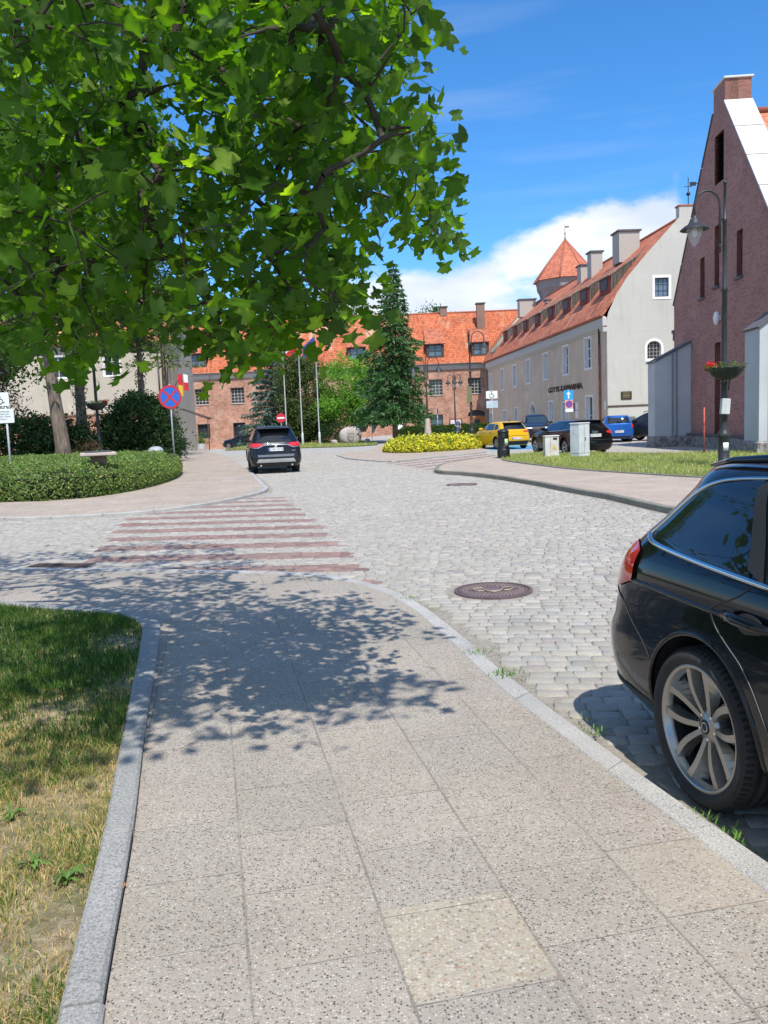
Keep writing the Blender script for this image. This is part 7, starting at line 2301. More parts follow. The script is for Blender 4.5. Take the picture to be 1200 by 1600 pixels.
def conifer(name, label, loc, h, r, z0, pal, seed, tiers=26, per=9, dens=70, size=.22, droop=.35, lean=(0, 0), cat='spruce', sparse=.0, group=None, power=.9):
    rg = np.random.default_rng(seed)
    t = thing(name, label, cat, loc, 0, group)
    m = MB(); m.tube([(0, 0, 0), (lean[0]*.5, lean[1]*.5, h*.5), (lean[0], lean[1], h)], [r*.075, r*.05, .02], 10)
    P = []; D = []; S = []
    for k in range(tiers):
        f = k/(tiers-1); z = z0+(h-z0)*f**1.02; R = r*(1-f)**power*(.85+.3*rg.random())+.10
        if f < .1: R *= .8+2*f
        nb = max(4, int(per*(1-.45*f)))
        for b in range(nb):
            if rg.random() < sparse: continue
            a = 2*PI*(b+rg.random()*.7)/nb+k*.8; L = R*(.72+.5*rg.random())
            q = dict(); dirv = np.array([math.cos(a), math.sin(a)])
            base = np.array([lean[0]*f, lean[1]*f, z]); npts = int(dens*(L/r)*(.6+.6*rg.random()))+8
            u = rg.random(npts)**.7
            dz = .18*L*u-droop*L*u**1.7+(u > .8)*.06*L*(u-.8)*5
            w = (.10+.16*L)*(1-.75*u)*rg.normal(0, .75, npts)
            p = np.zeros((npts, 3)); p[:, 0] = base[0]+dirv[0]*L*u-dirv[1]*w; p[:, 1] = base[1]+dirv[1]*L*u+dirv[0]*w; p[:, 2] = base[2]+dz-np.abs(w)*.35+rg.normal(0, .035*r/3, npts)-.10*rg.random(npts)*L
            P.append(p)
            d = np.zeros((npts, 3)); sgn = np.sign(w); d[:, 0] = dirv[0]*.75-dirv[1]*sgn*.55; d[:, 1] = dirv[1]*.75+dirv[0]*sgn*.55; d[:, 2] = -.35-.35*rg.random(npts); D.append(d)
            S.append(np.full(npts, .75+.5*rg.random()))
            if b % 2 == 0:
                e = base+np.array([dirv[0]*L*.8, dirv[1]*L*.8, .18*L*.8-droop*L*.68]); mid = base+np.array([dirv[0]*L*.4, dirv[1]*L*.4, .05*L]); m.tube([base, mid, e], [.035, .02, .008], 5)
    m.build('trunk', M_bark, t)
    P = np.concatenate(P); D = np.concatenate(D); S = np.concatenate(S); n = len(P)
    D += rg.normal(0, .3, D.shape); D /= np.linalg.norm(D, axis=1)[:, None]
    s_ = np.cross(D, rg.normal(0, 1, (n, 3))); s_ /= np.linalg.norm(s_, axis=1)[:, None]
    sz = size*(.6+.8*rg.random(n))
    V = np.zeros((n, 4, 3), np.float32)
    V[:, 0] = P; V[:, 2] = P+D*sz[:, None]; V[:, 1] = P+D*sz[:, None]*.45+s_*(sz*.16)[:, None]; V[:, 3] = P+D*sz[:, None]*.45-s_*(sz*.16)[:, None]
    F = (np.array([(0, 1, 2), (0, 2, 3)])[None]+np.arange(n)[:, None, None]*4).reshape(-1, 3)
    c = pal[rg.integers(0, len(pal), n)]*S[:, None]*(1+rg.normal(0, .15, (n, 1)))
    mesh_np('crown', V.reshape(-1, 3), F, M_leaf, t, col=np.repeat(np.clip(c, .003, .9), 4, 0))
    return t


def low_hedge(name, label, poly, hfun, n, size, pal, cat, seed, inner=.75, ztop=.0, spike=0.0, flatten=0.0, origin=(0, 0)):
    """clipped planting: height field over a plan outline, leaves over its skin"""
    rg = np.random.default_rng(seed)
    t = thing(name, label, cat, (origin[0], origin[1], 0))
    P = np.array(poly); lo, hi = P.min(0), P.max(0)
    def dist(X, Y):
        d = np.full(X.shape, 1e9)
        for i in range(len(P)):
            a, b = P[i], P[(i+1) % len(P)]; u = b-a; l2 = u@u+1e-9
            s = np.clip(((X-a[0])*u[0]+(Y-a[1])*u[1])/l2, 0, 1); d = np.minimum(d, np.hypot(X-a[0]-s*u[0], Y-a[1]-s*u[1]))
        return d
    X = rg.uniform(lo[0], hi[0], n*2); Y = rg.uniform(lo[1], hi[1], n*2)
    k = in_poly(X, Y, poly); X, Y = X[k], Y[k]
    hh, rim = hfun
    d = dist(X, Y)
    bumps = .5*np.sin(X*2.1+1.1*np.sin(Y*1.7))+.5*np.sin(Y*2.6+1.3*np.sin(X*2.2+1))+.45*np.sin(X*6.3+Y*2)+.45*np.sin(Y*7.1-X*3.3)
    top = hh*np.clip(d/rim, 0, 1)**.35*(1+.055*bumps)
    Z = top-np.abs(rg.normal(0, .05, len(X)))*hh-.02+np.abs(rg.normal(0, spike, len(X)))
    # flanks
    m = n//2; e = rg.integers(0, len(P), m); s = rg.random(m)
    A = P[e]; B = P[(e+1) % len(P)]; L = np.linalg.norm(B-A, axis=1); pr = L/L.sum(); 
    seg = np.linalg.norm(P-np.roll(P, -1, 0), axis=1); e = rg.choice(len(P), m, p=seg/seg.sum()); A = P[e]; B = P[(e+1) % len(P)]
    F2 = A+(B-A)*s[:, None]; cen = P.mean(0); ins = np.abs(rg.normal(0, .10, m)); dirc = (cen-F2); dirc /= np.linalg.norm(dirc, axis=1)[:, None]+1e-9
    zf = rg.random(m)*hh*.85; bul = .10*np.sin(zf/hh*PI)
    F2 = F2+dirc*(ins+.12*(zf/hh)**3-bul)[:, None]
    PP = np.concatenate([np.stack([X, Y, Z], 1), np.column_stack([F2, zf])])
    sh = np.concatenate([1+.10*bumps, np.ones(m)])
    PP[:, 0] -= origin[0]; PP[:, 1] -= origin[1]
    leaf_cards('foliage', PP, size, pal, M_leaf, t, rg, flatten=flatten, shade=np.clip(sh, .7, 1.35), up=.8)
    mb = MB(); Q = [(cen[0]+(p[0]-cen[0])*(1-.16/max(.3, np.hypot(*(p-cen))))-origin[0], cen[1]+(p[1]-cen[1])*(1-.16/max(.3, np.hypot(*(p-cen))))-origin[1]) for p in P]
    flat(mb, Matrix.Identity(4), Q, .0, hh*inner); mb.build('dark_core', M_inner, t)  # added dark core, blocks the view through the foliage
    return t


# the round low hedge on the left, in the sun
HEDGE = densify([(-20, 22.2), (-14, 20.9), (-9.61, 20.45), (-8.53, 20.3), (-7.69, 20.6), (-7.1, 21.67), (-6.78, 24.03), (-7.0, 27.68), (-7.9, 32.0), (-9.5, 35.5), (-13, 37), (-20, 36)], .6)
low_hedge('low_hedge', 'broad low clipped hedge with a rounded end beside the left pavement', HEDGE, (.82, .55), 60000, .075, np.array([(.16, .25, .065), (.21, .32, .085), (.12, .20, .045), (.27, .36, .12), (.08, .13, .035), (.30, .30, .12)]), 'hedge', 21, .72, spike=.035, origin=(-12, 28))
# golden juniper on the traffic island
JUN = densify([(.15, 44.4), (.7, 42.6), (1.6, 41.9), (2.8, 42.1), (4.2, 43.0), (5.4, 44.6), (5.6, 46.2), (3.8, 46.9), (1.6, 46.6), (.4, 45.8), (.15, 44.4)], .4)[:-1]
low_hedge('juniper', 'spreading golden yellow juniper on the paved island', JUN, (.50, .9), 16000, .15, G_YEL, 'shrub', 22, .4, spike=.15, flatten=.5, origin=(2.9, 44.5))
# green hedge before the brick range
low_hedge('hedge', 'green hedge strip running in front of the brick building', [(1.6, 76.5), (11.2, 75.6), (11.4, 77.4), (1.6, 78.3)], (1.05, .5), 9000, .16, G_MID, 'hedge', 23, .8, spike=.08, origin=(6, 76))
# dark shrubs behind the low hedge
leafy_tree('dark_hedge', 'tall dark green hedge behind the two leaning trunks at the left', (-19.5, 40.5, 0), [], .1, [(0, 0, 1.3, 5.2, 1.2, 1.5), (3.6, 0, 1.2, 2.0, 1.1, 1.4), (-4, 0, 1.4, 3, 1.3, 1.6)], 620, 26000, .33, .19, G_DARK*1.2, 31, cat='hedge', hollow=.55)
leafy_tree('round_shrub', 'large rounded dark green shrub beside the no stopping sign', (-12.75, 43.5, 0), [], .1, [(0, 0, 1.75, 1.75, 1.5, 1.95), (.9, -.3, 1.0, 1.3, 1.2, 1.2), (-1.2, 0, 1.2, 1.1, 1.1, 1.4)], 460, 24000, .27, .16, G_DARK*1.25, 32, cat='shrub', hollow=.6)
leafy_tree('plum_shrub', 'dark purple leaved shrub at the far left behind the parking sign', (-21.5, 44, 0), [(0, 0, 0), (0, .1, 2), (.2, 0, 4)], .12, [(0, 0, 4.2, 2.0, 1.6, 1.8), (1.2, .2, 3.2, 1.2, 1.2, 1.2)], 160, 4200, .32, .13, np.array([(.05, .022, .03), (.07, .03, .04), (.03, .02, .022), (.05, .05, .025)]), 33, cat='shrub')
leafy_tree('dry_shrub', 'small reddish leaved shrub beside the lamp behind the low hedge', (-13.9, 38.9, 0), [(0, 0, 0), (0, 0, .5)], .03, [(0, 0, .8, .7, .5, .6)], 50, 900, .16, .09, np.array([(.16, .08, .05), (.20, .13, .08), (.10, .09, .03)]), 34, cat='shrub', limbs=3)
# tall trees behind them
TG = 'tall trees behind the low hedge'
leafy_tree('leaning_tree', 'tree with a leaning brown trunk rising behind the low hedge', (-13.95, 36.2, 0), [(0, 0, 0), (-.05, 0, 1.2), (-.25, .1, 3.0), (-.45, .2, 5.2), (-.5, .3, 8), (-.2, .3, 11)], .36, [(-.5, 0, 10.5, 4.2, 3.6, 4.0), (1.5, 1, 14, 3.4, 3, 4.2), (-2.5, 0, 7.6, 2.6, 2.4, 2.0), (-3, 1, 15, 3.2, 3, 4)], 330, 12000, .55, .27, G_LIME, 41, group=TG)
leafy_tree('ivy_tree', 'tree with a dark ivy clad trunk before the beige wall', (-16.3, 45, 0), [(0, 0, 0), (.05, 0, 2), (.05, 0, 4.5), (.1, .1, 7), (.2, .2, 11)], .34, [(0, 0, 10, 4.5, 3.6, 4.2), (-3.0, 0, 14, 4, 3.5, 4.5), (3, 1, 15, 3.2, 3.2, 4.2), (-5, .5, 8, 2.8, 2.6, 3.0)], 330, 12000, .6, .28, G_MID, 42, group=TG, ivy=900)
leafy_tree('slender_tree', 'slender tree with an ivy trunk next to the beige building corner', (-14.5, 50.5, 0), [(0, 0, 0), (0, 0, 3), (.05, 0, 6), (.1, 0, 10)], .26, [(0, 0, 10.5, 3.0, 2.6, 3.6), (.4, 0, 7.4, 1.5, 1.4, 1.4), (-.5, 0, 15, 2.6, 2.5, 4.0)], 230, 8000, .5, .26, G_MID, 43, group=TG, ivy=700)
leafy_tree('left_edge_tree', 'light green tree filling the left edge above the purple shrub', (-24.5, 50, 0), [(0, 0, 0), (.2, 0, 4), (.2, 0, 9)], .32, [(0, 0, 8.5, 4.2, 3.5, 4.0), (2.5, 0, 6.2, 2.8, 2.2, 1.8), (0, 0, 14, 4, 3.5, 4.5)], 260, 9500, .55, .28, G_LIME, 44, group=TG)
conifer('larch', 'feathery pale green larch beside the beige building corner', (-15.6, 60.5, 0), 15, 3.0, 6.6, np.array([(.13, .18, .05), (.17, .21, .06), (.10, .15, .045)]), 45, tiers=15, per=7, dens=42, size=.34, droop=.15, cat='larch', sparse=.15)
# middle group
conifer('blue_spruce', 'blue grey spruce left of the flagpoles', (-10.2, 79, -.3), 10.5, 3.1, 1.0, G_BLUE, 51, tiers=20, per=12, dens=120, size=.36, droop=.28)
leafy_tree('dark_yew', 'dark olive evergreen shrub tree behind the flagpoles', (-6.7, 75.5, -.1), [(0, 0, 0), (0, 0, 3), (0, 0, 6)], .2, [(0, 0, 4.2, 2.3, 2.0, 4.0), (.6, 0, 1.9, 2.3, 1.9, 1.9), (-1.2, .2, 6.4, 1.3, 1.3, 1.8)], 460, 26000, .34, .20, G_OLIVE*1.3, 52, limbs=4)
leafy_tree('hornbeam', 'bright green spreading tree behind the carved boulder', (-2.6, 73.5, 0), [(0, 0, 0), (.1, 0, 1.6), (.1, 0, 3.6)], .16, [(0, 0, 4.6, 2.9, 2.4, 2.9), (.9, 0, 3.2, 2.7, 2.0, 1.7), (-1.1, 0, 3.0, 2.1, 1.8, 1.8), (1.8, 0, 5.0, 1.5, 1.4, 1.3), (-.4, 0, 6.6, 1.6, 1.5, 1.4)], 430, 17000, .33, .18, G_LIME*1.9, 53, limbs=8, flatten=.55)
conifer('spruce', 'tall dark green spruce standing before the brick building', (1.15, 66.3, 0), 14.0, 3.15, 2.1, G_SPRUCE*1.9, 54, tiers=34, per=11, dens=105, size=.34, droop=.42, lean=(.35, 0), power=.80)
leafy_tree('yew_bush', 'low dark bush at the foot of the bright green tree', (-4.2, 70.5, 0), [], .1, [(0, 0, .8, 1.3, .8, .9), (1.2, .2, .6, .9, .7, .7)], 120, 3000, .24, .13, G_DARK, 55, cat='shrub')
leafy_tree('distant_tree', 'tree top just showing above the ridge of the brick building', (9.2, 138, 0), [(0, 0, 0), (0, 0, 10), (0, 0, 15)], .4, [(0, 0, 17.3, 3.2, 2.5, 3.0), (-9, 0, 15.5, 3, 2.5, 3)], 130, 3600, .6, .4, G_MID, 56)
leafy_tree('distant_tree', 'leafy tree behind the brick building left of the tall spruce', (-4.5, 124, 0), [(0, 0, 0), (0, 0, 10), (0, 0, 15)], .4, [(0, 0, 17, 5, 3, 3.6), (-8, 0, 18, 5, 3, 4)], 200, 6000, .7, .42, G_MID, 57)


# ------------------------------------------------------------------ the tulip tree overhead
g = NG('tulip leaf'); at = g.new('ShaderNodeVertexColor'); at.layer_name = 'Col'
geo = g.new('ShaderNodeNewGeometry')
cb = g.mix(geo.outputs['Backfacing'], at.outputs['Color'], g.mix(.35, at.outputs['Color'], (.15, .21, .10)))
g.set(color=cb, rough=.55, spec=.12)
tr = g.new('ShaderNodeBsdfTranslucent'); g.link(g.mix(1.0, at.outputs['Color'], (3.4, 3.7, .35), 'MULTIPLY'), tr.inputs['Color'])
ms = g.new('ShaderNodeMixShader'); ms.inputs[0].default_value = .46
g.link(g.b.outputs[0], ms.inputs[1]); g.link(tr.outputs[0], ms.inputs[2]); g.link(ms.outputs[0], g.out.inputs['Surface'])
M_tulip = g.m

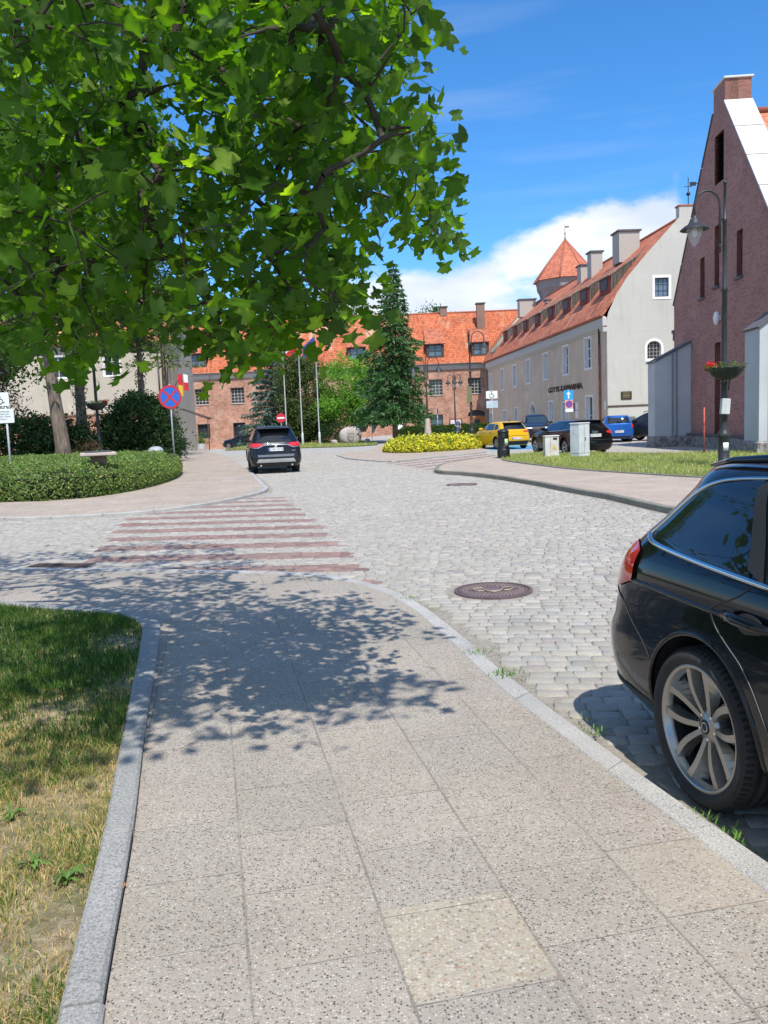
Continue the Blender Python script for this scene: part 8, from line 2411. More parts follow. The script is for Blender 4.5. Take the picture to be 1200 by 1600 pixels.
TULIP = '''-175,415,374 -202,457,401 -251,565,448 -295,682,506 -181,450,395 -198,496,422 -137,345,338 -147,379,364 -135,364,352 -170,470,407 -130,349,341 -241,664,504 -168,472,400 -161,464,396 -164,484,415 -106,314,326 -120,369,351 -111,367,355 -180,570,452 -134,449,391 -139,499,414 -141,493,414 -137,482,415 -180,613,476 -115,455,401 -94,369,356 -149,574,449 -152,593,463 -113,523,431 -86,383,357 -89,376,359 -90,381,361 -92,459,399 -105,560,441 -105,525,425 -84,432,380 -53,321,330 -74,445,385 -66,398,364 -111,674,505 -43,318,323 -62,509,417 -48,335,334 -49,332,336 -56,442,391 -36,318,328 -42,407,369 -42,392,364 -43,453,396 -40,351,344 -33,361,341 -25,285,312 -36,420,376 -21,331,327 -22,295,309 -18,465,398 -21,397,362 -29,476,399 -25,507,419 -20,375,348 -7,285,308 -7,286,309 -5,276,303 -9,303,313 -7,298,310 2,275,299 -1,441,379 1,332,330 6,288,304 4,371,352 13,367,347 16,354,337 14,362,349 20,471,397 16,492,411 -168,377,348 -223,501,413 -200,468,391 -180,411,368 -128,321,318 -134,330,321 -168,423,372 -204,497,410 -178,473,391 -175,468,386 -119,314,313 -195,508,411 -170,511,407 -125,369,347 -133,401,361 -153,459,391 -124,378,352 -137,424,374 -146,460,382 -100,303,307 -84,305,307 -169,572,445 -172,574,441 -123,418,371 -120,486,404 -203,755,534 -131,520,421 -130,540,431 -97,444,377 -98,421,372 -97,415,367 -101,448,380 -81,413,364 -129,618,452 -80,386,351 -83,423,363 -89,559,431 -101,586,436 -93,525,412 -70,421,368 -58,457,378 -53,362,340 -35,285,303 -61,418,366 -62,416,359 -38,355,330 -42,434,371 -48,476,392 -49,401,355 -62,515,408 -31,421,366 -33,457,377 -32,457,382 -30,381,346 -26,394,348 -15,412,357 -13,281,298 -26,505,407 -13,315,317 -29,455,376 -8,335,326 -5,279,299 -8,305,304 -8,492,390 -7,454,379 8,409,358 5,487,400 6,312,308 0,345,327 0,313,316 14,493,396 13,514,412 11,457,383 21,509,404 13,480,389 20,358,327 28,492,396 29,515,408 24,430,361 21,378,341 -200,449,371 -152,361,333 -221,499,397 -248,560,425 -189,457,374 -139,346,320 -128,316,306 -123,303,304 -121,316,309 -197,535,403 -176,474,387 -135,361,334 -296,827,536 -219,646,454 -207,609,448 -151,449,364 -100,315,307 -151,469,383 -197,599,434 -105,331,318 -80,290,295 -196,683,468 -94,341,316 -113,407,349 -102,390,343 -110,448,367 -83,315,307 -118,444,363 -92,410,347 -85,388,336 -87,408,352 -135,612,440 -142,666,461 -100,530,395 -65,350,325 -74,368,330 -107,687,481 -107,649,450 -108,655,451 -99,569,422 -49,350,324 -42,278,286 -76,508,390 -67,434,358 -45,310,304 -47,488,382 -47,414,351 -39,361,329 -55,455,362 -58,463,367 -37,437,357 -35,475,372 -34,411,352 -27,317,310 -46,516,393 -14,292,292 -14,335,318 -16,330,312 -13,302,302 -20,312,307 -7,444,358 -6,291,296 -7,505,382 -8,376,328 -10,298,301 9,487,373 5,462,367 10,454,362 4,374,327 1,403,343 16,351,322 13,468,364 18,401,336 14,374,330 12,412,351 17,302,297 23,381,333 29,478,371 30,435,360 24,390,332 -205,454,355 -209,477,367 -252,558,412 -219,489,378 -220,555,406 -231,552,406 -119,299,294 -192,456,360 -199,509,388 -201,521,391 -205,542,397 -177,487,373 -198,559,406 -178,495,373 -179,526,384 -163,465,368 -140,431,353 -171,522,389 -166,503,374 -155,487,376 -130,429,341 -153,521,380 -129,427,348 -163,568,399 -134,498,381 -164,607,414 -100,391,333 -92,427,350 -143,628,434 -67,353,315 -103,504,381 -75,380,320 -117,625,426 -94,559,399 -91,508,379 -47,284,288 -111,702,461 -65,502,368 -66,436,349 -50,342,311 -59,387,332 -79,505,380 -53,485,367 -63,519,383 -54,428,344 -33,282,282 -41,402,334 -25,282,283 -45,479,366 -27,394,334 -26,329,303 -30,410,336 -19,307,289 -33,519,383 -17,334,307 -13,338,309 -20,349,310 -8,319,298 -12,340,309 -7,322,295 -11,298,286 -9,313,294 0,379,324 0,416,334 -1,355,314 -2,323,299 5,357,315 9,311,296 14,354,314 13,448,349 16,492,371 11,371,319 -194,448,346 -264,604,407 -233,538,378 -166,386,318 -129,322,296 -205,496,371 -126,309,284 -214,507,364 -145,391,326 -240,633,413 -207,540,383 -219,557,392 -145,426,337 -190,522,375 -126,362,307 -145,409,330 -103,335,298 -138,450,349 -119,379,318 -194,587,395 -115,400,319 -121,406,328 -93,321,288 -102,334,293 -122,448,342 -152,594,398 -104,393,318 -142,521,371 -101,460,349 -141,593,391 -124,529,372 -90,389,320 -99,520,375 -89,459,351 -117,606,404 -77,396,325 -72,412,326 -62,382,316 -61,351,306 -81,438,342 -72,488,357 -59,403,323 -47,301,283 -60,402,320 -55,404,328 -53,439,334 -62,493,352 -39,305,285 -34,336,294 -52,498,353 -47,497,361 -39,437,337 -30,347,297 -30,328,294 -29,358,308 -24,396,322 -21,452,336 -18,381,316 -14,317,284 -14,301,284 -14,386,310 -6,492,359 -9,333,290 -8,457,347 -5,409,318 2,466,344 10,514,367 6,514,364 1,454,336 -1,319,287 20,490,346 9,371,306 11,504,357 12,499,358 7,321,291 -198,438,325 -258,570,378 -241,547,372 -186,410,319 -248,598,387 -301,703,418 -260,639,412 -133,321,285 -180,488,346 -137,364,298 -199,536,366 -153,396,307 -141,411,312 -137,397,317 -132,361,298 -186,508,357 -247,797,449 -126,396,311 -127,401,313 -124,389,304 -166,558,378 -127,428,320 -114,405,313 -128,428,325 -158,603,379 -111,426,318 -123,456,330 -137,496,344 -78,405,315 -76,473,340 -101,584,374 -100,599,381 -70,414,311 -52,364,293 -44,319,281 -52,380,304 -45,330,287 -64,469,341 -37,307,278 -51,477,335 -33,315,275 -61,478,336 -40,365,298 -25,326,278 -35,458,329 -32,460,336 -39,487,345 -34,400,304 -23,399,309 -23,360,293 -16,320,277 -33,515,352 -15,324,283 -11,416,311 -13,338,282 -12,479,330 -14,384,306 -20,517,353 -3,385,300 -4,511,352 0,507,342 1,385,305 4,512,343 15,506,347 9,296,271 14,380,298 20,469,335 14,503,350 16,328,279 26,474,332 28,506,341 26,475,327 20,331,278 -162,362,294 -167,386,297 -163,368,289 -253,555,351 -156,385,292 -196,461,322 -252,597,372 -153,371,297 -164,411,302 -143,370,294 -231,618,379 -161,400,298 -128,350,286 -326,910,468 -114,330,279 -183,515,342 -145,435,312 -124,368,286 -125,391,294 -165,486,337 -131,438,311 -210,709,396 -190,652,378 -112,397,303 -110,434,310 -156,556,356 -102,384,299 -210,778,431 -109,436,311 -101,404,296 -140,571,351 -106,422,303 -120,713,407 -69,409,303 -93,546,344 -65,390,301 -54,412,304 -37,273,254 -49,353,279 -60,431,307 -77,519,340 -55,448,312 -45,378,287 -41,339,279 -56,508,331 -41,389,298 -31,339,278 -33,339,276 -37,462,316 -25,341,277 -31,335,278 -20,455,321 -27,467,316 -27,438,309 -16,283,261 -24,394,299 -14,369,284 -15,467,320 -17,512,336 -6,303,263 -12,336,280 4,321,274 5,479,329 5,310,267 -2,381,285 6,391,294 11,387,286 19,391,296 10,342,276 14,308,268 20,436,309 28,440,311 29,446,315 26,378,283 26,453,310 19,377,292 37,473,317 40,502,329 -226,519,327 -259,592,346 -180,394,290 -226,495,327 -145,356,274 -248,607,355 -176,424,304 -245,594,360 -152,404,287 -235,599,359 -168,419,297 -173,438,297 -182,510,324 -141,405,292 -145,403,292 -225,643,368 -184,557,343 -148,438,303 -225,670,367 -137,413,298 -124,420,296 -90,317,263 -161,538,330 -153,502,318 -121,457,312 -101,388,289 -127,454,312 -122,439,297 -111,438,303 -157,643,357 -88,360,276 -94,386,280 -120,592,347 -86,394,285 -74,441,297 -83,444,301 -84,444,297 -98,598,355 -78,485,309 -53,345,271 -78,479,306 -70,466,302 -48,358,275 -37,305,258 -34,302,259 -47,453,305 -59,456,305 -49,474,313 -41,453,305 -38,486,313 -37,471,313 -45,511,314 -47,451,302 -34,507,320 -18,355,273 -23,475,310 -19,328,261 -17,312,256 -18,434,292 -10,451,304 -8,452,300 -9,312,260 -16,399,290 1,365,272 -1,420,296 0,515,322 3,367,274 -4,497,313 9,371,280 12,450,300 16,407,281 15,372,276 11,447,299 24,357,273 20,348,270 27,518,321 26,440,294 31,498,313 -226,502,314 -168,370,267 -158,356,263 -185,399,283 -132,322,258 -321,770,384 -250,612,345 -155,383,274 -159,415,280 -245,619,346 -153,391,280 -181,473,297 -195,542,318 -213,570,320 -171,482,300 -151,410,281 -197,614,342 -149,448,293 -147,435,288 -124,383,278 -92,314,256 -153,510,312 -153,508,302 -153,536,316 -171,639,340 -103,381,271 -147,519,308 -87,339,263 -98,418,286 -171,704,354 -104,441,289 -148,607,339 -88,435,284 -114,530,305 -90,454,287 -161,749,363 -80,477,296 -79,451,286 -77,447,286 -105,539,310 -47,291,247 -68,426,277 -63,402,278 -63,418,275 -65,430,290 -49,457,289 -35,317,255 -54,448,294 -41,334,259 -32,303,244 -50,493,302 -38,463,289 -33,429,288 -40,467,292 -36,470,288 -23,327,253 -32,430,277 -20,404,270 -26,353,258 -29,489,298 -16,374,266 -14,432,283 -9,416,276 -20,515,302 -10,416,276 -1,381,270 -3,352,257 0,376,271 3,361,266 -3,435,283 17,463,295 9,492,291 10,341,256 13,446,281 19,499,294 32,467,284 30,467,287 25,372,260 25,422,280 17,329,252 34,447,280 36,458,281 38,498,295 41,498,294 44,501,294 -289,620,324 -187,401,265 -211,469,288 -158,355,258 -249,571,304 -151,347,258 -213,495,300 -363,863,375 -174,431,275 -190,494,291 -144,360,258 -294,728,348 -114,321,249 -107,297,242 -152,427,268 -127,358,253 -203,596,308 -167,482,286 -172,530,305 -199,585,308 -157,515,303 -138,471,280 -132,446,276 -127,404,268 -116,406,262 -111,415,274 -93,348,252 -106,392,265 -104,409,263 -101,397,259 -107,455,275 -137,550,306 -96,442,277 -134,615,317 -101,483,282 -95,429,270 -89,516,292 -111,647,334 -70,367,256 -72,369,258 -71,505,293 -47,292,239 -45,293,239 -70,427,276 -53,318,241 -58,481,278 -66,484,285 -53,455,275 -37,301,237 -65,488,286 -35,379,259 -47,478,275 -35,369,255 -27,310,237 -42,513,288 -28,377,255 -28,450,276 -25,361,254 -19,338,243 -23,302,235 -19,507,295 -14,414,261 -19,410,260 -20,492,289 -6,356,251 -5,483,281 3,419,265 5,452,275 -2,352,254 4,349,251 21,483,274 14,329,248 7,327,242 21,488,277 12,416,265 27,374,249 35,503,287 33,462,272 24,484,282 31,477,278 41,475,275 38,488,276 46,508,290 41,502,288 37,459,278 -167,378,251 -158,354,241 -184,408,256 -206,439,266 -201,462,268 -191,445,261 -256,601,308 -145,343,241 -163,419,256 -247,629,304 -157,409,263 -163,401,261 -190,509,282 -194,544,288 -139,387,250 -185,502,272 -116,360,244 -196,579,292 -149,442,269 -211,646,302 -129,426,257 -132,451,270 -132,435,261 -211,667,319 -101,373,252 -131,467,273 -137,524,280 -127,439,263 -124,492,279 -146,594,291 -103,414,253 -151,639,310 -72,321,239 -121,558,283 -108,474,267 -153,675,306 -122,712,330 -67,390,247 -92,539,275 -81,427,262 -78,484,277 -67,413,258 -50,297,228 -71,469,274 -78,505,272 -41,365,242 -49,372,244 -41,366,247 -69,510,274 -44,347,235 -50,500,272 -28,306,228 -34,359,239 -34,343,237 -26,308,227 -24,332,236 -31,396,245 -25,321,232 -24,365,238 -25,515,278 -22,488,275 -9,457,267 -17,448,260 -18,414,247 -20,448,262 -3,451,262 27,395,250 32,449,263 23,477,270 21,428,261 26,486,274 34,451,265 31,394,251 -307,672,292 -155,334,236 -171,373,240 -215,469,261 -214,515,271 -201,460,259 -209,485,261 -206,476,253 -154,384,238 -247,640,288 -147,375,240 -189,485,264 -162,443,248 -271,721,307 -157,428,251 -188,525,273 -221,640,291 -111,322,231 -133,396,245 -144,440,254 -119,388,246 -165,515,270 -149,499,265 -103,350,233 -154,541,271 -155,532,271 -113,420,250 -114,422,243 -101,437,251 -105,421,251 -111,438,248 -157,651,293 -73,324,227 -86,419,248 -95,432,253 -68,302,223 -74,424,251 -72,382,238 -101,550,276 -67,350,236 -83,518,267 -61,391,241 -64,390,237 -48,314,228 -66,400,237 -42,365,237 -50,360,229 -54,488,259 -36,314,227 -37,295,218 -28,323,222 -38,347,226 -46,476,257 -48,459,255 -52,484,248 -33,427,249 -26,419,240 -24,397,242 -21,398,237 -32,495,256 -23,480,260 -11,465,254 -13,341,229 -7,386,234 -18,388,235 -8,511,262 -7,517,253 -9,511,254 -8,469,244 -182,387,229 -250,532,254 -178,393,235 -136,293,212 -186,431,241 -159,369,229 -162,379,230 -162,379,231 -132,336,221 -140,351,227 -170,436,235 -160,405,237 -188,515,247 -169,458,245 -159,415,239 -196,522,248 -142,409,234 -140,413,231 -131,374,228 -144,425,233 -133,448,238 -145,463,235 -174,549,262 -173,565,262 -129,491,248 -131,461,238 -120,434,231 -105,376,225 -119,486,237 -158,625,259 -89,380,229 -111,471,248 -122,531,248 -85,414,237 -114,525,252 -89,393,229 -82,415,228 -93,511,245 -93,542,256 -90,444,234 -61,406,226 -64,444,230 -71,497,247 -82,502,238 -60,359,218 -51,389,222 -43,318,215 -55,402,233 -44,384,223 -42,362,220 -33,368,223 -35,349,222 -40,485,236 -37,345,218 -33,400,231 -18,319,212 -37,473,235 -33,475,234 -17,329,217 -18,327,215 -14,432,227 -19,484,241 -17,344,215 -23,481,246 -14,340,214 -8,440,237 -6,460,241 -168,355,210 -300,665,262 -196,418,221 -280,601,247 -179,421,221 -251,589,246 -308,690,263 -233,549,236 -225,578,245 -148,362,218 -152,384,224 -143,342,210 -168,443,230 -181,485,229 -181,504,236 -227,616,250 -149,438,225 -135,396,222 -156,475,235 -140,428,225 -190,584,236 -155,488,231 -167,513,231 -134,428,218 -148,535,244 -182,664,260 -135,466,231 -145,539,243 -138,578,238 -105,445,227 -97,411,223 -126,530,237 -65,301,209 -120,521,241 -71,325,209 -98,476,220 -143,746,272 -130,664,260 -80,427,224 -111,578,232 -69,459,218 -68,419,214 -82,483,234 -63,412,220 -53,348,207 -47,362,206 -58,432,215 -47,401,211 -65,518,229 -40,333,204 -50,496,222 -50,465,223 -45,431,217 -41,487,231 -47,518,236 -32,493,226 -18,330,208 -29,487,226 -34,455,223 -39,480,227 -16,480,228 -19,387,217 -17,480,229 -16,359,213 -21,460,226 -360,748,249 -265,553,232 -186,409,215 -204,427,217 -285,635,239 -356,794,260 -315,727,251 -316,706,247 -235,569,229 -179,429,217 -198,492,220 -174,435,216 -163,443,213 -165,440,210 -199,522,228 -181,499,211 -177,499,220 -192,538,227 -156,458,218 -126,381,209 -226,717,244 -181,564,231 -117,356,204 -151,482,221 -91,438,215 -90,434,215 -132,602,233 -88,485,211 -88,451,217 -82,430,211 -97,480,218 -86,502,212 -55,366,202 -71,444,210 -54,368,202 -69,468,212 -64,443,208 -42,336,202 -50,411,211 -44,350,203 -68,513,214 -52,501,220 -57,512,221 -50,449,215 -48,446,213 -43,375,206 -233,632,222 -203,612,219 -175,499,210 -193,563,215 -294,423,406 -12,306,636 -567,482,581 -581,698,535 -602,587,572 -607,724,334 -91,596,579 -165,583,551 -260,463,222 -37,369,386 -119,431,497 -647,745,320 -357,432,477 -112,351,356 -499,306,295 -111,413,562 -184,360,296 -548,269,583 -645,325,259 -560,798,534 -593,734,608 -371,668,505 -585,643,521 -487,556,283 -374,351,482 -108,591,558 -577,444,626 -69,297,603 -20,485,627 -28,585,513 -22,229,582 -402,279,478 -639,783,381 -490,812,588 -107,402,599 -364,384,548 -635,794,341 -333,221,365 -573,876,286 -629,708,398 -99,398,613 -431,587,312 0,247,437 -451,397,508 -456,440,327 -494,540,464 -546,672,403 -223,520,608 -617,458,309 -524,770,309 -193,308,647 -238,354,276 -586,701,391 -346,352,645 -561,879,445 -432,520,456 -227,311,335 -348,615,407 -277,391,404 -192,353,399 -136,164,419 -253,400,559 -379,367,406 -241,457,353 -370,741,388 -591,517,614 -46,594,562 -375,318,402 -526,754,266 -372,260,347 -592,760,318 -400,623,480 -519,344,448 -412,362,426 -90,401,514 -48,298,514 -291,659,545 -337,747,613 -476,213,444 -386,333,634 -326,178,446 -328,487,412 -82,614,646 -568,821,590 -648,794,420 -303,187,543 -367,382,576 -232,354,352 -495,298,499 18,399,458 -321,230,291 -439,396,477 -647,618,426 -630,537,542 -62,193,454 -513,660,448 -31,425,520 -469,639,616 -252,388,315 -580,364,516 -159,493,512 -491,461,416 -605,558,347 -633,685,459 -166,599,643 -216,393,603 -435,244,467 -62,393,443 -207,356,432 -377,306,474 -525,290,375 -614,811,608 -446,896,301 -598,527,599 -599,777,374 -440,343,617 -646,247,227 -438,651,362 -613,812,576 -581,510,222 -424,850,415 -493,825,392 -315,395,487 -334,320,428 -254,236,616 -228,285,295 -599,272,546 -515,369,252 -488,807,357 -627,793,431 -396,216,498 -401,822,447 -404,217,523 -238,234,449 -211,524,489 -289,292,616 -495,606,420 -456,376,228 -575,882,529 -110,407,489 -484,584,388 -579,293,391 -496,358,475 -303,358,536 -321,417,581 -525,686,536 -319,421,561 -73,420,417 -211,149,401 -339,398,314 -166,465,566 -478,628,553 -485,504,254 -402,328,443 -219,376,593 -109,231,371 -474,517,344 -534,427,463 -38,496,434 -213,550,467 -429,854,614 -404,525,410 -606,888,381 -626,347,274 -175,350,330 -394,751,374 -526,291,610 -209,871,624 -174,474,476 -179,299,351 -429,588,600 -15,328,623 -582,740,648 -586,594,570 -500,659,577 -507,258,427 -55,294,476 -517,823,507 -170,397,395 -617,808,621 -614,745,595 -304,319,283 -557,729,560 -231,500,391 -562,639,453 -2,230,427 -535,372,365 -262,177,347 -566,236,385 -242,362,422 -454,286,367 -496,812,431 -302,694,560 -210,348,350 -474,826,351 -619,473,344 -330,349,446 -366,162,386 -488,375,639 -412,406,377 -494,859,458 -478,717,584 -353,395,293 -260,587,503 -621,715,264 -374,245,522 -527,732,533 -315,301,475 -546,467,477 -293,716,600 -630,560,563 -261,463,330 -640,705,447 -93,547,593 -334,574,272 -525,599,503 -476,460,307 -29,474,599 -345,624,632 0,493,639 -513,541,621 -564,590,600 -534,895,361 -514,866,351 -287,601,623 -348,263,626 -545,553,616 -401,468,345 -438,283,265 -22,273,449 -589,795,582 -364,534,483 -422,392,393 -589,712,326 -405,742,252 -573,324,557 -548,252,473 -399,828,529 -98,308,466 -346,765,536 -481,467,581 -302,228,341 -419,434,469 -267,724,556 -309,644,444 -598,807,507 -398,201,397 -613,891,380 -635,339,421 -589,564,248 -410,491,286 -452,573,502 -344,558,612 -521,817,570 -642,394,546 -10,320,457 -444,519,311 -423,349,326 -606,523,343 -504,398,541 -201,532,616 -215,420,319 -623,311,629 -541,881,359 -620,823,284 -133,209,274 -527,549,635 -289,216,521 -385,721,275 -553,338,482 -223,773,630 -534,749,446 -319,144,363 -389,713,526 -303,752,586 4,295,596 -426,420,575 -390,341,323 -506,725,461 -260,200,324 -402,661,260 -45,357,427 -410,431,612 -566,797,431 -356,609,471 -365,285,459 -33,214,346 -253,489,545 -256,188,561 -415,712,605 -649,285,485 -290,319,553 -487,692,607 -424,694,585 -151,697,578 -162,336,550 -268,579,515 -336,485,565 -623,569,439 -647,334,576 -89,477,610 10,226,493 -488,529,396 -635,844,488 -354,291,575 -630,647,526 -150,318,567 -577,483,461 -327,434,274 -175,346,596 -257,495,279 -387,631,268 -602,712,465 -536,350,428 -426,685,599 -257,199,302 -450,464,352 -401,203,473 -373,607,477 -526,663,637 -348,367,376 -603,711,564 -163,370,594 -127,526,602 -167,455,442 -50,278,468 -500,289,575 -566,276,273 -500,509,502 -233,370,501'''


def tulip_tree():
    rg = np.random.default_rng(77)
    C = np.array([[int(q) for q in s.split(',')] for s in TULIP.split()], float)/100
    far = np.linalg.norm(C-np.array([0, 0, H]), axis=1) > 3.25
    airy = (C[:, 0]/np.maximum(C[:, 1], .1) > -.04) & (rg.random(len(C)) < .38)
    C = C[far & ~airy]
    # the upper layers of the bough, out of sight above the camera: they fill the shade on the pavement
    shade = [(-4.0, 3.4), (-2.3, 3.55), (-1.4, 3.75), (-.9, 4.15), (-.25, 4.2), (.2, 4.5), (.33, 5.0), (.2, 5.5), (.42, 5.95), (.2, 6.3), (-.1, 6.9), (-.2, 7.6), (-.5, 8.4), (-1.2, 9.1), (-1.7, 10.0), (-2.2, 11.4), (-3.2, 12.6), (-5.2, 11.6), (-8, 11.5), (-10, 9)]
    hz = SUN_DIR/SUN_DIR.z; extra = []
    while len(extra) < 340:
        p = rg.uniform((-5.5, .8, 3.4), (.9, 8.5, 6.4))
        if p[2] < 1.65+.50*p[1]+.25: continue
        if p[1]-hz.y*p[2] < 8.0 and rg.random() < .62: continue
        if in_poly(np.array([p[0]-hz.x*p[2]]), np.array([p[1]-hz.y*p[2]]), shade)[0]: extra.append(p)
    while len(extra) < 640:
        gx, gy, z = rg.uniform(-9, -1.6), rg.uniform(9.4, 12.6), rg.uniform(5.4, 8.0)
        p = np.array([gx+hz.x*z, gy+hz.y*z, z])
        if p[2] > 1.65+.50*p[1]+.2 and in_poly(np.array([gx]), np.array([gy]), shade)[0]: extra.append(p)
    for x0, x1, y0, y1, n in ((-4.2, -1.3, 3.5, 7.2, 190), (-1.4, .3, 4.0, 5.2, 60)):
        k = 0
        while k < n:
            gx, gy, z = rg.uniform(x0, x1), rg.uniform(y0, y1), rg.uniform(3.2, 6.4)
            p = np.array([gx+hz.x*z, gy+hz.y*z, z])
            if (p[1] < .4 or p[2] > 1.65+.50*p[1]+.25) and in_poly(np.array([gx]), np.array([gy]), shade)[0]: extra.append(p); k += 1
    C = np.concatenate([C, np.array(extra)])
    root = thing('tulip_tree', 'large tulip tree whose leafy boughs overhang the pavement from the left', 'tree', (-5.2, 4.6, .05))
    O = np.array([-5.2, 4.6, .05])
    mains = [[(-5.2, 4.6, 3.4), (-3.6, 5.2, 4.5), (-2.39, 5.2, 4.33), (-1.55, 4.6, 3.91), (-1.08, 4.3, 3.66), (-.82, 4.1, 3.43), (-.5, 3.9, 3.11), (-.22, 3.8, 2.9)],
             [(-5.2, 4.6, 2.8), (-4.2, 6.3, 3.6), (-3.11, 6.5, 3.71), (-2.55, 6.2, 3.55), (-2.16, 6.0, 3.45), (-1.79, 5.8, 3.29), (-1.33, 5.5, 3.03)],
             [(-2.39, 5.2, 4.33), (-1.82, 5.0, 4.0), (-1.67, 4.9, 3.71), (-1.56, 4.8, 3.59), (-1.38, 4.7, 3.42), (-1.0, 4.6, 3.1), (-.5, 4.5, 2.75)],
             [(-3.11, 6.5, 3.71), (-2.8, 6.6, 3.25), (-2.57, 6.5, 3.1), (-2.27, 6.3, 2.84), (-1.77, 6.0, 2.54), (-1.28, 5.8, 2.42), (-.63, 5.5, 2.32)],
             [(-5.2, 4.6, 3.6), (-3.4, 4.4, 4.4), (-1.94, 4.2, 4.15), (-.99, 3.7, 3.6), (-.36, 3.4, 3.3), (.05, 3.5, 3.1)],
             [(-5.2, 4.6, 4.4), (-3.6, 5.5, 5.6), (-2, 6.2, 5.6), (-.7, 6.2, 4.9)], [(-5.2, 4.6, 4.0), (-4.5, 3.0, 4.6), (-3, 2.4, 4.6), (-1.6, 2.4, 4.2)]]
    nodes = []; par = []; kind = []
    for line in mains:
        prev = -1
        for i, p in enumerate(line):
            p = np.array(p)
            if i == 0 and nodes:
                d = np.linalg.norm(np.array(nodes)-p, axis=1); k = int(d.argmin())
                if d[k] < .05: prev = k; continue
                prev = 0 if abs(p[0]+5.2) < .01 else k
                nodes.append(p); par.append(prev); kind.append(0); prev = len(nodes)-1; continue
            nodes.append(p); par.append(prev); kind.append(0); prev = len(nodes)-1
    nm = len(nodes); N = np.array(nodes)
    best = np.linalg.norm(C[:, None]-N[None], axis=2); bi = best.argmin(1); bd = best.min(1)
    todo = np.ones(len(C), bool); idx = np.full(len(C), -1)
    for _ in range(len(C)):
        j = int(np.where(todo, bd, 1e9).argmin()); todo[j] = False
        nodes.append(C[j]); par.append(int(bi[j])); kind.append(1); k = len(nodes)-1; idx[j] = k
        d = np.linalg.norm(C-C[j], axis=1)*1.04+.02
        u = todo & (d < bd); bd[u] = d[u]; bi[u] = k
    N = np.array(nodes); cnt = np.ones(len(N))
    for i in range(len(N)-1, -1, -1):
        if par[i] >= 0 and kind[i] == 1: cnt[par[i]] += cnt[i]
    for i in range(nm-1, 0, -1):
        if par[i] >= 0: cnt[par[i]] += cnt[i]
    m = MB()
    # trunk
    tr_ = [(0, 0, -.1), (.02, 0, .6), (.03, .02, 1.6), (0, 0, 2.8), (-.05, 0, 4.2), (0, 0, 6), (.1, .1, 8.5)]
    m.tube(tr_, [.36, .27, .24, .22, .19, .15, .08], 16)
    for i in range(len(N)):
        if par[i] < 0: continue
        a, b = N[par[i]]-O, N[i]-O; L = np.linalg.norm(b-a)
        ra = min(.032, .0017*cnt[par[i]]**.46+.0006); rb = min(ra, .0017*cnt[i]**.46+.0006)
        if kind[i] == 0: ra = max(ra, .010); rb = max(rb, .008)
        mid = (a+b)/2+rg.normal(0, .03, 3)*L+np.array([0, 0, .03*L])
        m.tube([a, mid, b], [ra, (ra+rb)/2, rb], 6 if ra > .01 else 4, cap=False)
    m.build('trunk', M_twig, root)
    # leaves
    half = np.array([(0, .02), (.12, -.03), (.30, -.01), (.53, .09), (.43, .22), (.29, .34), (.37, .48), (.48, .67), (.27, .68), (.13, .75), (0, .62)])
    outl = np.concatenate([half, half[1:-1][::-1]*np.array([-1, 1])])
    no = len(outl); nv = no+2                               # + two mid-rib points
    tmpl = np.concatenate([outl, [(0, .22), (0, .45)]])
    mid = [no, no+1]
    tris = []
    ring = list(range(no))
    for i in range(no):
        a, b = i, (i+1) % no; y = (tmpl[a][1]+tmpl[b][1])/2
        tris.append((a, b, mid[0] if y < .36 else mid[1]))
    # bridge the change of centre
    fixes = []
    for i in range(no):
        y0 = (tmpl[i][1]+tmpl[(i+1) % no][1])/2; y1 = (tmpl[(i+1) % no][1]+tmpl[(i+2) % no][1])/2
        if (y0 < .36) != (y1 < .36): tris.append(((i+1) % no, mid[1], mid[0]) if y0 < .36 else ((i+1) % no, mid[0], mid[1]))
    tris = np.array(tris)
    per = rg.integers(4, 8, len(C)); tot = int(per.sum())
    ci = np.repeat(np.arange(len(C)), per)
    pos = C[ci]+rg.normal(0, .085, (tot, 3))
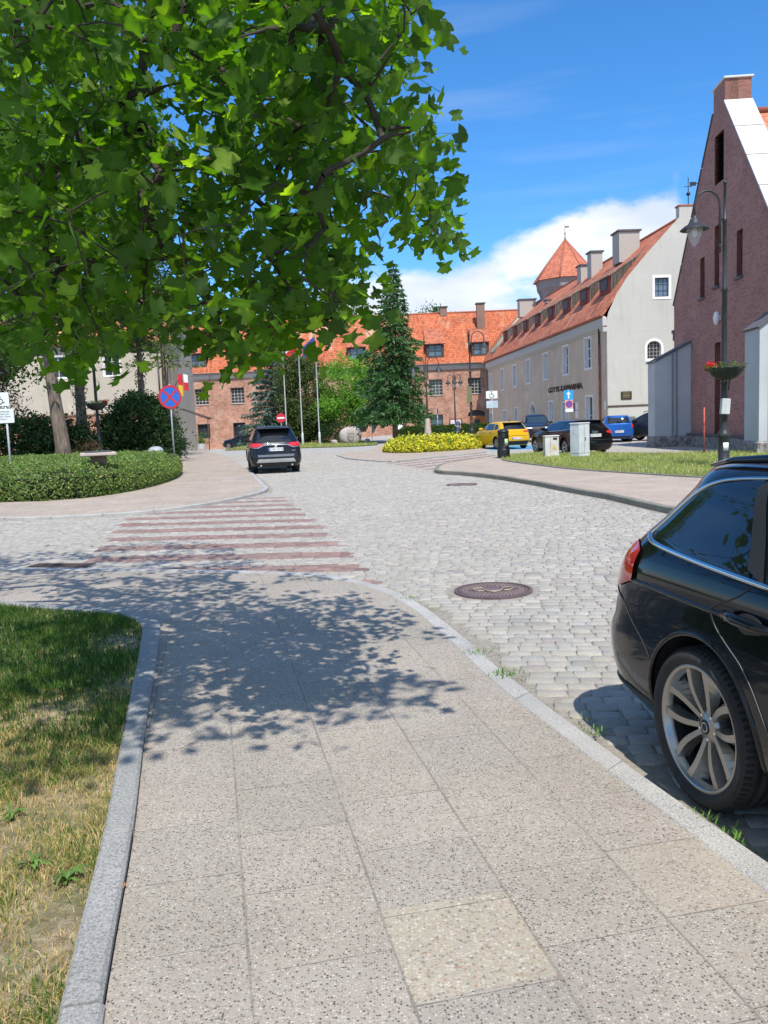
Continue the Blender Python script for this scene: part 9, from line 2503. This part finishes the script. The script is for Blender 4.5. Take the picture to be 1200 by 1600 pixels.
    # direction the blade points: outwards along the twig and drooping
    tw = C-N[np.array(par)[idx]]; tw /= np.linalg.norm(tw, axis=1)[:, None]+1e-6
    d = tw[ci]*.55+rg.normal(0, .55, (tot, 3)); d[:, 2] -= .42; d /= np.linalg.norm(d, axis=1)[:, None]
    upv_ = rg.normal(0, .5, (tot, 3)); upv_[:, 2] += 1.0
    x = np.cross(d, upv_); x /= np.linalg.norm(x, axis=1)[:, None]+1e-9; nrm = np.cross(x, d)
    sz = .088*(.66+.6*rg.random(tot)); sz[rg.random(tot) < .06] *= .55
    fold = rg.uniform(.05, .5, tot); curl = rg.normal(.12, .18, tot)
    X = tmpl[:, 0][None]*sz[:, None]; Y = tmpl[:, 1][None]*sz[:, None]*1.05
    Z = np.abs(X)*fold[:, None]-curl[:, None]*Y*Y/sz[:, None]+.02*np.sin(9*tmpl[:, 1])[None]*sz[:, None]
    V = pos[:, None]+x[:, None]*X[..., None]+d[:, None]*Y[..., None]+nrm[:, None]*Z[..., None]-O
    F = (tris[None]+np.arange(tot)[:, None, None]*nv).reshape(-1, 3)
    pal = np.array([(.038, .088, .009), (.050, .110, .011), (.029, .072, .008), (.068, .132, .015), (.095, .16, .02)])
    c = pal[rg.choice(5, tot, p=[.3, .28, .22, .14, .06])]*(1+rg.normal(0, .12, (tot, 1)))
    young = rg.random(tot) < .05; c[young] = (.20, .30, .05)
    col = np.repeat(np.clip(c, .01, .9), nv, 0).reshape(tot, nv, 3)
    col[:, no:] *= 1.25                                     # paler mid-rib
    mesh_np('crown', V.reshape(-1, 3), F, M_tulip, root, col=col.reshape(-1, 3), smooth=True)
    # leaf stalks
    base = C[ci]; m = MB()
    S = np.zeros((tot, 3, 3), np.float32); w = .0016
    S[:, 0] = base-O; S[:, 1] = pos-O+x*w; S[:, 2] = pos-O-x*w
    mesh_np('leaf_stalks', S.reshape(-1, 3), np.arange(tot*3).reshape(-1, 3), M_leaf, root, col=np.full((tot*3, 3), (.13, .19, .05)))['kind'] = 'stuff'


tulip_tree()
